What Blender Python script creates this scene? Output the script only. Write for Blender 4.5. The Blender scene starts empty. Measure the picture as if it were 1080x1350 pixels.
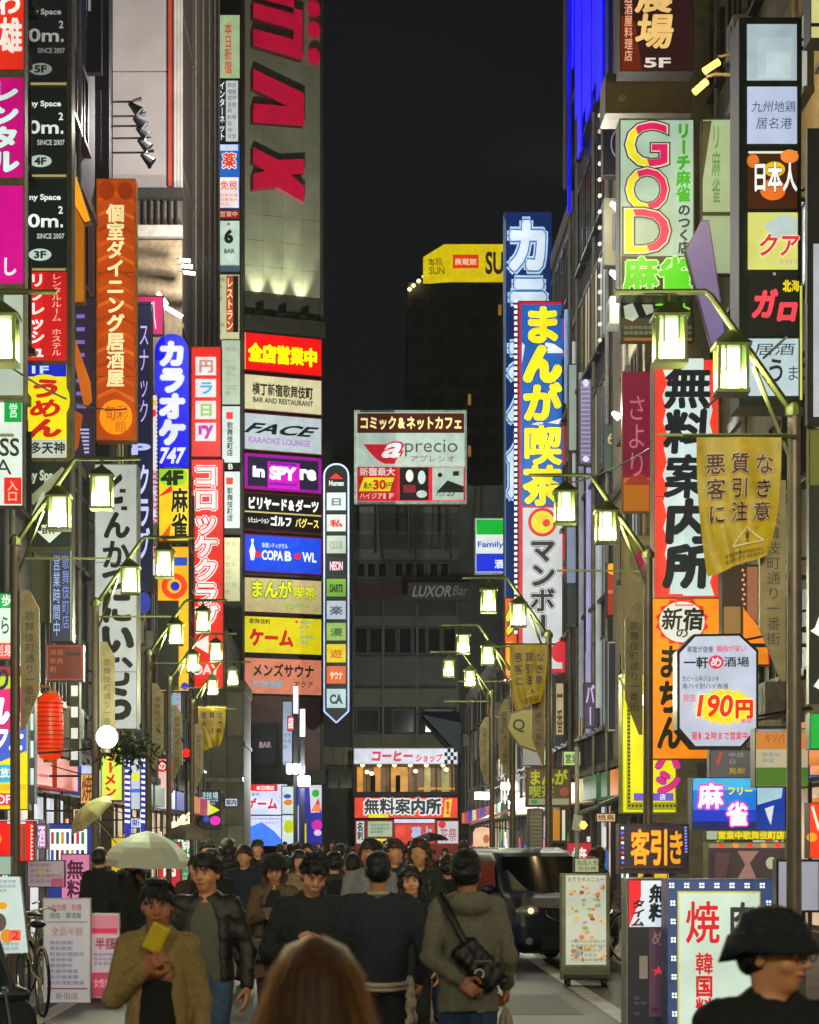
import bpy, math, random
import numpy as np
from mathutils import Vector, Matrix
R = math.radians
SC = bpy.context.scene
COL = SC.collection
# ------------------------------------------------------------------ camera, sky, exposure
F, VX, VY, CH = 3000.0, 470.0, 1110.0, 1.75      # focal length in photo pixels, vanishing point, eye height
cd = bpy.data.cameras.new('camera'); cam = bpy.data.objects.new('camera', cd); COL.objects.link(cam)
cam.location = (0, 0, CH); cam.rotation_euler = (R(90), 0, 0)
cd.sensor_fit = 'HORIZONTAL'; cd.sensor_width = 36; cd.lens = 100
cd.shift_x = (540 - VX) / 1080; cd.shift_y = (VY - 675) / 1080
cd.clip_start = 0.1; cd.clip_end = 3000
cd.dof.use_dof = True; cd.dof.focus_distance = 48; cd.dof.aperture_fstop = 9.5
SC.camera = cam
W = bpy.data.worlds.new('World'); SC.world = W; W.use_nodes = True
bg = W.node_tree.nodes['Background']
bg.inputs['Color'].default_value = (0.0040, 0.0050, 0.0062, 1); bg.inputs['Strength'].default_value = 1.0   # overcast city night
SC.view_settings.view_transform = 'Standard'; SC.view_settings.look = 'None'
SC.view_settings.gamma = 1; SC.view_settings.exposure = 0; SC.view_settings.use_curve_mapping = False
SC.cycles.max_bounces = 5; SC.cycles.diffuse_bounces = 3; SC.cycles.glossy_bounces = 3; SC.cycles.transmission_bounces = 4
SC.cycles.use_denoising = True; SC.cycles.sample_clamp_indirect = 4; SC.cycles.caustics_reflective = False; SC.cycles.caustics_refractive = False
SC.cycles.use_adaptive_sampling = True; SC.cycles.adaptive_threshold = 0.03; SC.cycles.volume_bounces = 0
LAMP_W = 620        # each street lantern
# ------------------------------------------------------------------ colour and materials
def lin(c):
    if isinstance(c, str):
        c = c.lstrip('#'); c = tuple(int(c[i:i+2], 16) for i in (0, 2, 4))
    return tuple(((v/255)/12.92 if v/255 <= .04045 else ((v/255+.055)/1.055)**2.4) for v in c)
_M = {}
def _nodes(m):
    m.use_nodes = True; nt = m.node_tree
    return nt, nt.nodes['Principled BSDF']
def paint(c, rough=.6, metal=0, noise=.35, scale=3.0, bump=.0, coat=0, stretch=None):
    """an unlit surface: base colour broken up by grime, optional relief"""
    k = ('p', str(c), rough, metal, noise, scale, bump, coat, stretch)
    if k in _M: return _M[k]
    m = bpy.data.materials.new('paint'); nt, b = _nodes(m); l = lin(c) if not (isinstance(c, tuple) and max(c) <= 1) else c
    b.inputs['Roughness'].default_value = rough; b.inputs['Metallic'].default_value = metal
    b.inputs['Coat Weight'].default_value = coat
    tc = nt.nodes.new('ShaderNodeTexCoord'); mp = nt.nodes.new('ShaderNodeMapping'); nt.links.new(tc.outputs['Object'], mp.inputs[0])
    if stretch: mp.inputs['Scale'].default_value = stretch
    n = nt.nodes.new('ShaderNodeTexNoise'); n.inputs['Scale'].default_value = scale; n.inputs['Detail'].default_value = 6; n.inputs['Roughness'].default_value = .65
    nt.links.new(mp.outputs[0], n.inputs['Vector'])
    mr = nt.nodes.new('ShaderNodeMapRange'); mr.inputs[1].default_value = .3; mr.inputs[2].default_value = .7
    mr.inputs[3].default_value = 1-noise; mr.inputs[4].default_value = 1+noise*.4
    nt.links.new(n.outputs['Fac'], mr.inputs[0])
    v = nt.nodes.new('ShaderNodeVectorMath'); v.operation = 'SCALE'; v.inputs[0].default_value = l
    nt.links.new(mr.outputs[0], v.inputs['Scale']); nt.links.new(v.outputs[0], b.inputs['Base Color'])
    if bump:
        bp = nt.nodes.new('ShaderNodeBump'); bp.inputs['Strength'].default_value = bump; bp.inputs['Distance'].default_value = .02
        nt.links.new(n.outputs['Fac'], bp.inputs['Height']); nt.links.new(bp.outputs[0], b.inputs['Normal'])
    _M[k] = m; return m
def glow(c, s=.95, noise=.2):
    """translucent sign plastic lit from behind by its own tubes; noise stands in for grime and uneven backlight"""
    k = ('g', str(c), s, noise)
    if k in _M: return _M[k]
    m = bpy.data.materials.new('lit_plastic'); nt, b = _nodes(m); l = lin(c)
    b.inputs['Roughness'].default_value = .35
    b.inputs['Base Color'].default_value = (*[x*.6 for x in l], 1)
    tc = nt.nodes.new('ShaderNodeTexCoord'); n = nt.nodes.new('ShaderNodeTexNoise'); n.inputs['Scale'].default_value = 1.3
    n.inputs['Detail'].default_value = 5; n.inputs['Roughness'].default_value = .6
    nt.links.new(tc.outputs['Object'], n.inputs['Vector'])
    mr = nt.nodes.new('ShaderNodeMapRange'); mr.inputs[1].default_value = .3; mr.inputs[2].default_value = .7
    mr.inputs[3].default_value = s*(1-noise*1.6); mr.inputs[4].default_value = s*(1+noise*.5)  # emission noise paints in grime and uneven backlight
    nt.links.new(n.outputs['Fac'], mr.inputs[0]); nt.links.new(mr.outputs[0], b.inputs['Emission Strength'])
    b.inputs['Emission Color'].default_value = (*l, 1)
    _M[k] = m; return m
def glass(c='10141a', rough=.08):
    k = ('gl', c, rough)
    if k in _M: return _M[k]
    m = bpy.data.materials.new('window_glass'); nt, b = _nodes(m)
    b.inputs['Base Color'].default_value = (*lin(c), 1); b.inputs['Roughness'].default_value = rough; b.inputs['Specular IOR Level'].default_value = .8
    _M[k] = m; return m
# ------------------------------------------------------------------ mesh builder
class MB:
    def __init__(s): s.v = []; s.f = []; s.m = []
    def add(s, vs, fs, m=0):
        o = len(s.v); s.v += [tuple(p) for p in vs]; s.f += [tuple(i+o for i in f) for f in fs]; s.m += [m]*len(fs); return s
    def box(s, x0, x1, y0, y1, z0, z1, m=0):
        if x0 > x1: x0, x1 = x1, x0
        if y0 > y1: y0, y1 = y1, y0
        if z0 > z1: z0, z1 = z1, z0
        v = [(x, y, z) for x in (x0, x1) for y in (y0, y1) for z in (z0, z1)]
        return s.add(v, [(0,1,3,2),(4,6,7,5),(0,4,5,1),(2,3,7,6),(0,2,6,4),(1,5,7,3)], m)
    def obox(s, O, U, V, N, u0, u1, v0, v1, n0, n1, m=0):
        O, U, V, N = map(Vector, (O, U, V, N))
        v = [O+U*a+V*b+N*c for a in (u0, u1) for b in (v0, v1) for c in (n0, n1)]
        return s.add(v, [(0,1,3,2),(4,6,7,5),(0,4,5,1),(2,3,7,6),(0,2,6,4),(1,5,7,3)], m)
    def cyl(s, p0, p1, r0, r1=None, n=10, m=0, caps=True):
        r1 = r0 if r1 is None else r1
        p0, p1 = Vector(p0), Vector(p1); d = (p1-p0).normalized()
        a = d.orthogonal().normalized(); b = d.cross(a)
        v = [p+(a*math.cos(2*math.pi*i/n)+b*math.sin(2*math.pi*i/n))*r for p, r in ((p0, r0), (p1, r1)) for i in range(n)]
        fs = [(i, (i+1) % n, n+(i+1) % n, n+i) for i in range(n)]
        if caps: fs += [tuple(range(n))[::-1], tuple(range(n, 2*n))]
        return s.add(v, fs, m)
    def tube(s, pts, r, n=8, m=0):
        pts = [Vector(p) for p in pts]; k = len(pts); rs = r if isinstance(r, (list, tuple)) else [r]*k
        vs = []; up = None
        for i, p in enumerate(pts):
            d = (pts[min(i+1, k-1)]-pts[max(i-1, 0)]).normalized()
            if up is None: up = d.orthogonal().normalized()
            a = (up-d*up.dot(d)).normalized(); up = a; b = d.cross(a)
            vs += [p+(a*math.cos(2*math.pi*j/n)+b*math.sin(2*math.pi*j/n))*rs[i] for j in range(n)]
        fs = [(i*n+j, i*n+(j+1) % n, (i+1)*n+(j+1) % n, (i+1)*n+j) for i in range(k-1) for j in range(n)]
        fs += [tuple(range(n))[::-1], tuple(range((k-1)*n, k*n))]
        return s.add(vs, fs, m)
    def lathe(s, c, prof, n=16, m=0):
        vs = [(c[0]+r*math.cos(2*math.pi*j/n), c[1]+r*math.sin(2*math.pi*j/n), c[2]+z) for r, z in prof for j in range(n)]
        fs = [(i*n+j, i*n+(j+1) % n, (i+1)*n+(j+1) % n, (i+1)*n+j) for i in range(len(prof)-1) for j in range(n)]
        fs += [tuple(range(n))[::-1], tuple(range((len(prof)-1)*n, len(prof)*n))]
        return s.add(vs, fs, m)
    def mesh(s, name, org=(0,0,0), smooth=False):
        me = bpy.data.meshes.new(name); ox, oy, oz = org
        me.from_pydata([(x-ox, y-oy, z-oz) for x, y, z in s.v], [], s.f)
        if any(s.m): me.polygons.foreach_set('material_index', s.m)
        if smooth: me.polygons.foreach_set('use_smooth', [True]*len(s.f))
        me.update(); return me
    def build(s, name, mats, parent=None, org=None, smooth=False, **kw):
        if org is None: org = parent['_org'] if parent is not None and '_org' in parent else (0, 0, 0)
        me = s.mesh(name, org, smooth)
        for m in (mats if isinstance(mats, (list, tuple)) else [mats]): me.materials.append(m)
        o = bpy.data.objects.new(name, me); COL.objects.link(o)
        if parent is not None: o.parent = parent; o['_org'] = list(org)
        else: o.location = org
        for k, v in kw.items(): o[k] = v
        return o
ROOTS = []
def thing(name, label, cat, loc=(0,0,0), group=None):
    o = bpy.data.objects.new(name, None); COL.objects.link(o); o.location = loc; o.empty_display_size = .2
    o['label'] = label; o['category'] = cat; o['_org'] = list(loc)
    if group: o['group'] = group
    return o
def tag(o, label, cat, group=None):
    o['label'] = label; o['category'] = cat
    if group: o['group'] = group
    return o
def X(px, D): return (px-VX)/F*D
def Z(py, D): return CH+(VY-py)/F*D
def copy_thing(src, loc, rz=0, label=None):
    c = src.copy(); COL.objects.link(c); c.location = loc; c.rotation_euler = (0, 0, rz)
    if label: c['label'] = label
    for ch in src.children:
        d = ch.copy(); COL.objects.link(d); d.parent = c
        for g in ch.children:
            e = g.copy(); COL.objects.link(e); e.parent = d
    return c
# ------------------------------------------------------------------ lettering: glyph outlines of Blender's built-in font
_G = {}
_fc = bpy.data.curves.new('glyph', 'FONT'); _fc.resolution_u = 3; _fo = bpy.data.objects.new('glyph', _fc); _fs = None
def glyph(t, off=0.0):
    k = (t, round(off, 4))
    if k not in _G:
        _fc.body = t; _fc.offset = off; 
        me = bpy.data.meshes.new_from_object(_fo)
        v = [(p.co.x, p.co.y) for p in me.vertices]; f = [tuple(p.vertices) for p in me.polygons]
        bpy.data.meshes.remove(me)
        if not v: v, f = [(0, 0), (1, 0), (1, 1)], []
        xs = [p[0] for p in v]; ys = [p[1] for p in v]
        _G[k] = (v, f, (min(xs), max(xs), min(ys), max(ys)))
    return _G[k]
class Plane:
    """a vertical board in the world; content is laid out on it in the photograph's pixels at the board's own distance"""
    def __init__(s, x0, y0, x1, y1, D, D2=None):
        D2 = D if D2 is None else D2
        s.x0, s.y0, s.x1, s.y1, s.D = x0, y0, x1, y1, D
        s.O = Vector((X(x0, D), D, Z(y0, D))); s.U = Vector((X(x1, D2)-X(x0, D), D2-D, 0))
        s.w = s.U.length; s.u = s.U/s.w; s.N = Vector((s.u.y, -s.u.x, 0)); s.lay = .006+D*.00018
    def P(s, px, py, n=0):
        return s.O+s.U*((px-s.x0)/(s.x1-s.x0))+Vector((0, 0, -(py-s.y0)*s.D/F))+s.N*n
    def kx(s): return s.w/(s.x1-s.x0)
class Sign(Plane):
    def __init__(s, label, x0, y0, x1, y1, D, face, D2=None, name='shop_sign', cat='sign', group=None, depth=.22, frame='3a3c38', fr=1.2, lit=.95, shape=None, back=None):
        Plane.__init__(s, x0, y0, x1, y1, D, D2)
        b = s.P((x0+x1)/2, y1); s.root = thing(name, label, cat, tuple(b), group); s.org = tuple(b)
        s.k = 1; s.acc = {}; s.tgt = s.root; s.shape = shape
        fm = paint(frame, .45, .3, .5, 4)
        m = MB(); d = depth
        if shape:
            n = len(shape); vs = [s.P(px, py, 0) for px, py in shape]+[s.P(px, py, -d) for px, py in shape]
            m.add(vs, [tuple(range(n)), tuple(range(n, 2*n))[::-1]]+[(i, n+i, n+(i+1) % n, (i+1) % n) for i in range(n)])
        else:
            a, c = s.P(x0, y1, 0), s.P(x1, y0, 0); hh = (y1-y0)*D/F
            m.obox(a, s.u, (0, 0, 1), s.N, 0, s.w, 0, hh, -d, 0)
            t = fr*D/F
            for q in ((0, s.w, 0, t), (0, s.w, hh-t, hh), (0, t, t, hh-t), (s.w-t, s.w, t, hh-t)): m.obox(a, s.u, (0, 0, 1), s.N, *q, 0.0, s.lay*3)
        m.build('case', fm, s.root)
        if face is not None:
            s.cell(x0+fr, y0+fr, x1-fr, y1-fr, face, lit, name='face') if not shape else s.pc(shape, face, lit, 'face')
            st_ = 2.4*F/D
            if y1-y0 > st_*1.5 and not shape:
                q = y0+st_*.9
                while q < y1-8: s.r(x0+fr, q, x1-fr, q+max(.45, .012*F/D), '302c28', .25); q += st_
        s.tgt = s.root
    def _mat(s, c, lit):
        return glow(c, lit) if lit else paint(c, .55, 0, .25, 5)
    def flush(s):
        for (c, lit, tg), m in s.acc.items(): m.build('lettering', s._mat(c, lit), tg[0], org=s.org)
        s.acc = {}
    def _mb(s, c, lit):
        k = (c, lit, (s.tgt,)); return s.acc.setdefault(k, MB())
    def cell(s, x0, y0, x1, y1, c, lit=.95, name='panel', sub=True):
        s.tgt = s.root
        q = [(x0, y1), (x1, y1), (x1, y0), (x0, y0)]; return s.pc(q, c, lit, name)
    def pc(s, q, c, lit=.95, name='panel'):
        m = MB(); n = len(q); e = s.lay*s.k
        m.add([s.P(*p, e) for p in q]+[s.P(*p, e-s.lay*.9) for p in q], [tuple(range(n))]+[(i, n+i, n+(i+1) % n, (i+1) % n) for i in range(n)])
        o = m.build(name, s._mat(c, lit), s.root, org=s.org); s.k += 1; s.tgt = o if name != 'face' else s.root; return o
    def poly(s, q, c, lit=.95):
        s.k += .25; s._mb(c, lit).add([s.P(*p, s.lay*s.k) for p in q], [tuple(range(len(q)))]); return s
    def r(s, x0, y0, x1, y1, c, lit=.95): return s.poly([(x0, y1), (x1, y1), (x1, y0), (x0, y0)], c, lit)
    def el(s, cx, cy, rx, ry, c, lit=.95, n=24): return s.poly([(cx+rx*math.cos(2*math.pi*i/n), cy-ry*math.sin(2*math.pi*i/n)) for i in range(n)], c, lit)
    def bor(s, x0, y0, x1, y1, t, c, lit=.95):
        s.r(x0, y0, x1, y0+t, c, lit); s.r(x0, y1-t, x1, y1, c, lit); s.r(x0, y0+t, x0+t, y1-t, c, lit); s.r(x1-t, y0+t, x1, y1-t, c, lit); return s
    def t(s, txt, x0, y0, x1, y1, c, off=.02, out=None, lit=.95, skew=0, out2=None, rot=0):
        if out2: s._t(txt, x0, y0, x1, y1, out2[0], off+out2[1], lit, skew, off, rot)
        if out: s._t(txt, x0, y0, x1, y1, out[0], off+out[1], lit, skew, off, rot)
        s._t(txt, x0, y0, x1, y1, c, off, lit, skew, off, rot); return s
    def _t(s, txt, x0, y0, x1, y1, c, off, lit, skew, off0, rot=0):
        s.k += .25; m = s._mb(c, lit); n = s.lay*s.k; W_, H_ = x1-x0, y1-y0
        sh = [(0, 0)]; asc = all(ord(ch) < 256 for ch in txt)
        def shifts(nv):
            e = off0*min(1, 52/nv)+(off-off0)*min(1, 90/nv)
            if e <= .006: return 0.0, [(0, 0)]
            q_ = 8 if W_*H_/max(1, len(txt)) > 300 else 4
            return 0.0, [(0, 0)]+[(e*math.cos(i*2*math.pi/q_+.4), e*math.sin(i*2*math.pi/q_+.4)) for i in range(q_)]
        def put(v, f, fn):
            for j, (a, b_) in enumerate(sh):
                m.add([s.P(*fn(x+a+skew*(y-.35), y+b_), n+s.lay*.02*j) for x, y in v], f)
        if all(ord(ch) < 256 for ch in txt):
            v, f, _ = glyph(txt, off); b = glyph(txt, off0)[2]
            if rot:   # reads downwards
                put(v, f, lambda x, y: (x1-(1-(y-b[2])/(b[3]-b[2]))*0-W_*(1-(y-b[2])/(b[3]-b[2])), y0+H_*(x-b[0])/(b[1]-b[0])))
            else:
                put(v, f, lambda x, y: (x0+W_*(x-b[0])/(b[1]-b[0]), y1-H_*(y-b[2])/(b[3]-b[2])))
            return
        N_ = len(txt); vert = H_ > W_*1.15 and N_ > 1
        for i, ch in enumerate(txt):
            if ch in ' \u3000': continue
            cw, chh = (W_, H_/N_) if vert else (W_/N_, H_); cx, cy = (x0, y0+i*chh) if vert else (x0+i*cw, y0)
            o_, sh = shifts(len(glyph(ch, 0)[0])) if ord(ch) > 255 else (off, [(0, 0)])
            v, f, b = glyph(ch, o_)
            if ord(ch) < 256:
                b0 = b; bw = max(b0[1]-b0[0], .3)
                put(v, f, lambda x, y: (cx+cw*(.12+.76*(x-b0[0])/bw), cy+chh*(.9-.8*(y-b0[2])/(b0[3]-b0[2]))))
            elif vert and ch in 'ー〜（）':
                put(v, f, lambda x, y: (cx+cw*(.5+(y-.36)/.98), cy+chh*(x)))
            else:
                put(v, f, lambda x, y: (cx+cw*(x-.0), cy+chh*(1-(y+.135)/.99)))
    def rows(s, x0, y0, x1, y1, n, c, seed=0, lit=.95, words='本日営業中新宿歌舞伎町飲放題料理生酒焼鳥刺身鍋'):
        """rows of print too small to read in the photograph"""
        rr = random.Random(seed); h = (y1-y0)/n
        for i in range(n):
            k = max(2, int((x1-x0)/(h*.9))); a = rr.randint(0, 2)
            t = ''.join(rr.choice(words) for _ in range(max(1, k-a))); s.t(t, x0, y0+i*h, x0+(x1-x0)*(k-a)/k, y0+i*h+h*.75, c, .01, lit=lit)
        return s
    def arm(s, px, pys, Xw, r=.03):
        """brackets that tie the sign to the wall at X = Xw"""
        m = MB()
        for py in pys:
            p = s.P(px, py, -.1); m.cyl(p, (Xw, p.y, p.z), r, n=6)
            m.cyl((p.x, p.y, p.z), (Xw, p.y+.25, p.z+.35), r*.6, n=6)
        m.build('bracket', paint('4a4c46', .5, .6, .4, 6), s.root); return s
    def done(s): s.flush(); return s.root
rnd = random.Random(7)
# ------------------------------------------------------------------ ground
def asphalt():
    m = bpy.data.materials.new('asphalt'); nt, b = _nodes(m)
    tc = nt.nodes.new('ShaderNodeTexCoord')
    n1 = nt.nodes.new('ShaderNodeTexNoise'); n1.inputs['Scale'].default_value = .35; n1.inputs['Detail'].default_value = 8; n1.inputs['Roughness'].default_value = .7
    n2 = nt.nodes.new('ShaderNodeTexNoise'); n2.inputs['Scale'].default_value = 60; n2.inputs['Detail'].default_value = 3
    for n in (n1, n2): nt.links.new(tc.outputs['Object'], n.inputs['Vector'])
    cr = nt.nodes.new('ShaderNodeValToRGB'); cr.color_ramp.elements[0].position = .3; cr.color_ramp.elements[1].position = .72
    cr.color_ramp.elements[0].color = (.014, .015, .016, 1); cr.color_ramp.elements[1].color = (.055, .056, .054, 1)
    mx = nt.nodes.new('ShaderNodeMix'); mx.data_type = 'RGBA'; mx.blend_type = 'MULTIPLY'; mx.inputs[0].default_value = .5
    nt.links.new(n1.outputs['Fac'], cr.inputs[0]); nt.links.new(cr.outputs[0], mx.inputs[6]); nt.links.new(n2.outputs['Color'], mx.inputs[7])
    nt.links.new(mx.outputs[2], b.inputs['Base Color'])
    mr = nt.nodes.new('ShaderNodeMapRange'); mr.inputs[3].default_value = .42; mr.inputs[4].default_value = .75; b.inputs['Specular IOR Level'].default_value = .3
    nt.links.new(n1.outputs['Fac'], mr.inputs[0]); nt.links.new(mr.outputs[0], b.inputs['Roughness'])
    bp = nt.nodes.new('ShaderNodeBump'); bp.inputs['Strength'].default_value = .35; bp.inputs['Distance'].default_value = .01
    nt.links.new(n2.outputs['Fac'], bp.inputs['Height']); nt.links.new(bp.outputs[0], b.inputs['Normal'])
    return m
ASP = asphalt()
MB().add([(-500,-60,-.12),(500,-60,-.12),(500,1500,-.12),(-500,1500,-.12)], [(0,1,2,3)]).build('ground', paint('35352f', .9, 0, .4, .2), kind='structure')
MB().box(-4.05, 3.5, -40, 159, -.3, 0).build('road', ASP, kind='structure')
MB().box(-60, 60, 159.05, 163, -.3, 0).build('cross_street', ASP, kind='structure')
PAVE = paint('6a675f', .5, 0, .4, 1.2, .15)
for nm, a, b in (('pavement', -12, -4.2), ('pavement', 3.65, 12)):
    MB().box(a, b, -40, 159, -.3, .12).build(nm, PAVE, kind='structure')
KS = paint('86837a', .6, 0, .35, 3, .1)
def kerb(x0, x1):
    first = None
    for i in range(50):
        y = 12+i*1.2
        if first is None: first = MB().box(x0, x1, -.59, .59, 0, .13).build('kerb_stone', KS, org=(0,0,0), kind='structure'); o = first
        else: o = first.copy(); COL.objects.link(o)
        o.location = (0, y, 0)
    MB().box(x0, x1, 72, 159, 0, .13).build('far_kerb', KS, kind='structure'); MB().box(x0, x1, -40, 11.3, 0, .13).build('near_kerb', KS, kind='structure')
kerb(-4.2, -4.05); kerb(3.5, 3.65)
LINE = paint('b9b6a8', .55, 0, .5, 4)
MB().box(-3.22, -3.02, 10, 150, 0, .004).build('edge_line', LINE, kind='structure')
MB().box(2.55, 2.75, 10, 150, 0, .004).build('edge_line', LINE, kind='structure')
for i, y in enumerate((34, 37, 40.2, 43.6, 47.2, 51, 55, 60, 66)):
    MB().box(-2.6, 1.9, y, y+1.1+.02*i, 0, .004).build('transverse_stripe', LINE, kind='structure')  # pale bars laid across the road
for i, (x0, x1, y0, y1) in enumerate(((1.0, 1.9, 14.5, 19), (-1.7, -.9, 15, 24), (-.4, .8, 22, 27.5), (1.5, 2.3, 23, 26), (-2.6, -1.6, 28, 33))):
    MB().box(x0, x1, y0, y1, -.01, .003).build('repair_patch', paint(('1e1e20', '2c2c2a', '242424', '1c1c1e', '2a2a28')[i], .7, 0, .3, 20, .4), kind='structure')
# manholes, drain covers
for x, y in ((-1.9, 27.2), (1.1, 19.5), (.3, 31)):
    m = MB(); m.cyl((x, y, 0), (x, y, .006), .32, n=28)
    o = m.build('manhole_cover', paint('3c3b38', .4, .8, .4, 8, .2), org=(x, y, 0)); o['kind'] = 'structure'
# ------------------------------------------------------------------ buildings
def winproto(w, h, fc, pane):
    f = MB(); t = .07
    f.box(-.05, .05, 0, w, 0, t); f.box(-.05, .05, 0, w, h-t, h); f.box(-.05, .05, 0, t, t, h-t); f.box(-.05, .05, w-t, w, t, h-t); f.box(-.04, .04, w/2-t/2, w/2+t/2, t, h-t)
    f.box(-.12, .12, -.05, w+.05, -.09, -.003)
    g = MB(); g.box(-.02, .0, t, w/2-t/2, t, h-t); g.box(-.02, .0, w/2+t/2, w-t, t, h-t)
    return f.mesh('window'), g.mesh('pane'), fc, pane
def building(label, xw, d0, d1, h, col, floors=3.1, win=(1.6, 1.5), step=3.0, lit=.18, z0=3.6, top=None, shop='ffd9a0', shops=1.0, depth=14, cat='building', wins=True, tex=3.0, bump=.15, pipes=True, stretch=None, rough=.8):
    s = 1 if xw > 0 else -1
    root = thing('building', label, cat, (xw, d0, 0)); org = (xw, d0, 0)
    cr_, cg_, cb_ = lin(col); wm = paint((min(.6, cr_*1.7), min(.6, cg_*1.7), min(.6, cb_*1.6)), rough, 0, .4, tex, bump, 0, stretch)
    m = MB(); m.box(xw, xw+s*depth, d0, d1, z0, h); m.box(xw+s*.9, xw+s*depth, d0, d1, 0, z0-.01); m.box(xw, xw+s*.9, d0, d0+.35, 0, z0-.01)
    m.box(xw-s*.06, xw+s*depth, d0-.0, d1, h+.002, h+.5)
    m.build('wall', wm, root, org=org)
    lm = paint('55534c', .6, 0, .4, 3)
    z = z0
    while z < h-1:
        MB().box(xw-s*.07, xw-.0, d0, d1, z-.12, z+.06).build('floor_band', lm, root, org=org); z += floors*2
    if wins:
        fm = paint('3b3d3c', .4, .6, .3, 4); panes = [glass('10141a'), glass('1a1d20'), glow('d8c58a', .35), glow('9fb4c4', .3)]
        fme, gme, _, _ = winproto(*win, None, None)
        z = z0+.9; n = 0
        while z+win[1] < h-.3 and n < 90:
            y = d0+.6
            while y+win[0] < d1-.3:
                o = bpy.data.objects.new('window', fme.copy() if False else fme); COL.objects.link(o); o.parent = root
                if not fme.materials: fme.materials.append(fm)
                o.location = (-s*.05, y-d0, z)
                p = bpy.data.objects.new('pane', gme); COL.objects.link(p); p.parent = o
                if not gme.materials: gme.materials.append(panes[0])
                p.material_slots[0].link = 'OBJECT'; p.material_slots[0].material = panes[0 if rnd.random() > lit*2 else rnd.choice((1, 2, 3))]
                y += step; n += 1
            z += floors
    if shop:
        # lit shop interior behind a glazed front
        y = d0+.4; k = 0
        while y < d1-.5:
            e = min(y+3.6, d1-.1)
            c = rnd.choice(['ffd9a0', 'fff0d0', 'e8f2ff', 'ffe2b8', 'd8ecff']) if shop is True or shop == 'ffd9a0' else shop
            m = MB(); m.box(xw+s*.7, xw+s*.72, y, e-.15, .3, 2.7); m.build('shop_interior', glow(c, .75*shops, .5), root, org=org)
            m = MB()
            for q in np.linspace(y, e-.15, 3): m.box(xw+s*.1, xw+s*.16, q-.03, q+.03, .14, z0-.6)
            m.box(xw+s*.08, xw+s*.2, y, e-.15, .12, .3); m.box(xw+s*.05, xw+s*.25, y, e-.15, 2.72, z0-.05); m.build('shop_front', paint('4a4640', .4, .5, .3, 4), root, org=org)
            for _ in range(rnd.randint(2, 4)):
                pa = rnd.uniform(y+.1, e-.9); pz = rnd.uniform(.5, 1.9); MB().box(xw+s*.02, xw+s*.05, pa, pa+rnd.uniform(.3, .7), pz, pz+rnd.uniform(.35, .75)).build('poster', glow(rnd.choice(['d84040', 'e8c030', '3060c0', 'e070a0', 'f0f0e8', '40a060', 'e88030', '7040a0', '20242c']), .75), root, org=org)
            fc = rnd.choice(['c03028', 'e8d8a0', '2848a0', 'f0f0f0', 'd87828', '285838', '1c1c20', 'b83070']); MB().box(xw-s*.32, xw-s*.0, y+.1, e-.3, 2.78, 3.35).build('fascia', glow(fc, .8, .3), root, org=org)
            y = e+.25; k += 1
    if pipes:
        pm = paint('77746a', .5, .2, .4, 4)
        y = d0+.25
        while y < d1:
            MB().cyl((xw-s*.09, y, z0-.4), (xw-s*.09, y, h-.2), .05, n=8).build('drain_pipe', pm, root, org=org); y += rnd.uniform(2.5, 5)
        am = paint('8a887e', .6, .1, .35, 5)
        for _ in range(int((d1-d0)/5)):
            y = rnd.uniform(d0+.5, d1-1.2); z = z0+rnd.randint(0, max(1, int((h-z0)/floors)-1))*floors+.25
            m = MB(); m.box(xw-s*.42, xw-s*.08, y, y+.8, z, z+.6); m.build('air_conditioner', am, root, org=org)
            MB().cyl((xw-s*.425, y+.4, z+.3), (xw-s*.43, y+.4, z+.3), .22, n=14).build('fan_grille', paint('2c2c2a', .5), root, org=org)
    return root
# left side (street wall at X = -6)
building('near dark building behind the red and pink sign boards at the far left', -6.2, -6, 38.6, 17, '4b4640', lit=.3)
nb = building('narrow dark building behind the black rental room sign tower', -6.0, 38.8, 52.2, 21, '2e2b33', win=(1.2, 1.6), step=1.9, lit=.25, shops=.9)
building('low brown building with lit shops under the karaoke signs', -6.0, 56, 89.4, 14.5, '5b4e3d', lit=.3, shop='ffe2b8', tex=5)
b3 = building('tall building showing a smooth pale lit wall high above the orange sign', -6.9, 90, 96, 66, '3c352c', wins=False, z0=3.6, pipes=False, tex=5)
building('brown building of ribbed dark cladding behind the red square sign', -6.9, 96.2, 113.4, 66, '5a4e40', wins=False, pipes=True, tex=6, stretch=(1, 1, .08), lit=.1)
building('low building with lit shops near the end of the street on the left', -6.6, 113.8, 128, 12, '55504a', lit=.4)
# parts of the pale-walled building
org = (-6.9, 90, 0)
MB().box(-7.0, -5.98, 55.0, 55.85, 3.8, 30).build('side_block', paint('2a282e', .7, 0, .4, 3), nb, org=(-6.0, 38.8, 0))
for i, (y0, y1) in enumerate(((120, 150), (152, 182), (184, 214))): MB().box(X(101, 54.9), X(133, 54.9), 54.93, 54.99, Z(y1, 55), Z(y0, 55)).build('blind', paint('4a4a52', .5, .1, .3, 4), nb, org=(-6.0, 38.8, 0))
WP = paint('8f8a86', .55, .05, .22, .35, .02)
for i in range(7): MB().box(-20, -6.9, 89.86, 89.985, 27.6+i*4.6, 32.15+i*4.6).build('cladding_panel', WP, b3, org=org)
MB().box(-20, -6.85, 89.5, 89.98, 27.1, 27.5).build('canopy', paint('2b2a2a', .5, .3), b3, org=org)
for i in range(12): MB().box(-10+i*.26, -9.93+i*.26, 89.8, 89.9, 26.1, 27.09).build('railing_post', paint('1c1c1c', .5, .4), b3, org=org)
MB().box(-10.2, -6.85, 89.6, 89.98, 25.6, 26.05).build('ledge', paint('9a958c', .5, .1), b3, org=org)
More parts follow.
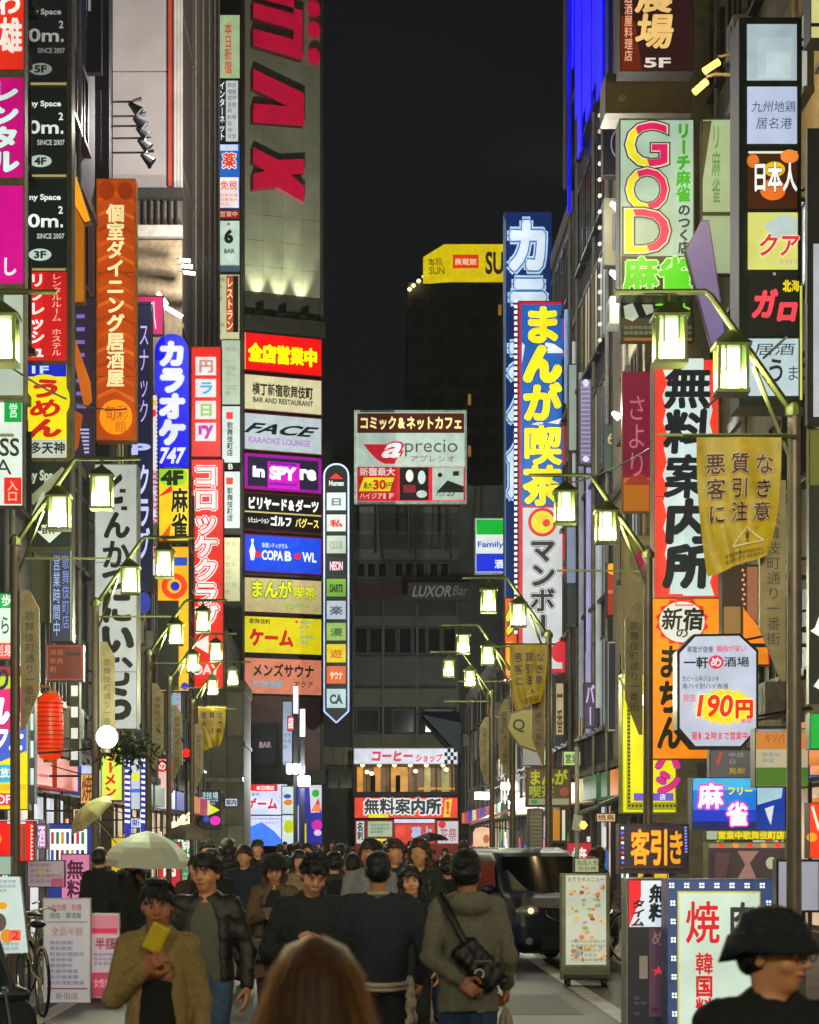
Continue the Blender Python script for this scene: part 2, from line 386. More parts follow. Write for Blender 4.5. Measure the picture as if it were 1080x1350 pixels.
MB().box(-20, -6.88, 89.8, 89.98, 10, 25.5).build('lower_front', paint('7a6a50', .7, 0, .5, 5, .2), b3, org=org)
MB().box(X(222, 89.8), X(227, 89.8), 89.7, 89.85, 27.6, 60).build('red_strip', paint('a03028', .5, 0, .25, 1), b3, org=org)
for i, x in enumerate((231, 235, 239)): MB().cyl((X(x, 89.8), 89.75, 27.2), (X(x, 89.8), 89.75, 60), .07, n=10).build('downpipe', paint('aaa69e', .5, .1, .25, 1), b3, org=org)
lb = building('small olive panelled building jutting out at the far left, beside the arcade', -5.2, 105, 112, 8.7, '5c5a46', depth=2.3, wins=False, shop=None, pipes=False, z0=0.1)
for i in range(4):
    for j in range(3): MB().box(-7.48+j*.76, -6.75+j*.76, 104.9, 104.985, .5+i*2.05, 2.5+i*2.05).build('panel', paint(('8a8870', '7e7c66', '94927a')[(i+j) % 3], .6, .1, .3, 1), lb, org=(-5.2, 105, 0))
MB().box(-7.4, -5.2, 104.2, 104.88, 4.5, 4.7).build('canopy', paint('8c8c84', .4, .4), lb, org=(-5.2, 105, 0))
# ------------------------------------------------------------------ right side (street wall at X = +6)
building('near dark building behind the framed black sign at the far right', 6.3, -6, 31, 18, '4a443c', lit=.3)
building('recessed concrete building between the black framed sign and the mahjong sign', 7.3, 31.3, 47, 24, '5d5646', win=(1.3, 1.4), step=2.2, lit=.3)
building('stone-fronted building behind the wine-red banner', 6.0, 47.2, 53.2, 22, '6a6452', win=(1.2, 1.5), step=2.0, lit=.2)
b5 = building('glass-fronted building with a blue neon wall', 6.0, 53.4, 62.5, 30, '2e2c38', win=(1.4, 2.2), step=1.8, lit=.35)
building('dark slab building next to the tall blue and red signs', 6.0, 62.7, 70, 19.2, '57524a', win=(1.0, 1.8), step=1.6, lit=.15)
building('low beige building behind the small convenience store sign', 6.4, 72, 92, 7.6, '8b8672', lit=.3, shops=1.1)
building('low grey building near the end of the street on the right', 6.2, 92.5, 128, 9.5, '6d695c', lit=.4)
# blue neon wall: tubes on the glass front
o5 = (6.0, 53.4, 0)
for i, (d, w_, za) in enumerate(((53.5, 1.4, 19.6), (54.95, 1.1, 20.2), (56.1, 1.3, 19.9), (57.45, 1.0, 20.4), (58.5, 1.0, 19.6), (59.6, .8, 20.9), (60.6, .5, 22.5))):
    m = MB(); m.box(5.78+.02*(i % 2), 5.82, d, d+w_, za, 29.5); m.build('neon_panel', glow('0505ff', 1.5, .55), b5, org=o5)
MB().box(5.76, 5.84, 61.9, 62.1, 18.9, 29.5).build('neon_tube', glow('0808e0', 1.2, .4), b5, org=o5)
MB().box(5.66, 5.74, 62.15, 62.3, 19.6, 29.5).build('fin', paint('6c6250', .6, .1, .3, 2), b5, org=o5)
m = MB()
for i in range(15): m.cyl((5.75, 53.8, 13.6+i*.38), (5.75, 53.72, 13.6+i*.38), .045, n=6)
m.build('bulb_string', glow('ffd8c8', 1.5, .6), b5, org=o5)
for i, (d, za, zb, c) in enumerate(((57.5, 4.5, 11.2, 'b0a8e0'), (63.5, 14, 16.6, '7aa8e8'), (59.4, 5, 14, '9a9aa8'), (61.2, 8, 15.2, 'c8c8c8'), (55.2, 5, 9.6, 'a8b0b0'))):
    MB().cyl((5.87, d, za), (5.87, d, zb), .07, n=10).build('light_tube', glow(c, .55, .3), b5, org=o5)
# ------------------------------------------------------------------ the tower across the side street
TD = 150.0
TP = Plane(319, -60, 425, 1112, TD, 152.3)
tw = thing('tower', 'tall olive-grey tower with large crimson letters running down its wall', 'tower', tuple(TP.P(372, 1139)))
to = tuple(TP.P(372, 1139))
def tbox(name, x0, y0, x1, y1, n0, n1, mat, parent=None, P=TP, o=None):
    a = P.P(x0, y1, 0); h = (y1-y0)*P.D/F
    m = MB(); m.obox(a, P.u, (0, 0, 1), P.N, 0, P.w*(x1-x0)/(P.x1-P.x0), 0, h, n0, n1)
    return m.build(name, mat, parent or tw, org=o or to)
a = TP.P(319, 1139); m = MB()
m.obox(a, TP.u, (0, 0, 1), TP.N, .01, TP.w-.01, 0, 62, -18, -.06); m.build('wall', paint('3d3d33', .7, 0, .3, .5), tw, org=to)
pm = [paint(c, .45, .1, .22, .6) for c in ('9a9a86', '969682', '9e9e8a')]
ys = list(range(-60, 416, 34))
for yi in range(len(ys)-1):
    for xi in range(4):
        xa = 321+xi*25.6; tbox('panel', xa, ys[yi]+.5, xa+25.35, ys[yi+1]+.2, -.04, .03+.006*((xi+yi) % 2), pm[(xi*7+yi*3) % 3])
tbox('edge_trim', 421.5, -60, 425, 1139, -.04, .18, paint('4b4b40', .5, .3))
tbox('ledge', 319, 416, 425, 437, -.04, .5, paint('34342c', .6, .2))
tbox('lower_wall', 319, 917, 425, 1139, -.05, .1, paint('8a6662', .7, 0, .35, .7))
tbox('doorway', 330, 952, 369, 1014, .1, .3, paint('1c1d1c', .4)); tbox('beam', 321, 1014, 424, 1032, .11, .5, paint('5c5a4c', .6))
L3 = lambda m, pts, d: (m.add([TP.P(x, y, .35) for x, y in pts]+[TP.P(x, y, .06) for x, y in pts], [tuple(range(len(pts))), tuple(range(len(pts), 2*len(pts)))[::-1]]+[(i, len(pts)+i, len(pts)+(i+1) % len(pts), (i+1) % len(pts)) for i in range(len(pts))]))
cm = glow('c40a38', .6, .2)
for pts in ([(331,-18),(384,-14),(385,3),(396,4),(396,70),(331,60),(331,38),(384,44),(384,31),(331,24),(331,4),(384,10),(384,2),(331,-4)],
            [(331,91),(398,114),(398,157),(331,161),(331,137),(376,134),(331,117)],
            [(331,194),(364,207),(398,201),(398,220),(381,224),(398,238),(398,259),(362,243),(331,250),(331,229),(347,224),(331,214)]):
    m = MB()
    # split the concave outlines into a fan-safe mesh
    import mathutils.geometry as mg
    tri = mg.tessellate_polygon([[Vector((x, y, 0)) for x, y in pts]])
    n = len(pts); m.add([TP.P(x, y, .38) for x, y in pts], [tuple(t) for t in tri]); m.build('letter', cm, tw, org=to)
    m = MB(); m.add([TP.P(x, y, .375) for x, y in pts]+[TP.P(x-1.5, y+2, .05) for x, y in pts], [(i, (i+1) % n, n+(i+1) % n, n+i) for i in range(n)]); m.build('letter_side', paint('5a0a1e', .5), tw, org=to)
for cy in (-1, 27, 63):
    m = MB(); m.add([TP.P(411+8.5*math.cos(i*math.pi/10), cy+11.5*math.sin(i*math.pi/10), .38) for i in range(20)], [tuple(range(20))]); m.build('letter', cm, tw, org=to)
for px in (338, 367, 396):   # three wall washers on the ledge
    p = TP.P(px, 415, .45); m = MB(); m.box(p.x-.25, p.x+.25, p.y-.2, p.y+.2, p.z, p.z+.25); m.build('floodlight', paint('22231f', .4, .5), tw, org=to)
    ld = bpy.data.lights.new('wall_washer', 'SPOT'); ld.energy = 1500; ld.color = (.92, 1, .68); ld.spot_size = R(48); ld.spot_blend = .8; ld.shadow_soft_size = .12
    lo = bpy.data.objects.new('wall_washer', ld); COL.objects.link(lo); lo.location = p+Vector((.1, -.25, .45)); lo.rotation_euler = (Vector(TP.N)*-.22+Vector((0, 0, 1))).to_track_quat('-Z', 'Y').to_euler()
# pier beside the tower carrying the narrow strip of signs
PP = Plane(284, -60, 320, 1112, 147.0)
pr = thing('building', 'dark slab with a column of narrow signs at the left of the tower', 'building', tuple(PP.P(300, 1139)))
a = PP.P(284, 1139); m = MB(); m.obox(a, PP.u, (0, 0, 1), PP.N, -2, PP.w, 0, 62, -14, 0); m.build('wall', paint('2b2c28', .7, 0, .3, .5), pr, org=tuple(PP.P(300, 1139)))
# ------------------------------------------------------------------ dark building that closes the street
EB = Plane(425, 575, 668, 1110, 165.0)
eo = tuple(EB.P(540, 1139)); eb = thing('building', 'dark office block with rows of windows closing the far end of the street', 'building', eo)
def ebx(name, x0, y0, x1, y1, n0, n1, mat, parent=None): return tbox(name, x0, y0, x1, y1, n0, n1, mat, parent or eb, EB, eo)
EW = paint('5c5c56', .75, 0, .35, .8); ED = paint('4a4c48', .7, 0, .3, .8)
ebx('wall', 425, 582, 466, 1139, -10, 0, ED); ebx('wall', 466, 668, 606, 1008, -10, 0, paint('44443f', .75, 0, .35, .8)); ebx('wall', 606, 640, 668, 1139, -10, -.05, ED); ebx('wall', 466, 1008, 606, 1139, -10, -1.5, ED)
gl = glass('0c1014'); fr_ = paint('57564a', .5, .3, .3, 2)
def ewin(x0, y0, x1, y1):
    w = ebx('window', x0, y0, x1, y1, 0, .12, fr_); ebx('pane', x0+1.2, y0+1.2, x1-1.2, y1-1.2, .12, .16, gl, w)
for x in (470, 484, 498, 520, 534, 548, 566, 580): ewin(x, 742, x+12, 762)
for x in (468, 487, 506, 526, 545, 564, 584): ewin(x, 828, x+17, 862)
for a_, b_ in ((470, 500), (518, 546), (560, 598)): ewin(a_, 935, b_, 966)
for y0, y1, c in ((668, 676, '5e5e58'), (700, 704, '52524c'), (724, 738, '5a5a54'), (768, 790, '4c1e22'), (812, 826, '62625a'), (866, 904, '5e5e58'), (908, 932, '74725f'), (968, 986, '747058')):
    for a_, b_ in ((466, 505), (506, 550), (551, 605)): ebx('panel', a_+.4, y0, b_-.2, y1, .0, .10+(.05 if a_ == 506 else 0), paint(c, .6, .1, .3, .8))
for x in (466, 505, 550, 603): ebx('column', x-1.3, 795, x+1.3, 987, .17, .4, fr_)
for y in (975, 1000, 1025, 1050, 1075): ebx('panel', 607, y, 640, y+24.5, -.04, .06, paint('5d5b4c', .7, 0, .3, .8))
for i in range(3): ebx('panel', 426+13.2*i, 985, 438.6+13.2*i, 1008, .0, .12, paint('8a8468', .6, .1, .3, .8)); 
for i in range(2): ewin(429+19*i, 1012, 446+19*i, 1040)
m = MB(); p = [EB.P(*q, .2) for q in ((556, 938), (606, 938), (606, 990))]+[EB.P(*q, 2.2) for q in ((556, 945), (606, 955), (606, 998))]
m.add(p, [(0, 1, 2), (3, 4, 5), (0, 1, 4, 3), (1, 2, 5, 4), (2, 0, 3, 5)]); m.build('awning', paint('123049', .5), eb, org=eo)
m = MB(); m.tube([EB.P(552, 943, .5), EB.P(606, 1005, 1.5)], .09, n=6); m.tube([EB.P(545, 940, .5), EB.P(600, 968, 1.5)], .06, n=6); m.build('stay_rod', fr_, eb, org=eo)
# far dark tower with the yellow rooftop board
FD = 262.0; FP = Plane(534, 366, 668, 1110, FD); fo = tuple(FP.P(600, 1139))
ft = thing('building', 'unlit high-rise beneath the yellow rooftop board', 'building', fo)
tbox('wall', 538, 372, 668, 1139, -16, 0, paint('74746e', .8, 0, .3, .4), ft, FP, fo)
FWM = paint('5a5c5a', .5)
for i in range(9):
    for j in range(5):
        tbox('window', 543+j*24, 392+i*26, 560+j*24, 406+i*26, 0, .1, FWM, ft, FP, fo)
for q in ((657, 402), (617, 588), (617, 520)): tbox('lit_window', q[0], q[1], q[0]+4, q[1]+14, .1, .2, glow('a87838', .7), ft, FP, fo)
for q in ((545, 378), (552, 372), (540, 383), (559, 366)):
    p = FP.P(*q, .6); m = MB(); m.lathe((p.x, p.y, p.z), [(.05, -.25), (.25, -.1), (.25, .1), (.05, .25)], 8); m.build('roof_lamp', glow('ffe0a0', 2.2), ft, org=fo)
# ------------------------------------------------------------------ street lanterns
LM_PANE = None
def lantern_glass():
    m = bpy.data.materials.new('lantern_glass'); nt, b = _nodes(m)
    b.inputs['Base Color'].default_value = (.17, .30, .035, 1); b.inputs['Roughness'].default_value = .3
    b.inputs['Emission Color'].default_value = (.55, .92, .14, 1); b.inputs['Emission Strength'].default_value = .5
    tr = nt.nodes.new('ShaderNodeBsdfTransparent'); mx = nt.nodes.new('ShaderNodeMixShader'); mx.inputs[0].default_value = .55
    nt.links.new(tr.outputs[0], mx.inputs[1]); nt.links.new(b.outputs[0], mx.inputs[2]); nt.links.new(mx.outputs[0], nt.nodes['Material Output'].inputs[0])
    return m
LG = lantern_glass(); LCORE = glow('f0ffc0', 4, 0); LF = paint('4e5426', .4, .5, .3, 6); POST = paint('5e5244', .45, .4, .35, 4)
def lamp_proto():
    """post on the right-hand kerb, arm reaching to -X over the street; plates and lanterns as parts"""
    r = thing('street_lamp', 'x', 'street lamp', (0, 0, 0), 'twin-lantern street lamps')
    m = MB(); m.cyl((0, 0, .0), (0, 0, .9), .085, .075, 14); m.cyl((0, 0, .9), (0, 0, 4.95), .058, .05, 14); m.cyl((0, 0, 0), (0, 0, .1), .14, .14, 14); m.build('post', POST, r, org=(0,0,0))
    m = MB(); m.tube([(0, 0, 4.88), (-.03, 0, 4.98), (-.62, 0, 5.83), (-.66, 0, 5.86), (-1.34, 0, 5.86)], [.034, .032, .026, .025, .02], 8); m.tube([(-.02, .0, 4.6), (-.3, 0, 5.3)], .018, 6)
    m.lathe((0, 0, 4.93), [(.07, 0), (.07, .06), (.02, .12)], 10); m.build('arm', LF, r, org=(0,0,0))
    for x, zt in ((-.93, 5.70), (-.47, 5.48)):
        z1 = zt-.02; z0 = z1-.34; w = .104
        f = MB(); f.tube([(x, 0, z1+.1), (x, 0, 5.86 if x < -.6 else 5.62)], .016, 6)
        f.add([(x-w-.035, -w-.035, z1), (x+w+.035, -w-.035, z1), (x+w+.035, w+.035, z1), (x-w-.035, w+.035, z1), (x, 0, z1+.12)], [(0,1,2,3), (0,1,4), (1,2,4), (2,3,4), (3,0,4)])
        f.box(x-w-.03, x+w+.03, -w-.03, w+.03, z1-.025, z1-.004); f.box(x-w-.02, x+w+.02, -w-.02, w+.02, z0-.03, z0)
        for sx in (-1, 1):
            for sy in (-1, 1): f.box(x+sx*w-.012, x+sx*w+.012, sy*w-.012, sy*w+.012, z0, z1-.025)
        for q in (-.055, .055):
            f.box(x+q-.006, x+q+.006, -w-.008, -w+.004, z0, z1-.025); f.box(x-w-.008, x-w+.004, q-.006, q+.006, z0, z1-.025); f.box(x+w-.004, x+w+.008, q-.006, q+.006, z0, z1-.025)
        lf = f.build('lantern', LF, r, org=(0,0,0))
        g = MB(); e = w-.01; 
        for a, b_ in (((-e, -e), (e, -e)), ((e, -e), (e, e)), ((e, e), (-e, e)), ((-e, e), (-e, -e))):
            g.add([(x+a[0], a[1], z0+.002), (x+b_[0], b_[1], z0+.002), (x+b_[0], b_[1], z1-.03), (x+a[0], a[1], z1-.03)], [(0,1,2,3)])
        g.build('pane', LG, lf, org=(0,0,0))
        g = MB(); g.cyl((x, 0, z0+.13), (x, 0, z1-.03), .07, n=12); g.build('bulb', LCORE, lf, org=(0,0,0))
    pl = [(-.26, 3.35), (-.26, 4.25), (-.15, 4.45), (-.065, 4.45), (-.065, 2.95), (-.1, 2.95)]
    m = MB(); n = len(pl); m.add([(x, -.02, z) for x, z in pl]+[(x, .02, z) for x, z in pl], [tuple(range(n)), tuple(range(n, 2*n))]+[(i, (i+1) % n, n+(i+1) % n, n+i) for i in range(n)])
    np_ = m.build('name_plate', paint('7d6d48', .5, .2, .3, 6), r, org=(0,0,0))
    m = MB()
    for i, ch in enumerate('歌舞伎町通り一番街'):
        v, f, b = glyph(ch, .0); s = .105; m.add([(-.21+x*s, -.0235, 4.13-i*.113+y*s) for x, y in v], f); m.add([(-.105-x*s, .0235, 4.13-i*.113+y*s) for x, y in v], f)
    m.build('lettering', paint('3a2f1c', .6), np_, org=(0,0,0))
    MB().box(-1.02, -.04, -.012, .012, 4.78, 4.80).build('banner_rod', LF, r, org=(0,0,0))
    return r
LP0 = lamp_proto()
LR = [(3.27, 17.0, 'near lamp at right above the black framed sign'), (3.27, 25.5, 'lamp in front of the tall yellow and blue manga sign on the right'), (2.99, 35.4, 'lamp in front of the lower white half of the manga sign'), (2.96, 43.1, 'upper of the two small far lamps on the right'), (2.93, 49.2, 'lowest and leftmost of the far lamps on the right')]
LL = [(-3.58, 17.0, 'nearest lamp at the left edge before the red text sign'), (-3.66, 24.4, 'lamp before the tall white pillar sign on the left'), (-3.52, 30.7, 'third lamp on the left, crossing the white pillar sign'), (-3.54, 38.7, 'fourth lamp on the left, before the cyan sign'), (-3.7, 44.9, 'fifth lamp on the left beside the red katakana sign'), (-3.76, 52.0, 'sixth and smallest lamp on the left, above the small yellow banner')]
lamps = []
def lampset(x, y, lab, pw=1):
    s = 1 if x > 0 else -1
    c = copy_thing(LP0, (x, y, .0), 0, 'twin-lantern '+lab)
    if s < 0:
        for ch in list(c.children):
            # mirrored lamp: same parts turned to the other side
            pass
        c.rotation_euler = (0, 0, math.pi)
    for lx, lz in ((-.93, 5.5), (-.47, 5.28)):
        ld = bpy.data.lights.new('lantern_light', 'POINT'); ld.energy = LAMP_W*pw; ld.color = (.97, .95, .64); ld.shadow_soft_size = .05
        lo = bpy.data.objects.new('lantern_light', ld); COL.objects.link(lo); lo.location = (x+lx*s, y-.0, lz-.095)
    return c
for a in LR+LL: lamps.append(lampset(*a))
for a in ((3.27, 8.3, 'just in front of the viewer on the right, outside the picture'), (-3.5, 8.6, 'just in front of the viewer on the left, outside the picture'), (3.27, -3.5, 'behind the viewer on the right'), (-3.5, -3.2, 'behind the viewer on the left')): lampset(*a, 2.8)  # unseen lamps added and boosted to light the foreground
for ch in list(LP0.children):
    for g in list(ch.children): bpy.data.objects.remove(g)
    bpy.data.objects.remove(ch)
bpy.data.objects.remove(LP0)
# =================================================================== SIGNS, LEFT SIDE
S = Sign
# --- column at the far left edge
s = S('red, pink and white sign column at the left edge, cut off by the picture', -22, -30, 33, 528, 37, None, cat='sign column', frame='8a8360', depth=.35)
s.cell(-20, -28, 31, 91, 'e8301c'); s.t('わ', -6, -12, 28, 22, 'fff4ec', .05); s.t('雄', 0, 24, 30, 72, 'fff4ec', .06)
s.cell(-20, 103, 31, 234, 'c8007c'); s.t('レンタル', -14, 106, 26, 230, 'd8f4f0', .06, out=('7c0050', .02))
s.cell(-20, 246, 31, 374, 'd0008a'); s.t('ルーム', -36, 250, 2, 330, 'f0f4f0', .03, out=('7c0050', .02)); s.t('し', 2, 340, 24, 366, 'e8f0e8', .03)
s.cell(-20, 385, 31, 522, 'b8c8b8', .8); s.arm(-20, [10, 240], -6.3); s.done()
s = S('white sign with SS A lettering between green and red bars at the left edge', -14, 527, 31, 668, 37.2, 'dce8e0', cat='sign', depth=.3)
s.r(-12, 529, 6, 556, 'e8f0e8'); s.r(6, 529, 29, 557, '00a040'); s.t('営', 12, 532, 24, 552, 'c8f0d0'); s.t('SS', 0, 578, 26, 602, '28382c', .02); s.t('A', -6, 606, 16, 626, '28382c', .0); s.r(6, 630, 29, 665, 'e02818'); s.t('入口', 10, 634, 24, 662, 'ffb8a0'); s.done()
s = S('small green, white and red sign at the left edge below the bent lamp arm', -12, 782, 21, 870, 30, 'c8dcd4', cat='sign'); s.r(-11, 783, 20, 802, '189848'); s.t('歩', 2, 784, 16, 800, 'e0ffe8'); s.t('ら', 0, 812, 14, 838, '405048'); s.r(-11, 848, 20, 869, 'd04848'); s.t('刺身', -8, 850, 18, 866, 'ffc8c8'); s.done()
s = S('multicoloured cafe sign with slanted white katakana at the left edge', -14, 878, 38, 1068, 29.5, 'e8d800', cat='sign', depth=.3)
s.r(-13, 879, 36, 892, '8c1c30'); s.r(-13, 892, 36, 912, 'b0c828'); s.t('り', -8, 880, 16, 912, '101c30', .04); s.poly([(-13, 912), (36, 904), (36, 955), (-13, 975)], 'd01070'); s.poly([(-13, 975), (36, 955), (36, 990), (-13, 1010)], '3858c8')
s.t('い', -6, 916, 28, 958, 'fff4ff', .07, skew=.25, out=('900048', .03)); s.t('フェ', -10, 958, 34, 992, 'ffffff', .05, skew=.25, out=('6030a0', .03)); s.el(6, 1020, 22, 12, '28a8e0'); s.t('飲放題', -10, 1012, 24, 1026, 'fff8e0', .03); s.r(-8, 1046, 26, 1062, 'e83048'); s.t('OFF', -4, 1048, 22, 1060, 'ffe0e8', .03); s.r(-13, 1034, 36, 1042, 'd8b818'); s.done()
s = S('bright red sign board with saw-tooth edge low at the left edge', -10, 1082, 46, 1136, 27, 'f01010', cat='sign'); s.r(10, 1080, 34, 1086, 'd8e0e8'); s.r(30, 1087, 34, 1134, '8a7a50', .3)
for i in range(9): s.poly([(41, 1087+i*5.3), (45, 1089.5+i*5.3), (41, 1092+i*5.3)], 'ffd8c8')
s.el(-2, 1106, 5, 7, 'f8a020'); s.done()
# --- black rental-room tower
s = S('black sign tower of rental room panels marked 3F to 5F over red and yellow panels', 37, -20, 95, 728, 41.7, None, cat='sign tower', frame='6c6a52', depth=.45, fr=2)
for i, (y0, y1) in enumerate(((-12, 108), (116, 230), (238, 354))):
    lt = (.28, .8, .95)[i]; k = .0
    s.cell(39, y0, 89, y1, '141a18' if i else '16181a', .9)
    yb = y0+(y1-y0)*.0; h = 114
    s.t('ny Space', 40, y1-96+(0), 81, y1-86, 'e8f4f0', .03, lit=lt)
    s.t('0m', 38, y1-70, 78, y1-52, 'eef8f6', .02, lit=lt); s.t('2', 78, y1-80, 84, y1-70, 'eef8f6', .02, lit=lt); s.r(81, y1-56, 84, y1-52, 'eef8f6', lt); s.t('SINCE 2007', 50, y1-44, 86, y1-37, 'c0ccc8', .02, lit=lt)
    s.el(54, y1-16, 15, 8, 'c8dcd0', lt*.95); s.t(('5F', '4F', '3F')[i], 46, y1-21, 62, y1-11, '1c2420', .04, lit=.5)
    s.r(41, y1+2, 88, y1+5, 'c8b878', .6)
s.cell(39, 361, 89, 477, 'c81818'); s.poly([(39, 477), (39, 361), (60, 361), (52, 477)], 'e02018'); s.t('リフレッシュ', 40, 363, 61, 475, 'fff0ec', .04); s.t('レンタルルーム ホステル', 69, 363, 83, 472, 'f8c8b8', .0)
s.cell(39, 483, 89, 605, 'f0e010'); s.r(39, 483, 89, 499, '1020c0'); s.t('1F', 44, 485, 66, 495, 'c8e8f8', .03); s.el(60, 530, 34, 34, 'f0e010'); s.t('うめん', 40, 502, 84, 580, 'c81c10', .06, skew=.15); s.r(39, 582, 89, 605, 'b8c0b8'); s.t('多天神', 41, 585, 88, 601, '20241c', .04)
s.cell(39, 611, 94, 722, '18241c', .8); s.t('ny Space', 39, 622, 84, 640, 'c8d8c0', .04, skew=.0, lit=.7); s.poly([(38, 660), (84, 618), (92, 626), (46, 668)], 'd8e4cc', .0); s.poly([(40, 690), (58, 650), (66, 654), (48, 692)], 'c8dcb8', .7)
s.poly([(50, 702), (57, 702), (57, 694), (78, 694), (78, 702), (85, 702), (67.5, 718)], 'dce8d0', .85); s.t('B1F', 58, 698, 77, 706, '1c2820', .03)
s.arm(60, [20, 220, 420, 640], -6); s.done()
# --- things on the narrow dark building
s = S('dark sign with white vertical strokes high on the narrow dark building', 99, -20, 134, 96, 50.6, '17181c', cat='sign', lit=.5); s.t('HI', 101, -8, 120, 15, 'b8c0c8', .03, lit=.4); s.t('営業', 101, 17, 116, 36, '9aa4b0', .02, lit=.35); s.t('館', 100, 60, 116, 72, '8a7a70', .0, lit=.25); s.done()
s = S('orange lit slanted fin sign beside the black rental room tower', 94, 208, 122, 560, 45.5, None, cat='sign', frame='a86a28', depth=.2, shape=[(94, 212), (120, 293), (111, 296), (112, 400), (94, 400)])
s.poly([(94, 214), (119, 291), (112, 293), (94, 262)], 'ffa818', 1.0); s.poly([(94, 264), (111, 296), (111, 398), (94, 398)], 'd8801c', .55); s.done()
s = S('purple and orange glowing rippled panel between the black tower and the orange sign', 96, 392, 124, 605, 46.5, '42304a', cat='sign', lit=.45)
for i in range(9): s.r(101, 398+i*17, 112, 403+i*17, '8878d8', .7)
s.poly([(97, 440), (120, 505), (122, 530), (112, 540), (97, 470)], 'e87820', .6); s.poly([(97, 540), (110, 548), (104, 590), (97, 600)], 'd06018', .5)
for i in range(7): s.r(106+i, 566+i*5, 118, 568.5+i*5, 'b8c0f0', .8)
s.done()
# --- orange dining sign
s = S('tall orange vertical sign reading private-room dining izakaya', 127, 236, 179, 581, 52.6, 'b8480c', cat='sign', frame='e8902c', depth=.5, fr=1.5)
for i in range(14):
    y = 262+i*20; s.poly([(129, y), (150, y-10), (177, y+4), (177, y+9), (152, y-5), (129, y+5)], ('cc5810', 'd8681c', 'a43c08')[i % 3], .9)
s.el(141, 252, 11, 13, '9c3408', .9); s.el(166, 253, 10, 12, '9c3408', .9)
s.t('個室ダイニング居酒屋', 141, 271, 165, 512, 'ffe8a8', .045, out=('903008', .02)); s.el(153.5, 551, 21.5, 23, 'ff9a10'); s.t('旬彩', 138, 535, 170, 556, 'b85808', .01); s.t('館', 152, 556, 168, 572, 'b85808', .01)
s.arm(150, [300, 420, 540], -6); s.done()
# gooseneck lamps in front of the pale wall
for i, (y, xe) in enumerate(((136, 176), (155, 182), (168, 186), (184, 188), (203, 192))):
    D = 55.5; z = Z(y, D); xe_ = X(xe, D)
    r = thing('sign_lamp', 'black long-armed spotlight, '+('topmost', 'second from the top', 'middle one', 'fourth from the top', 'lowest')[i]+' of five before the pale wall', 'spotlight', (-6.6, D, z), 'long-armed black spotlights')
    m = MB(); m.tube([(-6.76, D, z), (-6.3, D, z+.03), (xe_, D, z+.04)], .025, 6); m.build('arm', paint('15161a', .5), r)
    m = MB(); m.cyl((xe_-.1, D, z), (xe_+.16, D, z-.22), .05, .15, 10); m.cyl((xe_-.02, D, z+.06), (xe_+.2, D, z+.1), .03, .06, 8); m.cyl((xe_+.05, D, z-.05), (xe_+.1, D, z-.34), .04, .05, 8); m.build('lamp_head', paint('101114', .5), r)
for i, (x, y) in enumerate(((243, 344), (246, 352), (249, 361))):
    D = 88; z = Z(y, D); m = MB(); m.cyl((X(x-6, D), D, z+.05), (X(x+8, D), D, z), .07, n=8)
    r = thing('tube_light', 'short white tube light on the brown building, '+('upper', 'middle', 'lower')[i]+' of three', 'light', (X(x, D), D, z), 'white tube lights on the brown building'); m.build('tube', glow('fff4e0', 1.6, 0), r)
    MB().box(-6.95, X(x-5, D), D-.03, D+.03, z+.08, z+.13).build('arm', paint('222222', .5), r)
for i, (x0, y0, x1, y1) in enumerate(((208, 386, 220, 402), (216, 404, 240, 418))):
    D = 70; m = MB(); m.cyl((X(x0, D), D, Z(y0, D)), (X(x1, D), D, Z(y1, D)), .07, n=8); r = thing('tube_light', 'slanting white tube light above the blue karaoke sign, '+('upper', 'lower')[i]+' of two', 'light', (X(x0, D), D, Z(y0, D)), 'slanting white tubes'); m.build('tube', glow('f4f8ff', 1.6, 0), r)
    MB().box(-6, X(x0, D)+.02, D-.02, D+.02, Z(y0, D)-.03, Z(y0, D)+.03).build('arm', paint('222222', .5), r)
# --- tall white pillar sign
s = S('tall pale grey pillar sign with large black hiragana running down', 125, 612, 181, 961, 50, 'c0c8c6', cat='sign', frame='a8a898', depth=.8, fr=1, lit=.72)
s.r(140, 668, 148, 674, '15181a', 0); s.r(158, 645, 166, 650, '15181a', 0); s.r(160, 668, 168, 673, '15181a', 0)
s.t('と', 136, 618, 166, 668, '15191c', .05, lit=0); s.t('ん', 136, 674, 172, 712, '15191c', .05, lit=0); s.t('か', 134, 712, 172, 752, '15191c', .04, lit=0); s.t('に', 132, 778, 176, 824, '15191c', .06, lit=0); s.t('い', 132, 822, 178, 864, '15191c', .07, lit=0)
s.t('む', 130, 860, 178, 908, '15191c', .06, lit=0); s.t('ら', 134, 905, 178, 952, '15191c', .06, lit=0); s.t('つ', 134, 746, 174, 782, '15191c', .05, lit=0)
s.arm(140, [700, 900], -6); s.done()
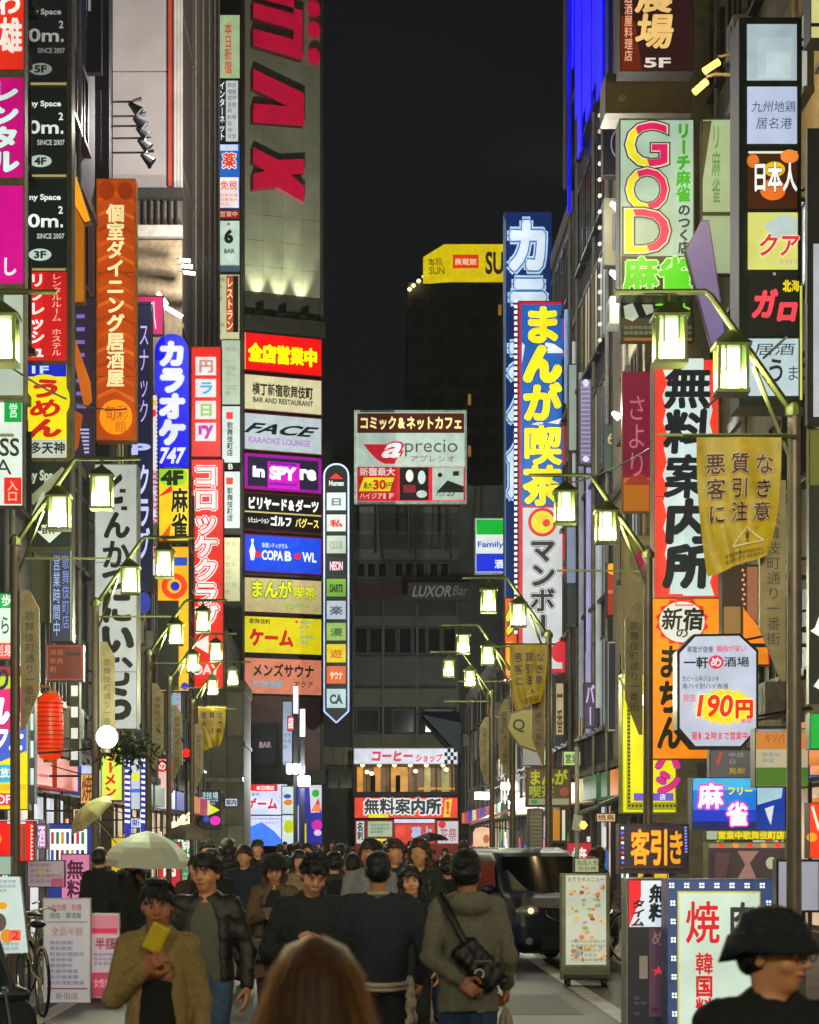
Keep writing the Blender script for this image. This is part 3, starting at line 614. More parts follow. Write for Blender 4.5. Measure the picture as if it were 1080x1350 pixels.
# --- neon cluster
s = S('navy neon sign column with white lettering between the orange and blue signs', 181, 400, 200, 780, 60, '10183c', cat='sign', lit=.8, depth=.4)
s.t('スナック', 183, 425, 197, 560, 'b8a8e8', .0); s.t('P', 172, 585, 199, 600, 'a8b8f8', .05); s.t('クラブ', 182, 612, 198, 740, 'c0c8ff', .03); s.el(190, 795, 9, 14, '283898'); s.done()
s = S('magenta topped sign with a white symbol behind the blue karaoke sign', 181, 390, 216, 442, 66, 'e0106c', cat='sign', lit=.85); s.r(183, 398, 202, 440, '142050'); s.t('八', 198, 395, 206, 436, 'f0e8ff', .04); s.done()
def bulbs(lab, pts, D, c='e8ecff', r=1.5, s_=1.8, grp=None, back=None):
    x0 = min(p[0] for p in pts); x1 = max(p[0] for p in pts); y0 = min(p[1] for p in pts); y1 = max(p[1] for p in pts)
    P = Plane(x0-2, y0-2, x1+2, y1+2, D); o = tuple(P.P(x0, y1)); m = MB()
    t = thing('bulb_strip', lab, 'light strip', o, grp)
    for x, y in pts: m.obox(P.P(x-r, y+r, .02), P.u, (0, 0, 1), P.N, 0, 2*r*D/F, 0, 2*r*D/F, 0, .04)
    m.build('bulb', glow(c, s_, 0), t, kind='stuff'); m = MB(); m.obox(P.P(x0-2.2, y1+2.2, 0), P.u, (0, 0, 1), P.N, 0, P.w*1.02, 0, (y1-y0+4.4)*D/F, -.1, 0); m.build('backing', paint('101838', .5), t); return t
bulbs('twin column of white bulbs left of the blue karaoke sign', [(194+j*3.5, 445+i*5.6) for i in range(32) for j in range(1)]+[(196, 450)], 63)
s = S('narrow bulb-edged white and red sign left of the karaoke sign', 198, 520, 209, 760, 64, 'e8e4f0', cat='sign', lit=.85)
s.el(203, 532, 3.5, 5, 'f0c020'); s.el(203, 545, 3.5, 5, 'e02040'); s.t('無料相談', 200, 620, 208, 740, 'c04868')
for i in range(42): s.r(198.3, 522+i*5.6, 200, 524.6+i*5.6, '1830a0'); s.r(207, 522+i*5.6, 208.7, 524.6+i*5.6, '1830a0')
s.done()
sh = [(204, 616), (204, 462)]+[(226.5-22*math.cos(a), 462-22*math.sin(a)) for a in [i*math.pi/10 for i in range(1, 10)]]+[(249, 462), (249, 616)]
s = S('round-topped blue sign with white katakana for karaoke', 204, 440, 249, 616, 67.5, '0c10e8', cat='sign', frame='15161e', depth=.5, shape=sh)
s.t('カラオケ', 209, 450, 245, 588, 'e8ecff', .085, out=('5868f0', .03)); s.t('747', 211, 590, 244, 612, 'e8ecff', .04, skew=.2); s.arm(226, [480, 580], -6); s.done()
s = S('yellow mahjong sign with red rays under the blue karaoke sign', 207, 617, 250, 714, 67.6, 'f8d018', cat='sign', depth=.45); s.el(228, 628, 20, 14, '98d818'); s.t('4F', 212, 620, 242, 640, '102010', .06); s.poly([(208, 656), (226, 640), (228, 648)], 'e02818'); s.poly([(208, 714), (226, 690), (222, 714)], 'e85010'); s.t('麻雀', 226, 644, 248, 710, '101408', .05, out=('fff070', .02)); s.done()
s = S('yellow sign with a red and blue bullseye below the mahjong sign', 205, 720, 250, 912, 68, 'f8b810', cat='sign', depth=.45); s.r(207, 735, 247, 746, '1850c8'); s.el(230, 773, 17, 17, 'f04010'); s.el(230, 773, 9.5, 9.5, 'f8b810'); s.el(231, 773, 6, 6, '2020c0'); s.r(238, 790, 247, 900, 'f0c010'); s.el(244, 905, 5, 5, '1020d0'); s.r(206, 792, 236, 910, '283028', .3); s.done()
s = S('red sign column with four white picture squares', 252, 457, 292, 603, 82.6, 'f02410', cat='sign', frame='b83028', depth=.5)
for i, (c, ch) in enumerate((('c89888', '円'), ('48b8e0', 'ラ'), ('98d070', '日'), ('c818b0', 'ry'))): s.r(258, 471+i*29, 285, 495+i*29, 'f4ecec'); s.t(ch, 262, 474+i*29, 282, 492+i*29, c, .05)
s.arm(270, [500], -6); s.done()
s = S('long red sign with outlined white katakana running down', 252, 605, 295, 907, 82.8, 'f02814', cat='sign', frame='b83028', depth=.5)
s.t('コロッケクラブ', 255, 612, 288, 830, 'fff4f0', .035, out=('f02814', .05), out2=('ffffff', .1)); s.poly([(255, 850), (275, 838), (275, 862)], 'fff0e8'); s.t('DAY', 256, 876, 290, 890, 'ffe8e0', .03); s.done()
# lower left jumble
s = S('small red neon katakana sign at the foot of the white pillar sign', 182, 828, 198, 922, 70, '501828', cat='sign', lit=.8); s.t('パスタン', 183, 830, 196, 918, 'f8b0c0', .04, lit=1.1); s.done()
s = S('tall cyan sign edged with pink bulbs behind the far left lamps', 197, 793, 240, 1010, 73, '8cc8dc', cat='sign', lit=.7, depth=.4)
s.r(199, 795, 232, 848, 'a8d8c8'); s.t('営業中', 202, 800, 220, 842, 'c048a0'); s.t('居酒屋飲', 199, 852, 210, 920, '28885c', .03)
for i in range(26): s.r(210, 850+i*6, 212, 853+i*6, 'd838a0', 1.1); s.r(234, 800+i*8, 237, 804+i*8, 'e85080', 1.1)
s.t('歌舞伎町', 215, 930, 230, 1004, '30788c'); s.arm(220, [840, 960], -6); s.done()
s = S('small pink and gold lit sign beside the nameplate board on the left', 180, 925, 198, 968, 71, 'c88850', cat='sign', lit=.7); s.rows(181, 928, 196, 965, 4, 'fff0d8', 3); s.done()
s = S('small yellow-green sign with red characters at street level left', 133, 985, 162, 1056, 47, 'd8f050', cat='sign', depth=.3); s.t('ラーメン', 137, 988, 154, 1052, 'd81810', .06); s.done()
s = S('red round-cornered small sign with a white seal and pink poster', 199, 1000, 228, 1045, 69, 'e8c0b0', cat='sign'); s.el(214, 1010, 8, 8, 'd81828'); s.t('の', 209, 1004, 219, 1016, 'ffe8e0', .04); s.rows(203, 1020, 225, 1042, 3, 'b85848', 5); s.bor(199, 1000, 228, 1045, 1.2, 'a01818'); s.done()
s = S('lilac poster board hanging in the distance on the left', 230, 1018, 248, 1070, 80, 'b8a8d0', cat='sign', lit=.6); s.rows(232, 1022, 246, 1066, 5, '7058a0', 6); s.done()
for k, (x, D) in enumerate(((168, 48), (189, 48.2))):
    P = Plane(x-4, 995, x+4, 1085, D); o = tuple(P.P(x, 1085)); t = thing('striped_pole', 'blue and white slanted-stripe light pole, '+('left', 'right')[k]+' of the pair at street level left', 'light pole', o, 'pair of striped light poles')
    m = MB(); m.cyl((X(x, D), D, .12), (X(x, D), D, Z(996, D)), .055, n=12); m.build('tube', glow('2838c8', .7), t)
    for i in range(12): 
        z = Z(1085-i*7.4, D); m = MB(); m.cyl((X(x, D)-.003, D, z), (X(x, D)+.003, D, z+.055), .058, n=12); m.build('stripe', glow('f0f4ff', 1.1), t)
s = S('white menu lightbox between the striped poles', 172, 1000, 186, 1068, 48.1, 'c8d4e8', cat='lightbox', lit=.8); s.el(179, 1024, 5, 6, 'e0d828'); s.r(172.5, 1040, 185.5, 1045, '4068d8'); s.done()
# red paper lantern
t = thing('paper_lantern', 'long glowing red paper lantern hanging at the left', 'paper lantern', (X(66, 33), 33, Z(1000, 33)))
m = MB(); D = 33; k = D/F; m.lathe((X(66, D), D, Z(1002, D)), [(8*k, 0), (14*k, 3*k), (17*k, 12*k), (18*k, 40*k), (17*k, 70*k), (14*k, 84*k), (8*k, 88*k)], 24); m.build('shade', glow('f03808', .8, .4), t, smooth=True)
m = MB(); m.lathe((X(66, D), D, Z(1002, D)), [(9*k, -3*k), (9*k, 1*k)], 16); m.lathe((X(66, D), D, Z(1002, D)), [(9*k, 87*k), (9*k, 91*k)], 16); m.cyl((X(66, D), D, Z(912, D)), (X(66, D), D, Z(905, D)), .01); m.tube([(X(66, D), D, Z(905, D)), (-6.1, D, Z(905, D))], .02); m.build('rim', paint('a8702a', .5, .3), t)
for i in range(12): m = MB(); m.lathe((X(66, D), D, Z(994-i*6, D)), [(18.2*k, 0), (18.35*k, .5*k), (18.2*k, 1*k)], 24); m.build('rib', paint('8a1c08', .6), t)
s = S('dark red board with a pale bar beside the white pillar sign', 61, 850, 110, 898, 34, '6a1812', cat='sign', lit=.45); s.bor(62, 851, 109, 897, 2, 'a03820', .5); s.r(88, 860, 107, 864, '302020', 0); s.rows(66, 856, 84, 890, 3, 'a86848', 3, lit=.4); s.done()
s = S('black and white vertical bar sign behind the red lantern', 92, 900, 105, 1010, 33.6, '20281c', cat='sign', lit=.4)
for i in range(4): s.r(94, 904+i*28, 103, 918+i*28, 'e0e8e0', .8)
s.done()
s = S('narrow white and grey striped strip by the left edge', 36, 900, 46, 1060, 29.7, '585468', cat='sign', lit=.4)
for i in range(4): s.r(37, 905+i*36, 45, 927+i*36, 'c8d4e4', .8)
s.done()
s = S('slanted grey glass case with blue-lit writing beside the far left post', 68, 725, 96, 846, 36, '2a3350', cat='sign', lit=.6, depth=.3); s.t('営業時間中', 70, 732, 80, 840, '98b0e8', .0); s.t('歌舞伎町店', 82, 732, 92, 830, '7088d0', .0); s.r(93, 726, 95.5, 845, 'a8b898', .5); s.done()
s = S('olive metal shutter box behind the second lamp post on the left', 40, 735, 66, 820, 36.5, '4a4c30', cat='cabinet', lit=0); s.done()
# globe lamp with greenery
t = thing('globe_lamp', 'round white globe lamp glowing among leaves at the left', 'lamp', (X(141, 29.6), 29.6, Z(985, 29.6))); p = (X(141, 29.6), 29.6, Z(972, 29.6))
m = MB(); m.lathe(p, [(.03, -.15), (.10, -.11), (.14, -.04), (.14, .04), (.10, .11), (.03, .15)], 24); m.build('globe', glow('fffff0', 6, 0), t, smooth=True); m = MB(); m.cyl((p[0], p[1], p[2]-.2), (p[0], p[1], p[2]-.14), .05); m.tube([(p[0], p[1], p[2]-.18), (-3.5, 30.3, p[2]-.3)], .02); m.build('bracket', paint('3a3a2a', .5), t)
ld = bpy.data.lights.new('globe_light', 'POINT'); ld.energy = 160; ld.color = (.86, 1, .6); ld.shadow_soft_size = .14; lo = bpy.data.objects.new('globe_light', ld); COL.objects.link(lo); lo.location = (p[0]+.05, p[1]-.3, p[2]+.12)
t = thing('hanging_plant', 'dark green leafy branches hanging around the globe lamp', 'plant', (X(160, 31.2), 31.2, Z(1010, 31.2)))
m = MB(); rr = random.Random(3); lfm = paint('1c3014', .5, 0, .5, 6)
for i in range(300):
    cx, cy = rr.gauss(165, 24), rr.gauss(990, 11); d = 31.2+rr.uniform(-.2, .4); q = Vector((X(cx, d), d, Z(cy, d))); a = Vector((rr.uniform(-1, 1), rr.uniform(-1, 1), rr.uniform(-1, 1))).normalized()*.06; b_ = a.orthogonal().normalized()*.022
    m.add([q-a, q+b_, q+a, q-b_], [(0, 1, 2, 3)])
m.build('foliage', lfm, t, kind='stuff'); m = MB(); m.tube([(-6, 31.3, Z(1005, 31)), (X(130, 31), 31.3, Z(985, 31)), (X(205, 31.3), 31.3, Z(1000, 31))], .014); m.build('stem', paint('3c2c1a', .8), t)
# --- narrow strip on the pier beside the tower
s = S('narrow vertical strip of stacked tenant signs left of the tower', 286.5, 18, 318.5, 800, 146.6, None, cat='sign strip', frame='23251f', depth=.6, fr=.8)
s.cell(288, 20, 316, 103, 'a8c090', .8); s.t('本日新宿', 296, 30, 306, 98, 'c83820', .02)
s.cell(288, 106, 316, 188, '20242a', .7); s.r(298, 107, 314, 187, 'c8d0cc', .8); s.t('インターネット', 289, 108, 297, 186, 'e8ecf0', .02); s.rows(300, 110, 312, 186, 9, '606870', 8)
s.cell(288, 191, 316, 276, '2060b8', .85); s.r(289, 235, 315, 275, 'e8e0e0'); s.r(290, 192, 314, 200, 'c8d0e8'); s.t('薬', 293, 203, 312, 224, 'e04030', .06, out=('ffffff', .05)); s.t('免税', 291, 240, 313, 252, 'e05848', .03); s.rows(290, 257, 314, 274, 3, 'e06858', 4)
s.cell(288, 278, 316, 290, '782018', .8); s.t('営業中', 290, 280, 314, 288, 'e8a890')
s.cell(288, 293, 316, 358, 'b8d0c0', .85); s.t('6', 296, 304, 308, 323, '181c18', .06); s.t('BAR', 296, 330, 310, 336, '303830'); s.el(302, 297.5, 2, 1.5, 'b03030'); s.r(288, 352, 316, 360, '405060')
s.cell(288, 364, 316, 449, 'b8b890', .8); s.r(299, 366, 308, 440, 'a84420', .8); s.t('レストラン', 299, 368, 308, 438, 'ffd0a0', .03); s.r(308, 366, 315, 440, '181814', .5); s.rows(290, 368, 297, 445, 9, '686848', 2)
s.cell(293, 451, 317, 535, 'a8b4a0', .75); s.rows(297, 460, 313, 528, 8, '98a48c', 4, lit=.75)
for y in (538, 624): s.cell(293, y, 317, y+74, 'b8c4c4', .8); s.r(299, y+8, 308, y+17, 'd83838'); s.t('歌舞伎町店', 300, y+21, 308, y+66, '282c30', .02)
s.cell(293, 613, 317, 622, '101210', .5); s.t('B', 302, 614, 308, 621, 'c0c8c0')
s.cell(293, 711, 317, 794, 'c8c89c', .8); s.rows(297, 716, 313, 788, 8, 'b0ac80', 4, lit=.8); s.done()
# --- the tower's big boards
def tboard(label, y0, y1, face, **k):
    s = S(label, 321, y0, 424.5, y1, 149.6, face, D2=151.9, cat='sign board', group='stacked boards on the tower', depth=.35, frame='6a2024', fr=1.2, **k); return s
s = tboard('red board with yellow characters, topmost board on the tower', 437, 488, 'e80808'); s.r(321, 438, 323, 487, 'e8c898'); s.t('全店営業中', 327, 452, 418, 476, 'fff800', .07); s.done()
s = tboard('cream board with black brush characters below the red board', 492, 540, 'c8c09a', lit=.9); s.t('横丁新宿歌舞伎町', 332, 503, 412, 520, '1c1810', .04); s.t('BAR AND RESTAURANT', 333, 522, 412, 529, '2c2820', .02); s.done()
s = tboard('pale lilac-grey board reading FACE in black italics', 543, 593, 'a8b4bc', lit=.9); s.t('FACE', 328, 556, 414, 570, '14181c', .03, skew=.5); s.t('KARAOKE LOUNGE', 327, 575, 408, 583, 'a070b8', .02); s.done()
s = tboard('black board with a purple frame and magenta centre block', 596, 645, '241c34'); s.bor(322, 597, 423, 644, 4, '8c1090'); s.r(352, 606, 394, 641, 'c010b0'); s.t('in', 332, 613, 348, 628, 'f0f0f8', .05); s.t('SPY', 354, 612, 390, 630, 'f4f0ff', .06); s.t('re', 394, 613, 416, 628, 'f0f0f8', .05); s.r(354, 607, 390, 610, '5820a0'); s.r(354, 634, 390, 637, '7818a0'); s.done()
s = tboard('black board with white katakana for billiards, darts and golf', 648, 698, '100c10'); s.t('ビリヤード&ダーツ', 326, 654, 420, 671, 'f8f8f4', .05); s.r(322, 673, 423, 675, 'b8a868'); s.t('シミュレーション', 326, 681, 354, 689, 'e8e8e0', .03); s.t('ゴルフ', 355, 678, 384, 692, 'f8f8f4', .05); s.t('バグース', 388, 679, 420, 692, 'f0e070', .03); s.done()
s = tboard('blue board with a white pin and bowling lettering', 703, 754, '1848d8'); s.bor(322, 704, 423, 753, 1.5, '6018a0'); s.poly([(330, 738), (328, 726), (331, 716), (330, 710), (334, 710), (333, 716), (336, 726), (334, 738)], 'f0f4ff'); s.el(339, 730, 4, 4, 'e02028'); s.t('COPA', 344, 724, 372, 737, 'eef2ff', .03); s.t('B', 374, 724, 383, 737, 'eef2ff', .04); s.el(391, 730, 4.2, 4.2, 'e82030'); s.t('WL', 397, 724, 416, 737, 'eef2ff', .03); s.t('新宿シティボウル', 344, 714, 378, 721, 'c8d8ff', .02); s.done()
s = tboard('tan board with bubbly yellow and green manga cafe lettering', 760, 807, 'c8b880', lit=.9); s.t('まんが', 329, 764, 384, 788, 'f0e818', .05, out=('208048', .06)); s.t('喫茶', 385, 770, 416, 787, 'f0e818', .04, out=('208048', .05)); s.t('マンボー', 372, 792, 408, 802, '88b838', .04); s.done()
s = tboard('bright yellow board with large red katakana for games', 811, 861, 'e8d810'); s.t('ケーム', 328, 828, 386, 852, 'd01818', .06); s.t('歌舞伎町', 328, 815, 356, 822, '382810', .03); s.el(390, 817, 2, 2, 'd04020')
s.rows(394, 815, 412, 848, 5, '58a0a0', 3); s.done()
s = tboard('salmon board with black katakana for a mens sauna, lowest on the tower', 866, 915, 'd88060'); s.t('メンズサウナ', 332, 874, 414, 892, '141414', .04); s.t('カプセル宿', 332, 896, 370, 906, '40b8d8', .04); s.t('アクア', 386, 896, 412, 905, '302820', .02); s.done()
s = S('sliver of a yellow and red game sign at the left side of the tower boards', 295, 812, 320, 862, 148, 'e8d810', cat='sign'); s.t('ム', 302, 832, 318, 850, 'c82020', .05); s.t('ー', 295, 834, 304, 848, 'c82020', .04); s.done()
s = S('salmon side panel left of the sauna board', 295, 866, 320, 918, 148, 'c87858', cat='sign', lit=.75); s.rows(298, 872, 318, 912, 4, 'e8a888', 3, lit=.8); s.done()
# --- oval strip
oc = 443.5; sh = [(427.5, 938), (427.5, 627)]+[(oc-16*math.cos(a), 627-15*math.sin(a)) for a in [i*math.pi/10 for i in range(1, 10)]]+[(459.5, 627), (459.5, 938), (oc, 953)]
s = S('long capsule-shaped black sign strip outlined in white neon right of the tower', 427, 610, 460, 955, 148, '1c2020', cat='sign strip', depth=.5, shape=sh, lit=.6)
for a_, b_ in zip(sh, sh[1:]+sh[:1]):
    d = Vector((b_[0]-a_[0], b_[1]-a_[1])); L_ = d.length; nn = Vector((-d.y, d.x))/L_*1.1 if L_ else Vector((0, 0)); s.poly([(a_[0]-nn.x, a_[1]-nn.y), (b_[0]-nn.x, b_[1]-nn.y), (b_[0]+nn.x, b_[1]+nn.y), (a_[0]+nn.x, a_[1]+nn.y)], 'b8ccf0', 1.0)
s.poly([(434, 632), (443, 624), (453, 632)], 'c03030'); s.t('Humax', 434, 634, 454, 641, 'd8e0e0', .03, lit=.8)
for y0, y1, f, t_, tc in ((650, 673, 'c8dcd8', '日', '607878'), (679, 701, 'c8d0cc', '私', 'c02828'), (707, 730, 'b0bcae', 'CLUB', '8a928c'), (734, 758, '18181c', 'NEON', 'f0c0d0'), (764, 787, '78b030', 'DARTS', '183018'), (793, 817, 'c4d4dc', '楽', '505868'), (822, 845, 'a8c868', '漫', '487028'), (850, 874, 'e8d818', '遊', 'c86018'), (879, 902, 'e87038', 'サウナ', 'f8e0c0'), (909, 934, 'cce4e8', 'CA', '384850')):
    s.cell(431, y0, 456, y1, f, .72); s.t(t_, 435, y0+7, 452, y1-5, tc, .05)
s.done()
# ground-floor game arcade and lamp poles
s = S('bright white and red game arcade front at the foot of the tower', 322, 1033, 380, 1116, 140, 'd8e0f8', cat='lightbox', lit=1.05); s.r(323, 1034, 366, 1043, 'e81820'); s.t('本日開店', 338, 1036, 362, 1042, 'ffffff', .03); s.t('ゲーム', 325, 1052, 366, 1068, 'e01838', .06, out=('ffffff', .05)); s.t('営業中', 326, 1045, 342, 1050, '4080c0'); s.poly([(323, 1115), (330, 1090), (345, 1084), (362, 1096), (378, 1115)], '3878f0', 1.2); s.r(323, 1074, 379, 1076, '485878', .3); s.rows(335, 1078, 376, 1088, 2, '90a0c8', 3); s.done()
s = S('arcade poster with a yellow and blue figure beside the arcade front', 371, 1036, 388, 1116, 139.5, 'd8ecec', cat='poster', lit=1.0); s.el(380, 1058, 6, 4, 'f08828'); s.el(379, 1050, 5, 3, '3058c0'); s.el(381, 1090, 7, 9, 'd8e010'); s.r(371, 1073, 388, 1075, '303840', .3); s.done()
s = S('vivid blue, pink and green arcade posters right of the lamp poles', 389, 1034, 426, 1116, 141, '2028a0', cat='poster', lit=.9); s.el(396, 1050, 7, 12, '2838d8'); s.poly([(408, 1036), (424, 1034), (424, 1070), (410, 1072)], 'e8e8e8'); s.el(416, 1046, 5, 5, '30c040'); s.poly([(410, 1070), (420, 1052), (424, 1070)], 'e03868'); s.el(418, 1088, 7, 7, 'e020b0'); s.el(419, 1098, 5, 4, 'f0c8f0'); s.r(398, 1074, 405, 1114, '382878'); s.r(401, 1086, 404, 1112, 'e8d830'); s.r(391, 1062, 394, 1112, 'e8e0d8'); s.t('遊', 411, 1060, 423, 1072, 'ffb060'); s.done()
s = S('small lit screen with coloured shapes below the dim billboards at the left', 262, 1042, 292, 1094, 88, '181c20', cat='screen', lit=.5); s.t('遊技場', 264, 1044, 288, 1054, 'b8e0e8', .03); s.poly([(264, 1066), (276, 1060), (290, 1068), (278, 1074)], 'd8e838', .9); s.el(284, 1082, 7, 6, 'e828b8'); s.el(272, 1080, 4, 4, '2848d0'); s.rows(264, 1054, 288, 1062, 2, 'c0d8f0', 2); s.done()
s = S('dark grey doorway billboard with faint pink lettering under the tower', 334, 955, 366, 1010, 146, '2a2f2e', cat='sign', lit=.5); s.t('BAR', 342, 978, 358, 986, 'b898b0', .04, lit=.8); s.done()
for k, (x, D, yt) in enumerate(((390, 122, 905), (399, 118, 935))):
    t = thing('square_lamp_post', 'dark square post with a cluster of bright white lamps, '+('taller left', 'shorter right')[k]+' one before the arcade', 'lamp post', (X(x, D), D, 0), 'dark square lamp posts')
    m = MB(); m.box(X(x, D)-.11, X(x, D)+.11, D-.11, D+.11, 0, Z(yt+36, D)); m.box(X(x, D)-.3, X(x, D)+.3, D-.3, D+.3, 0, .3); m.build('post', paint('12161c', .4, .4), t)
    m = MB(); m.box(X(x, D)-.13, X(x, D)+.13, D-.13, D+.13, Z(yt+36, D), Z(yt, D)); m.build('light_tube', glow('f4f8ff', 1.0, .1), t)
    for j in range(3):
        m = MB(); xx = X(x-8+j*8 if k == 0 else x-2+j*4, D); zz = Z(1014 if k == 0 else 1030, D); m.lathe((xx, D-.3, zz), [(.1, -.28), (.17, -.2), (.17, .2), (.1, .28)], 12); m.build('lamp', glow('ffffff', 6, 0), t, smooth=True)
s = S('red and white small banner sign on the taller square lamp post', 379, 944, 388, 964, 121.5, 'e81820', cat='banner', lit=.95); s.t('店', 380, 946, 387, 961, 'ffd8d8', .05); s.done()
s = S('tall pale blue banner sign left of the taller square lamp post', 372, 924, 386, 1010, 124, 'a8b4cc', cat='banner', lit=.7); s.rows(374, 966, 384, 1006, 5, '4060a0', 3); s.done()

# --- small shop signs crowding the far left street level
for k, (x0, y0, x1, y1, D, f, tx, tc, lab) in enumerate((
 (200, 1050, 232, 1066, 84, 'f4f0e0', '営業中', '606050', 'bright cream shop fascia low at the left beyond the lilac poster'),
 (164, 962, 182, 992, 62, 'e86838', '酒場', 'fff0d8', 'small orange bar sign behind the striped poles'),
 (236, 940, 250, 975, 86, '3048b0', '宝', 'e0e8ff', 'tiny blue projecting sign left of the small yellow banner'),
 (252, 1000, 262, 1036, 92, 'd83048', '薬', 'ffe8e8', 'tiny red projecting sign above the lit screen at the left'),
 (106, 1020, 124, 1060, 42, 'e8b060', '焼', '703010', 'amber lit panel under the red lantern eaves'),
 (48, 1086, 62, 1120, 31, '8c5890', '酒', 'f0d0f0', 'purple lit panel at the far left pavement'),
 (96, 1066, 132, 1082, 45, 'f0d8a8', '居酒屋', '5c3018', 'warm cream fascia above the left pavement'),
 (212, 964, 226, 990, 75, 'e8e8f8', '中華', 'b02020', 'small white sign with red characters below the cyan sign'),
 (296, 1052, 314, 1064, 104, 'c8d8e8', '案内', '303850', 'pale fascia on the olive panelled building'),
 (172, 1078, 198, 1092, 55, 'e8f0ff', '新宿', '3040a0', 'white fascia behind the grey umbrella'))):
    s = S(lab, x0, y0, x1, y1, D, f, cat='sign', lit=.95, depth=.25); s.t(tx, x0+2, y0+2, x1-2, y1-2, tc, .04); Xw = -6.2 if D < 90 else -7; s.arm((x0+x1)/2, [y0+3], Xw, .02); s.done()
t = thing('string_lamp', 'cluster of golden bulb lamps glowing at the far left pavement', 'string lights', (X(238, 66), 66, Z(1100, 66))); m = MB(); rr = random.Random(4)
for i in range(11): m.lathe((X(228+i*2.4, 66), 66+rr.uniform(-.3, .3), Z(1094-i*1.6+rr.uniform(-8, 8), 66)), [(.03, -.09), (.09, -.03), (.09, .03), (.03, .09)], 8)
m.build('bulb', glow('ffe0a0', 2.2, 0), t, kind='stuff'); m = MB(); m.tube([(-6.0, 66, Z(1092, 66)), (X(226, 66), 66, Z(1090, 66)), (X(254, 66), 66, Z(1072, 66))], .012, 5); m.build('wire', paint('2a2a20', .6), t)
t = thing('signal_lamp', 'small red glowing globe on a thin dark pole at the left', 'lamp', (X(246, 70), 70, .12)); m = MB(); m.cyl((X(246, 70), 70, .12), (X(246, 70), 70, Z(998, 70)), .05, n=8); m.build('post', paint('20241c', .5), t); m = MB(); m.lathe((X(246, 70), 70, Z(993, 70)), [(.04, -.14), (.12, -.06), (.12, .06), (.04, .14)], 12); m.build('globe', glow('f02018', 1.2, 0), t)
import bmesh
# =================================================================== SIGNS, RIGHT SIDE AND CENTRE
s = S('square billboard for a comic and internet cafe standing on the far dark roof', 467, 541, 615.5, 664.5, 158, None, cat='billboard', frame='c8dcd0', depth=.5, fr=3)
s.cell(470, 544, 613, 661, 'b8ccc0', .85, name='face'); s.r(471, 545, 612, 571, '4a1c10'); s.t('コミック&ネットカフェ', 474, 549, 610, 567, 'fff0a0', .045)
s.poly([(479, 586)]+[(479+i*3.6, 586+26*math.sin(min(1, i/9)*math.pi/2)*(1 if i < 9 else 1)) for i in range(1, 9)]+[(520, 612), (534, 586)], 'c81830'); s.t('a', 509, 584, 533, 604, 'f4f4f0', .03, skew=.4, out=('c81830', .05)); s.t('precio', 534, 580, 603, 602, '4c4048', -.005); s.t('アプレシオ', 540, 601, 600, 610, '9a6068', .01)
s.r(471, 616, 613, 661, 'd82030'); s.r(471, 616, 525, 660, 'c02024'); s.t('新宿最大', 474, 617, 521, 628, 'f4d8d0', .03); s.poly([(480, 630), (520, 630), (514, 648), (473, 648)], 'f0d820'); s.t('30', 492, 633, 509, 646, 'c02010', .04); s.t('最大', 479, 636, 491, 645, '302010'); s.t('円', 509, 636, 518, 645, '302010'); s.t('ハイジア1F', 474, 650, 520, 659, 'f0c8b8', .02)
s.r(527, 617, 565, 660, '141416'); s.el(540, 628, 5, 8, 'e8e4dc'); s.el(556, 630, 5, 9, 'c8d4d0'); s.r(532, 640, 548, 650, '882030'); s.el(556, 652, 7, 5, 'b8c4bc'); s.r(570, 617, 611, 660, 'a8bcae'); s.el(580, 627, 3, 3, '181818'); s.r(597, 622, 605, 628, '202420'); s.poly([(575, 650), (590, 634), (611, 642), (611, 650)], '181a18'); s.t('パソコン', 575, 646, 600, 656, '303830', .03)
m = MB()
for px in (495, 540, 588):
    p = s.P(px, 664, -.3); m.cyl((p.x, p.y, p.z), (p.x, p.y, Z(690, 158)-2), .09, n=6); m.cyl((p.x, p.y, p.z+3), (p.x+.5, p.y+3, Z(690, 158)-2), .06, n=6)
m.build('support', paint('3a3b36', .5, .5), s.root); s.done()
# rooftop yellow board
s = S('yellow rooftop board with a red panel and black letters SU on the far high-rise', 555, 322, 668, 374, 256, 'e8d008', cat='billboard', depth=1.0, frame='3a3608', fr=.4, shape=[(558, 339), (586, 322), (668, 322), (668, 372), (592, 372), (566, 374), (558, 374)], lit=.9)
s.r(597, 336, 631, 354, 'e84018'); s.t('良蔵館', 599, 341, 629, 350, 'f8d8a8', .04); s.t('SU', 640, 332, 664, 362, '281c30', .03); s.t('本館', 564, 340, 584, 352, '786808', .02, skew=-.3); s.t('SUN', 566, 352, 586, 362, '786808', .02); s.done()
# tall blue sign
s = S('tall navy sign with big pale-blue outlined katakana behind the manga sign', 665, 279, 728, 830, 69.8, '082860', cat='sign', frame='1c3050', depth=.6, fr=1)
s.t('カ', 668, 290, 724, 362, 'e0f0ff', .07, out=('4070b0', .03), out2=('b8d8f8', .07)); s.t('ラオケ館', 668, 364, 724, 660, 'd8ecff', .06, out=('4070b0', .03), out2=('b8d8f8', .07)); s.r(665, 290, 667, 828, '6890b8', .5); s.arm(700, [300, 360], 6); s.done()
# orange sign behind
s = S('orange sign with a dark figure mark behind the manga sign foot', 665, 788, 690, 896, 67.5, 'f06018', cat='sign', depth=.4); s.t('夕', 667, 796, 684, 836, 'e8e020', .1, out=('181008', .06)); s.r(668, 846, 676, 890, 'f8b020'); s.done()
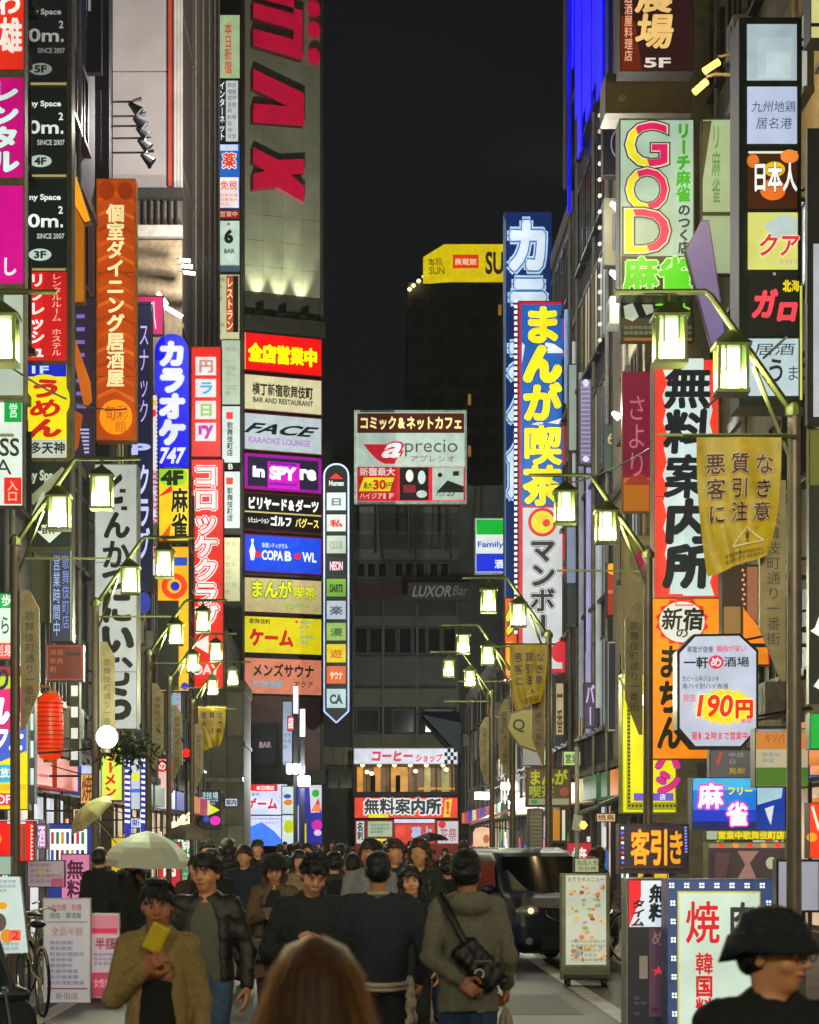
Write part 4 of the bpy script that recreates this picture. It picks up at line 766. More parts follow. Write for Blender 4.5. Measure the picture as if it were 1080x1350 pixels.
# manga sign
s = S('tall sign with huge yellow manga cafe characters on blue with a red border', 683, 397, 746, 888, 65.5, 'c81830', cat='sign', frame='a02030', depth=.6, fr=1)
s.r(687, 402, 742, 667, '1460b8'); s.poly([(712, 462), (720, 452), (730, 454), (742, 462), (742, 466), (712, 466)], 'e8ecec'); s.poly([(700, 560), (716, 554), (716, 562)], 'e8ecec'); s.poly([(722, 558), (740, 552), (740, 560)], 'e8ecec'); s.poly([(688, 452), (692, 456), (688, 480)], 'f0e8f0')
s.t('まんが', 689, 404, 740, 558, 'fff008', .085, out=('0c50a8', .04)); s.t('喫茶', 689, 562, 741, 668, 'fff008', .075, out=('0c50a8', .03))
s.r(689, 670, 741, 882, 'c8ccd0'); s.el(715, 689, 19, 19, 'd81828'); s.el(715, 689, 15, 15, 'e8d828'); s.el(720, 690, 5, 5, 'd83828'); s.poly([(704, 684), (712, 676), (722, 682), (712, 692)], 'e8c818')
s.t('マンボー', 698, 710, 732, 842, '141414', .045, out=('d0d4d8', .03), out2=('2a2a2a', .055)); s.el(738, 860, 12, 14, 'd01830'); s.r(745, 400, 745.6, 886, '902040', .5); s.arm(715, [420, 560, 700, 850], 6); s.done()
bulbs('long single column of white bulbs on the left edge of the manga sign', [(680, 397+i*7.4) for i in range(60)], 65.6, 'f0ecec', 1.9, 1.3)
# convenience store sign
s = S('small green, white and blue convenience store sign reading Family and sake', 626, 683, 668, 756, 84, 'e8f0f0', cat='sign', depth=.4, frame='b8c8c8'); s.r(628, 685, 666, 705, '00b030', 1); s.t('Family', 630, 714, 664, 724, '1848b0', .02); s.r(628, 730, 666, 733, '1838c0'); s.r(628, 733, 666, 754, '1030e8'); s.t('酒', 652, 738, 664, 750, 'f0f4ff', .06); s.arm(650, [700, 740], 6.4); s.done()
# dim tube-edged slab signs between manga sign and the wine banner
for k, (x0, y0, x1, y1, D, f, li, lab) in enumerate(((749, 480, 761, 595, 60.8, 'a8b8b0', .45, 'pale grey-green thin sign blade right of the manga sign, upper'), (746, 694, 760, 770, 60.6, '8a94b8', .5, 'pale lilac blade sign right of the manga sign foot'), (764, 500, 780, 612, 56.5, '7a6c98', .45, 'dim purple tube-lit blade sign right of the manga sign'), (785, 542, 797, 752, 57.8, '98a49c', .42, 'long pale speckled blade sign before the dark slab'), (797, 560, 815, 622, 53.5, '0c3c28', .6, 'dark green sign with a gold scroll beside the wine banner'), (800, 742, 818, 812, 53.2, '9c2c10', .8, 'rust red sign piece with an orange flame top'), (800, 845, 816, 965, 52.8, '1e2438', .6, 'dark blue window board in a white pipe frame'), (794, 157, 817, 232, 50.5, '10101a', .5, 'black sign with a pale ring left of the GOD sign'), (796, 262, 817, 350, 50.2, '4e4a34', .2, 'olive board with a dark slot left of the GOD sign'), (749, 770, 760, 826, 60.2, '08202c', .6, 'dark teal sign block below the lilac blade'))):
    s = S(lab, x0, y0, x1, y1, D, f, cat='sign', lit=li, depth=.3)
    if k == 4: s.t('6', x0+4, y0+10, x1-4, y0+26, 'b8a878', .0, lit=.5)
    if k == 5: s.el(808, 750, 8, 8, 'f0a020'); s.r(801, 778, 817, 783, 'b8683c')
    if k == 7: s.el(817, 190, 12, 20, '787888', .4); s.el(817, 190, 10.5, 18, '10101a', .5)
    if k == 8: s.r(807, 282, 811, 330, '151510', 0)
    if k == 2:
        for i in range(18): s.r(766, 504+i*6, 778, 505.6+i*6, 'a898d0', .55)
        s.el(772, 506, 4, 5, 'c8c0f0', .9); s.el(772, 606, 4, 4, 'c8c0f0', .9)
    if k == 6: s.bor(800, 846, 816, 964, 2.2, 'a8a898', .45)
    if k == 3:
        for i in range(30): s.r(785+(i*5) % 9, 546+i*6.8, 788+(i*5) % 9, 548+i*6.8, '3c4440', 0)
    s.arm((x0+x1)/2, [y0+10], 6 if x0 < 783 else 6.2, .02); s.done()
for k, (x, y) in enumerate(((806, 268), (805, 358), (808, 544))):
    D = 50; p = (X(x, D), D, Z(y, D)); t = thing('floodlight', 'small white-lit floodlight on the stone-fronted building, '+('uppermost', 'middle', 'lowest')[k]+' of three', 'floodlight', p, 'small white floodlights at right'); m = MB(); m.cyl(p, (p[0]+.15, D-.05, p[2]-.12), .05, .09, 10); m.build('reflector', glow('f0f4e8', 1.3, 0), t); m = MB(); m.cyl((p[0], D, p[2]), (6.0, D+.2, p[2]+.1), .03); m.build('bracket', paint('6a6858', .5), t)
# brown dining board top
s = S('dark brown board with gold brush character, marked 5F, at the top right', 817, -20, 914, 95, 41, '2c1014', cat='sign board', depth=.5, frame='3a2c28')
s.poly([(818, 94), (818, 20), (838, 30), (846, 94)], '6c2410', .8); s.t('居酒屋料理店', 823, -10, 834, 82, 'e8a888', .02); s.t('農場', 838, -28, 888, 66, 'e8c078', .06, skew=.12, out=('1c0808', .03)); s.t('5F', 849, 77, 884, 90, 'd8d0cc', .03); s.done()
s = S('rounded olive metal duct box between the 5F board and the GOD sign', 798, 98, 912, 150, 42.2, '5c5234', cat='duct box', lit=0, frame='6a603a', depth=.9); s.el(820, 130, 6, 5, '85744a', 0); s.r(850, 100, 906, 104, 'b8b048', .3); s.done()
# GOD
s = S('white sign with multicoloured letters GOD above green mahjong characters', 816.5, 157, 915.5, 390, 40.4, 'a8c4b0', cat='sign', frame='4a5040', depth=.55, fr=1.5, lit=.92)
for ch, y0, y1, xa, xb in (('G', 162, 220, 826, 880), ('O', 223, 278, 826, 880), ('D', 277, 334, 824, 882)):
    s._t(ch, xa, y0, xb, y1, '2c3c30', .045, .95, 0, .0); s._t(ch, xa, y0, xb, y1, 'e8d8b8', .022, .95, 0, .0); s._t(ch, xa, y0, xb, y1, 'e8e010', .0, .95, 0, .0)
    s.k += .25; v, f, b = glyph(ch, .01); bm = bmesh.new(); bv = [bm.verts.new((x, y, 0)) for x, y in v]
    for q in f:
        try: bm.faces.new([bv[i] for i in q])
        except ValueError: pass
    cut = b[0]+(b[1]-b[0])*.55; bmesh.ops.bisect_plane(bm, geom=bm.verts[:]+bm.edges[:]+bm.faces[:], plane_co=(cut, 0, 0), plane_no=(1, .35, 0), clear_inner=True)
    bm.verts.index_update(); s._mb('d81860', .95).add([s.P(xa+(xb-xa)*(q.co.x-b[0])/(b[1]-b[0]), y1-(y1-y0)*(q.co.y-b[2])/(b[3]-b[2]), s.lay*s.k) for q in bm.verts], [tuple(w.index for w in q.verts) for q in bm.faces]); bm.free()
s.t('リーチ麻雀', 891, 164, 910, 268, '38a818', .06); s.t('のつく店', 893, 270, 910, 336, '203028', .04)
s.r(819, 339, 913, 388, '18301c', .5); s.t('麻雀', 822, 341, 912, 386, '48d010', .07, out=('c8f0b0', .04)); s.done()
s = S('dark board with mahjong tiles just behind the nearest right lantern', 818, 394, 915, 450, 41, '1c221a', cat='sign', lit=.6); s.poly([(822, 404), (834, 400), (842, 418), (834, 424), (824, 420)], 'c8d4c0', .7); s.poly([(846, 402), (860, 402), (862, 412), (852, 416)], 'c8c8b8', .6); s.t('ネット', 862, 398, 912, 416, '90e040', .04, lit=.8); s.rows(822, 430, 912, 444, 2, '8a9a78', 3, lit=.5); s.r(822, 446, 912, 450, 'a06820', .5); s.done()
s = S('pale green dim panel behind and right of the GOD sign', 925, 157, 972, 362, 39, 'a8c4a4', cat='sign', lit=.55, depth=.2); s.t('リ麻雀', 938, 164, 950, 270, '68a058', .02, lit=.5); s.poly([(926, 160), (938, 160), (926, 240)], '50543c', 0); s.r(926, 280, 971, 285, '3c4030', 0); s.done()  # dim pale green panel with faint lettering
s = S('violet-grey slanted glass canopy beside the green mahjong sign', 902, 285, 958, 460, 38.4, None, cat='canopy', frame='6c6490', depth=.15, shape=[(925, 290), (903, 330), (938, 458), (958, 440), (935, 290)]); s.poly([(924, 292), (905, 330), (938, 455), (955, 438), (934, 292)], '8c80c0', .42); s.done()
# tubes glowing orange near the top right
for k, (x0, y0, x1, y1) in enumerate(((915, 122, 932, 107), (928, 94, 948, 81))):
    D = 36; m = MB(); m.cyl((X(x0, D), D, Z(y0, D)), (X(x1, D), D, Z(y1, D)), .055, n=8); t = thing('tube_light', 'slanting orange-gold tube light right of the 5F board, '+('lower', 'upper')[k]+' of two', 'light', (X(x0, D), D, Z(y0, D)), 'orange tube lights'); m.build('tube', glow('ffc050', 2.2, 0), t); m = MB(); m.tube([(X(x1, D), D+.08, Z(y1, D)+.1), (X(x1+14, D), D+.1, Z(y1, D)+.15), (6.3, D+.2, Z(y1, D)+.15)], .03, 6); m.build('arm', paint('4a4638', .5, .3), t)
# framed black tower at the right
s = S('tall dark-framed sign of six square lightboxes at the right edge', 974, 24, 1056, 536, 30.8, None, cat='sign tower', frame='263024', depth=.7, fr=3)
def c6(y0, y1, f, l=.95): return s.cell(985, y0, 1050.5, y1, f, l)
c6(32, 106, 'a8bcc4'); s.r(1000, 50, 1045, 104, 'b4c8d0', .95); s.r(1010, 70, 1042, 104, 'c0d2d8', .95)
c6(115, 190, 'b8c4e4'); s.t('九州地鶏', 990, 134, 1049, 150, '3c4458', -.005, skew=.1); s.t('居名港', 996, 156, 1044, 172, '3c4458', -.005, skew=.1)
c6(200, 276, '40200c'); s.r(986, 201, 1050, 204, 'e8e4d8'); s.el(992, 214, 8, 9, 'e87828'); s.el(1040, 208, 12, 9, 'f08838'); s.el(1020, 225, 14, 10, 'e8c010'); s.el(1018, 252, 17, 14, 'e87020'); s.t('日本人', 991, 216, 1050, 256, 'f8f8f4', .03, out=('201008', .03))
c6(282, 357, 'd8d878', .9); s.poly([(1005, 300), (1030, 284), (1050, 290), (1050, 310), (1020, 318)], 'b8ccc8', .95); s.t('クア', 998, 310, 1052, 342, 'd83840', .03, skew=.2, out=('f0e8d0', .03)); s.t('カラオケ', 1026, 344, 1050, 352, 'c088b8', .01)
c6(361, 444, '1c1c18'); s.t('ガ', 990, 384, 1022, 424, 'f84858', .08, skew=.2); s.t('ロ', 1022, 398, 1050, 428, 'f84858', .08, skew=.2); s.t('北海', 1030, 372, 1052, 388, 'f0d818', .06); s.el(1019, 364, 2, 2, '989888')
c6(449, 524, 'b8ccd4'); s.t('居酒', 992, 455, 1046, 472, '283038', .0, skew=.1); s.t('う', 1008, 474, 1034, 510, '20282c', .02); s.t('ま', 1034, 484, 1052, 506, '303840', -.005)
s.r(1052, 380, 1055, 530, 'd8e060', .8); s.arm(1030, [60, 260, 480], 6.5); s.done()
s = S('pale yellow-green lightbox in the top right corner', 1068, -20, 1110, 52, 28.2, 'd0d088', cat='sign', lit=.9, depth=.4); s.r(1068, 31, 1110, 36, '20241c', 0); s.done()
s = S('dark panel sign with a white edge along the right border', 1064, 170, 1130, 560, 27, '2c2a24', cat='sign', lit=.3, depth=.12, frame='23221e'); s.r(1072, 322, 1128, 550, 'b8bcc8', .75); s.done()
s = S('olive and black panel at the right border with a white star shape', 1066, 566, 1130, 928, 26.5, '302e26', cat='sign', lit=.4, depth=.12); s.r(1063, 567, 1128, 640, '6c6c2c', .5); s.poly([(1082, 806), (1074, 828), (1068, 832), (1084, 842)], 'f0f4f0', .9); s.poly([(1072, 905), (1090, 880), (1090, 915)], 'e8f0e8', .9); s.done()
s = S('bright green lightbox at the right border', 1067, 940, 1120, 988, 26, '00a838', cat='sign', lit=1); s.done()
s = S('red lightbox with a white V shape at the right border', 1066, 1058, 1120, 1132, 24.5, 'f03810', cat='sign', lit=.95); s.poly([(1072, 1062), (1080, 1090), (1078, 1096), (1069, 1064)], 'ffe8d0'); s.el(1070, 1104, 7, 6, 'f0a020'); s.done()
# wine banner
s = S('wine-red vertical banner with gold foot between GOD sign and red sign', 820, 490, 858, 676, 46.5, '8c1c3c', cat='banner', lit=.62, depth=.15, frame='a87838', fr=1.2)
s.r(822, 630, 856, 674, 'c0701c', .7); s.poly([(822, 640), (840, 620), (856, 634), (856, 640)], 'a83c28', .7); s.t('さより', 826, 520, 853, 632, 'd87890', -.01, lit=.6); s.done()
s = S('tan board with a crimson disc below the wine-red banner', 820, 706, 858, 882, 46.2, '7c7048', cat='banner', lit=.55, depth=.15, frame='a0884a', fr=1.2)
s.el(846, 740, 24, 28, '8c7c50', .5); s.el(848, 740, 19, 22, '786840', .5); s.el(850, 740, 13, 17, '9c1444', .75); s.t('営業', 828, 800, 854, 812, 'a84858', .0, lit=.5); s.el(856, 852, 6, 14, '9c2c40', .6); s.done()
# free information sign
s = S('tall red and white vertical sign with black brush characters for free information', 862.5, 474, 948, 788, 36, 'f03c28', cat='sign', depth=.5, frame='8c7060', fr=1)
ps = []
for i, (dx) in enumerate((2, 8, 1, 6, 2, 8, 3, 7, 1, 8, 2, 7, 2, 8, 4, 9, 12, 10)): ps.append((872+dx, 488+i*17.4))
pr_ = []
for i, (dx) in enumerate((0, 6, 1, 7, 2, 6, 0, 5, 2, 7, 0, 6, 2, 7, 3, 8, 12, 10)): pr_.append((941-dx, 786-i*17.4))
cx_ = [(906, 0)]
for i in range(len(ps)-1): s.poly([ps[i], ps[i+1], (935, ps[i+1][1]), (935, ps[i][1])], 'c8dcdc'); 
for i in range(len(pr_)-1): s.poly([pr_[i], pr_[i+1], (900, pr_[i+1][1]), (900, pr_[i][1])], 'c8dcdc')
s.poly([(893, 475), (926, 475), (926, 492), (885, 492)], 'c8dcdc')
s.t('無料案内所', 874, 484, 937, 778, '12161c', .055, skew=.06); s.arm(905, [520, 640, 760], 7.3, .04); s.done()
s = S('orange sign with a white burst and black characters below the free information sign', 857, 789, 951, 1001, 36.2, 'f88c10', cat='sign', depth=.5, frame='a86818', fr=1)
bp_ = []
for i in range(28):
    a = i*2*math.pi/28; r_ = 1.0+.16*(i % 2); bp_.append((899+31*r_*math.cos(a), 820+28*r_*math.sin(a)))
s.poly(bp_, 'd82818'); s.el(899, 820, 30, 27, 'd8d8cc'); s.t('新宿', 872, 802, 928, 832, '181810', .04, skew=.1); s.t('の', 890, 828, 908, 842, '181810', .02); s.bor(890, 790, 914, 799, 1.5, 'd82818')
s.t('まちん', 866, 850, 898, 990, '141408', .05, skew=.08); s.arm(905, [830, 960], 7.3, .04); s.done()
# octagon
oc_ = [(893, 859), (915, 836), (976, 835), (1000, 857), (1000, 963), (978, 987), (915, 987), (893, 962)]
s = S('white octagonal sign with 190 yen in red on a yellow burst', 893, 835, 1000, 988, 33, None, cat='sign', depth=.45, frame='181c1e', shape=oc_)
s.poly([(946.5+(x-946.5)*.94, 911+(y-911)*.955) for x, y in oc_], 'b8c0d8', .95); s.tgt = s.root
s.t('鮮度が自慢', 906, 852, 940, 861, '484058', .02); s.t('価格が安い', 944, 851, 984, 860, 'd83858', .02); s.t('一軒', 901, 866, 934, 882, '101418', .03); s.t('酒場', 954, 866, 988, 880, '101418', .03); s.el(944, 873, 10, 9, 'd82850'); s.t('め', 936, 866, 952, 880, 'e8e0f0', .04)
s.t('生ビール中ジョッキ', 899, 891, 948, 899, '484c60', .01); s.t('角ハイ酎ハイ各種', 899, 901, 960, 909, '484c60', .01)
bp_ = [(955+(40 if i % 2 else 31)*math.cos(i*2*math.pi/40)*(1.05), 932+(25 if i % 2 else 19.5)*math.sin(i*2*math.pi/40)) for i in range(40)]
s.poly(bp_, 'f8d808'); s.t('190', 920, 916, 966, 946, 'e82408', .03, skew=.15, out=('fff0a0', .03)); s.t('円', 968, 922, 993, 948, 'e82408', .06, out=('fff0a0', .03)); s.t('飲放', 900, 915, 917, 926, 'e04848', .01); s.t('税別', 976, 948, 990, 954, 'd83838'); s.t('昼12時まで営業中', 911, 965, 986, 976, 'd83050', .02)
s.arm(950, [850, 960], 6.9); s.done()
# yellow sign
s = S('tall yellow sign with a pink katakana stroke and black dotted border', 820, 888, 892, 1072, 40, 'e8e000', cat='sign', frame='a8a818', depth=.5, fr=1.5)
s.r(826, 894, 831, 1066, 'a0a010', .8); s.r(826, 1058, 890, 1068, 'a0a010', .8)
for i in range(34): s.r(827, 896+i*5, 830, 898.4+i*5, '28280c', 0)
for i in range(12): s.r(832+i*5, 1061, 834.4+i*5, 1064, '28280c', 0)
s.t('バシ', 862, 985, 896, 1048, 'e02870', .06, out=('6030b0', .04)); s.r(834, 1046, 886, 1056, '6850c8'); s.t('店', 868, 1047, 876, 1055, 'f0f0ff'); s.done()
s = S('crumpled green and white lit awning lamp on top of the yellow sign', 815, 892, 862, 935, 37.5, None, cat='lamp', frame='8c9050', depth=.3, shape=[(818, 893), (832, 890), (858, 918), (855, 930), (838, 932)]); s.poly([(820, 895), (832, 893), (848, 912), (838, 925)], 'b8d070', .8); s.poly([(838, 920), (852, 914), (857, 922), (850, 930), (838, 932)], 'f0ffe0', 2.0); s.done()
s = S('strip of small shop boards in grey, orange and green at the right', 995, 960, 1066, 1038, 28, '9a8870', cat='sign', lit=.6, depth=.3); s.r(996, 966, 1065, 988, 'c88030', .8); s.t('キソバ', 1008, 967, 1034, 980, 'a05818', .03); s.r(996, 988, 1065, 1012, 'c8c0a0', .6); s.r(996, 1012, 1065, 1036, '487818', .75); s.r(1000, 942+20, 1030, 966, 'a8a0b0', .5); s.rows(1004, 992, 1028, 1008, 2, '8898a0', 4, lit=.6); s.done()
s = S('orange toothed sign edge behind the octagonal sign', 975, 790, 1022, 880, 34.5, None, cat='sign', frame='6a5038', depth=.2, shape=[(978, 800), (1012, 836), (1016, 878), (990, 878), (978, 850)]); s.poly([(980, 802), (1010, 838), (1014, 876), (992, 876), (980, 848)], 'f08820', .9)
for i in range(7): s.el(1013, 836+i*6.3, 1.6, 1.8, 'e83010')
s.done()
s = S('dim pink framed sign with bulbs above the octagonal sign', 952, 745, 1000, 842, 34.6, '4a3428', cat='sign', lit=.5, depth=.3); s.r(954, 800, 976, 840, 'b08850', .5)
for i in range(14): s.el(979+(i % 2)*2, 752+i*6.4, 1.8, 1.8, 'e89878', .9)
s.r(984, 748, 998, 840, 'b87858', .5); s.done()
s = S('dim box of small stickers below the octagonal sign', 935, 988, 996, 1026, 31.5, '6c6c70', cat='notice board', lit=.4, depth=.2); s.t('/', 944, 992, 952, 1008, 'd83030', .04, lit=.8); s.rows(960, 992, 992, 1010, 2, 'a8a8b0', 7, lit=.5); s.rows(960, 1012, 994, 1024, 1, 'c8b020', 9, lit=.7); s.done()
# blue mahjong sign
s = S('blue sign with white pink-edged mahjong characters at lower right', 912, 1025, 998, 1094, 30, '1878d8', cat='sign', depth=.35, frame='485058')
s.r(913, 1026, 997, 1042, '40b0e8'); s.r(913, 1068, 997, 1083, '0c38c8'); s.r(913, 1083, 997, 1093, '101c60'); s.t('麻', 920, 1033, 953, 1067, 'f4f4ff', .06, out=('e028c8', .07)); s.t('雀', 957, 1058, 986, 1090, 'f4f4ff', .06, out=('e028c8', .07)); s.t('フリー', 958, 1037, 992, 1049, 'f0e810', .04, out=('186020', .03)); s.done()
s = S('white and blue bird-shaped sign fragment beside the blue mahjong sign', 990, 1036, 1036, 1096, 31, '1040b0', cat='sign', lit=.8, depth=.3); s.poly([(991, 1038), (1032, 1036), (1030, 1052), (996, 1062)], 'a8d0e0', .9); s.poly([(1008, 1066), (1020, 1062), (1016, 1088), (1012, 1078)], 'e8f4f8', .9); s.done()
s = S('long low yellow and olive menu strip above the photo board', 930, 1094, 1038, 1108, 27.6, '8a9018', cat='sign', lit=.7, depth=.2); s.t('営業中歌舞伎町店', 946, 1096, 1034, 1107, 'f0d820', .05, lit=.9); s.r(931, 1096, 945, 1107, 'b8c8b0', .7); s.done()
s = S('dusky framed photo board topped by small red and orange lamps', 932, 1110, 1036, 1165, 27.2, '4c3a40', cat='sign', lit=.5, depth=.3, frame='8a8458', fr=2)
s.r(934, 1111, 1034, 1118, 'a8a078', .5)
for i in range(5): s.el(951+i*18.5, 1114.5, 4, 3.2, ('f03020', 'f08828')[i % 2], 1.1)
s.poly([(972, 1122), (1000, 1122), (988, 1138), (998, 1162), (970, 1162), (982, 1140)], 'b08078', .6); s.poly([(942, 1124), (962, 1124), (956, 1162), (942, 1162)], '6c4c50', .5); s.el(1016, 1138, 7, 8, 'c8c0a0', .7); s.done()
# LED board
s = S('dark purple LED board with big orange characters for customer discount', 816, 1086, 908, 1152, 25, '2c2030', cat='LED sign', lit=.6, depth=.3, frame='4a3c3c', fr=2)
s.t('客引', 831, 1094, 882, 1142, 'ffa818', .035, lit=1.15, out=('c04808', .02)); s.t('き', 880, 1094, 902, 1142, 'ff9a10', .04, lit=1.1)
for i in range(9): s.r(818.5, 1090+i*6.5, 822, 1093.5+i*6.5, ('f0f0ff', '5060f0', 'e04040')[i % 3], 1.2); s.r(902, 1090+i*4, 905, 1092.4+i*4, '8898f8', 1)
s.r(819, 1141, 898, 1145, '50301c', .4); s.done()
MB().cyl((X(838, 25), 25.1, .12), (X(838, 25), 25.1, Z(1150, 25)), .04, n=8).build('support', paint('6a6858', .5, .4), s.root); MB().cyl((X(888, 25), 25.1, .12), (X(888, 25), 25.1, Z(1150, 25)), .04, n=8).build('support', paint('6a6858', .5, .4), s.root)
# standing information sign & grill sign at the kerb
def standing(s, D, x0, x1, yb, depth=.35, c='35353a'):
    zb = s.P(x0, yb).z; m = MB(); a, b_ = X(x0, D), X(x1, D)
    for x in (a+.08, b_-.08):
        for y in (D+.05, D+depth-.05): m.box(x-.03, x+.03, y-.03, y+.03, .0 if D < 30 and x < 3.4 else .12, zb+.02)
    m.build('leg', paint(c, .5, .4), s.root)
s = S('narrow dark standing sign with a red corner and black free-information brush characters', 826, 1158, 882, 1420, 20.4, '2a2a30', cat='standing sign', lit=.5, depth=.4, frame='b8b0a8', fr=1)
s.r(829, 1161, 845, 1182, 'f01828'); s.r(845, 1161, 880, 1222, 'd8e4ec'); s.r(829, 1182, 845, 1222, 'e8d8e0'); s.poly([(829, 1182), (845, 1182), (829, 1222)], 'f01828'); s.t('無料', 855, 1166, 882, 1216, '0c0c14', .06, skew=.08); s.t('タイム', 832, 1186, 850, 1222, '141018', .05, skew=.2)
s.r(855, 1224, 880, 1340, '5c3c50', .6); s.t('め', 858, 1226, 878, 1248, 'b0806c', .0, lit=.6); s.t('★', 857, 1272, 879, 1288, 'e03848', .0, lit=.9); s.rows(857, 1292, 878, 1336, 5, '2a1c28', 5, lit=.3); s.r(842, 1260, 853, 1290, '9c8c80', .5); s.rows(834, 1306, 852, 1340, 5, '6a6a6c', 6, lit=.4); s.done(); standing(s, 20.4, 826, 882, 1420)
s = S('white grill restaurant standing sign with red characters and a blue LED border', 880, 1159, 1019, 1440, 19.6, '3a4c78', cat='standing sign', lit=.8, depth=.4, frame='6078b0', fr=1)
s.r(893, 1175, 1002, 1438, 'c8b860'); s.r(895.5, 1177.5, 1000, 1436, 'c8dccc'); s.t('焼', 903, 1188, 949, 1246, 'd01820', .035); s.t('韓国料', 916, 1256, 940, 1345, 'd01820', .035); s.t('理', 916, 1346, 940, 1376, 'd01820', .035); s.t('肉', 960, 1190, 996, 1236, '303030', .05); s.t('プルコギ', 958, 1322, 984, 1420, '902030', .02)
def led(x, y):
    for a in (-2.6, 1.0):
        for b_ in (-3.0, 1.0): s.r(x+a, y+b_, x+a+2.4, y+b_+2.6, 'f4faff', 1.7)
for i in range(7): led(884.5+i*19.6, 1167)
for i in range(11): led(884.5, 1190+i*24); led(1010, 1190+i*24)
s.done(); standing(s, 19.6, 880, 1019, 1440)
s = S('small grey glowing blank screen in a black frame at the lower right', 1023, 1133, 1082, 1203, 18.5, 'a8a8b8', cat='screen', lit=.72, depth=.15, frame='0c0c10', fr=3); s.done()
MB().cyl((X(1060, 18.5), 18.6, .1), (X(1060, 18.5), 18.6, Z(1203, 18.5)), .035, n=8).build('support', paint('15151a', .5, .4), s.root)
# menu stand on wheels
s = S('wheeled menu stand with small food pictures at the right kerb', 741, 1150, 804, 1304, 27.6, None, cat='menu stand', depth=.3, frame='8c8a70', fr=1.5, shape=[(741, 1292), (741, 1152), (804, 1152), (804, 1292)])
s.r(746, 1154, 799, 1272, 'c8ccb8', .8); s.r(744, 1275, 802, 1290, '70745c', 0); s.t('おすすめメニュー', 748, 1156, 797, 1163, '787040', .02)
rr = random.Random(11)
for i in range(70):
    x, y = rr.uniform(750, 795), rr.uniform(1168, 1266); s.el(x, y, rr.uniform(1.5, 4), rr.uniform(1.5, 3.4), rr.choice(['e8a048', 'd86848', '88b848', 'f0c868', 'a04838', 'c8d8d8', 'e87838', 'd8c0b0', '98a8a0']), .75, n=7)
s.rows(750, 1238, 796, 1268, 5, '98a088', 3, lit=.6)
m = MB()
for x in (749, 797):
    for y in (27.5, 27.85): m.cyl((X(x, 27.6)-.02, y, .05), (X(x, 27.6)+.02, y, .05), .05, n=12)
m.build('wheel', paint('15151a', .6), s.root); m = MB(); m.box(X(744, 27.6), X(801, 27.6), 27.45, 27.9, .1, .14); m.build('base', paint('3a3a34', .5, .4), s.root); s.done()
s = S('small cream notice box standing on top of the wheeled menu stand', 757, 1131, 790, 1150.5, 27.65, 'c0c498', cat='notice box', lit=.6, depth=.2); s.t('当店人気', 760, 1134, 788, 1141, '606848', .03); s.t('飲放題', 762, 1142, 786, 1148, '606848', .02); s.done()
# posters low left
def aboard(label, x0, y0, x1, y1, D, face, lit, fn, lean=None):
    s = S(label, x0, y0, x1, y1, D, face, cat='poster stand', depth=.06, frame='b8b4ac', lit=lit); fn(s)
    m = MB(); w = X(x1, D)-X(x0, D)
    for x in (X(x0, D)+.05, X(x1, D)-.05): m.cyl((x, D+.06, s.P(x0, y0).z-.1), (x, D+.45, .0), .018, n=6)
    m.build('rear_leg', paint('8a8880', .5, .4), s.root); s.done(); return s
def f1(s):
    s.t('飲放題 料理', 68, 1192, 108, 1201, 'c86880', .02, lit=.4); s.t('焼肉 居酒屋', 66, 1203, 108, 1211, '4a9070', .02, lit=.4); s.r(62, 1215, 116, 1216, 'a06070', .3); s.t('全品半額', 68, 1222, 110, 1234, 'c08078', .0, lit=.35)
    s.rows(66, 1240, 112, 1300, 8, '7078a8', 5, lit=.3); s.r(62, 1302, 116, 1304, 'b05868', .3); s.t('新宿店', 74, 1308, 104, 1318, '787078', .0, lit=.3)
aboard('tall white paper menu stand covered in small print at the left kerb', 57, 1184, 120, 1323, 24.8, 'c4bcc0', .48, f1)
def f2(s):
    s.r(121, 1207, 156, 1232, 'd88090', .5); s.r(122, 1224, 155, 1230, 'd02848', .6); s.t('半額', 126, 1236, 152, 1252, 'b84060', .04, lit=.4); s.rows(124, 1256, 154, 1274, 3, '7080b8', 4, lit=.35); s.r(121, 1282, 157, 1314, 'c84868', .5); s.t('女性無料', 124, 1290, 154, 1302, 'f0a8b0', .02, lit=.55); s.t('日', 146, 1236, 156, 1252, '504858', .0, lit=.3)
aboard('pink and white paper poster stand beside the white menu stand', 120, 1204, 158, 1316, 25.3, 'd0b8c0', .48, f2)
s = S('wide pink printed board behind the poster stands', 36, 1134, 86, 1170, 27.5, 'b0a0a4', cat='notice board', lit=.5, depth=.08); s.rows(39, 1138, 82, 1166, 4, '9c6880', 5, lit=.4); s.el(54, 1150, 6, 3, 'a8b058', .5); s.r(68, 1158, 84, 1168, 'b84878', .5); s.done()
MB().cyl((X(60, 27.6), 27.6, .12), (X(60, 27.6), 27.6, Z(1170, 27.5)), .03, n=6).build('leg', paint('6a6858', .5), s.root)
s = S('white menu board with food photos leaning at the left edge', -18, 1156, 36, 1262, 19.2, 'd0e4e4', cat='menu board', lit=.7, depth=.1, frame='98a4a4', shape=[(-18, 1258), (-18, 1156), (26, 1156), (37, 1256)])
s.el(4, 1194, 6, 5, 'e0a818', .8); s.el(10, 1234, 9, 9, 'e8902c', .8); s.r(12, 1226, 28, 1240, 'f07048', .8); s.el(0, 1216, 9, 12, '6a5c50', .5); s.t('2', 16, 1227, 26, 1239, 'd82818', .03); s.rows(-14, 1160, 22, 1178, 3, '8898a8', 4, lit=.6); s.rows(-10, 1242, 26, 1254, 2, '78a090', 4, lit=.6); s.done()
m = MB(); [m.cyl((X(x, 19.3), 19.4, .0), (X(x, 19.3), 19.3, Z(1258, 19.2)), .025, n=6) for x in (-10, 28)]; m.build('leg', paint('40484c', .5), s.root)
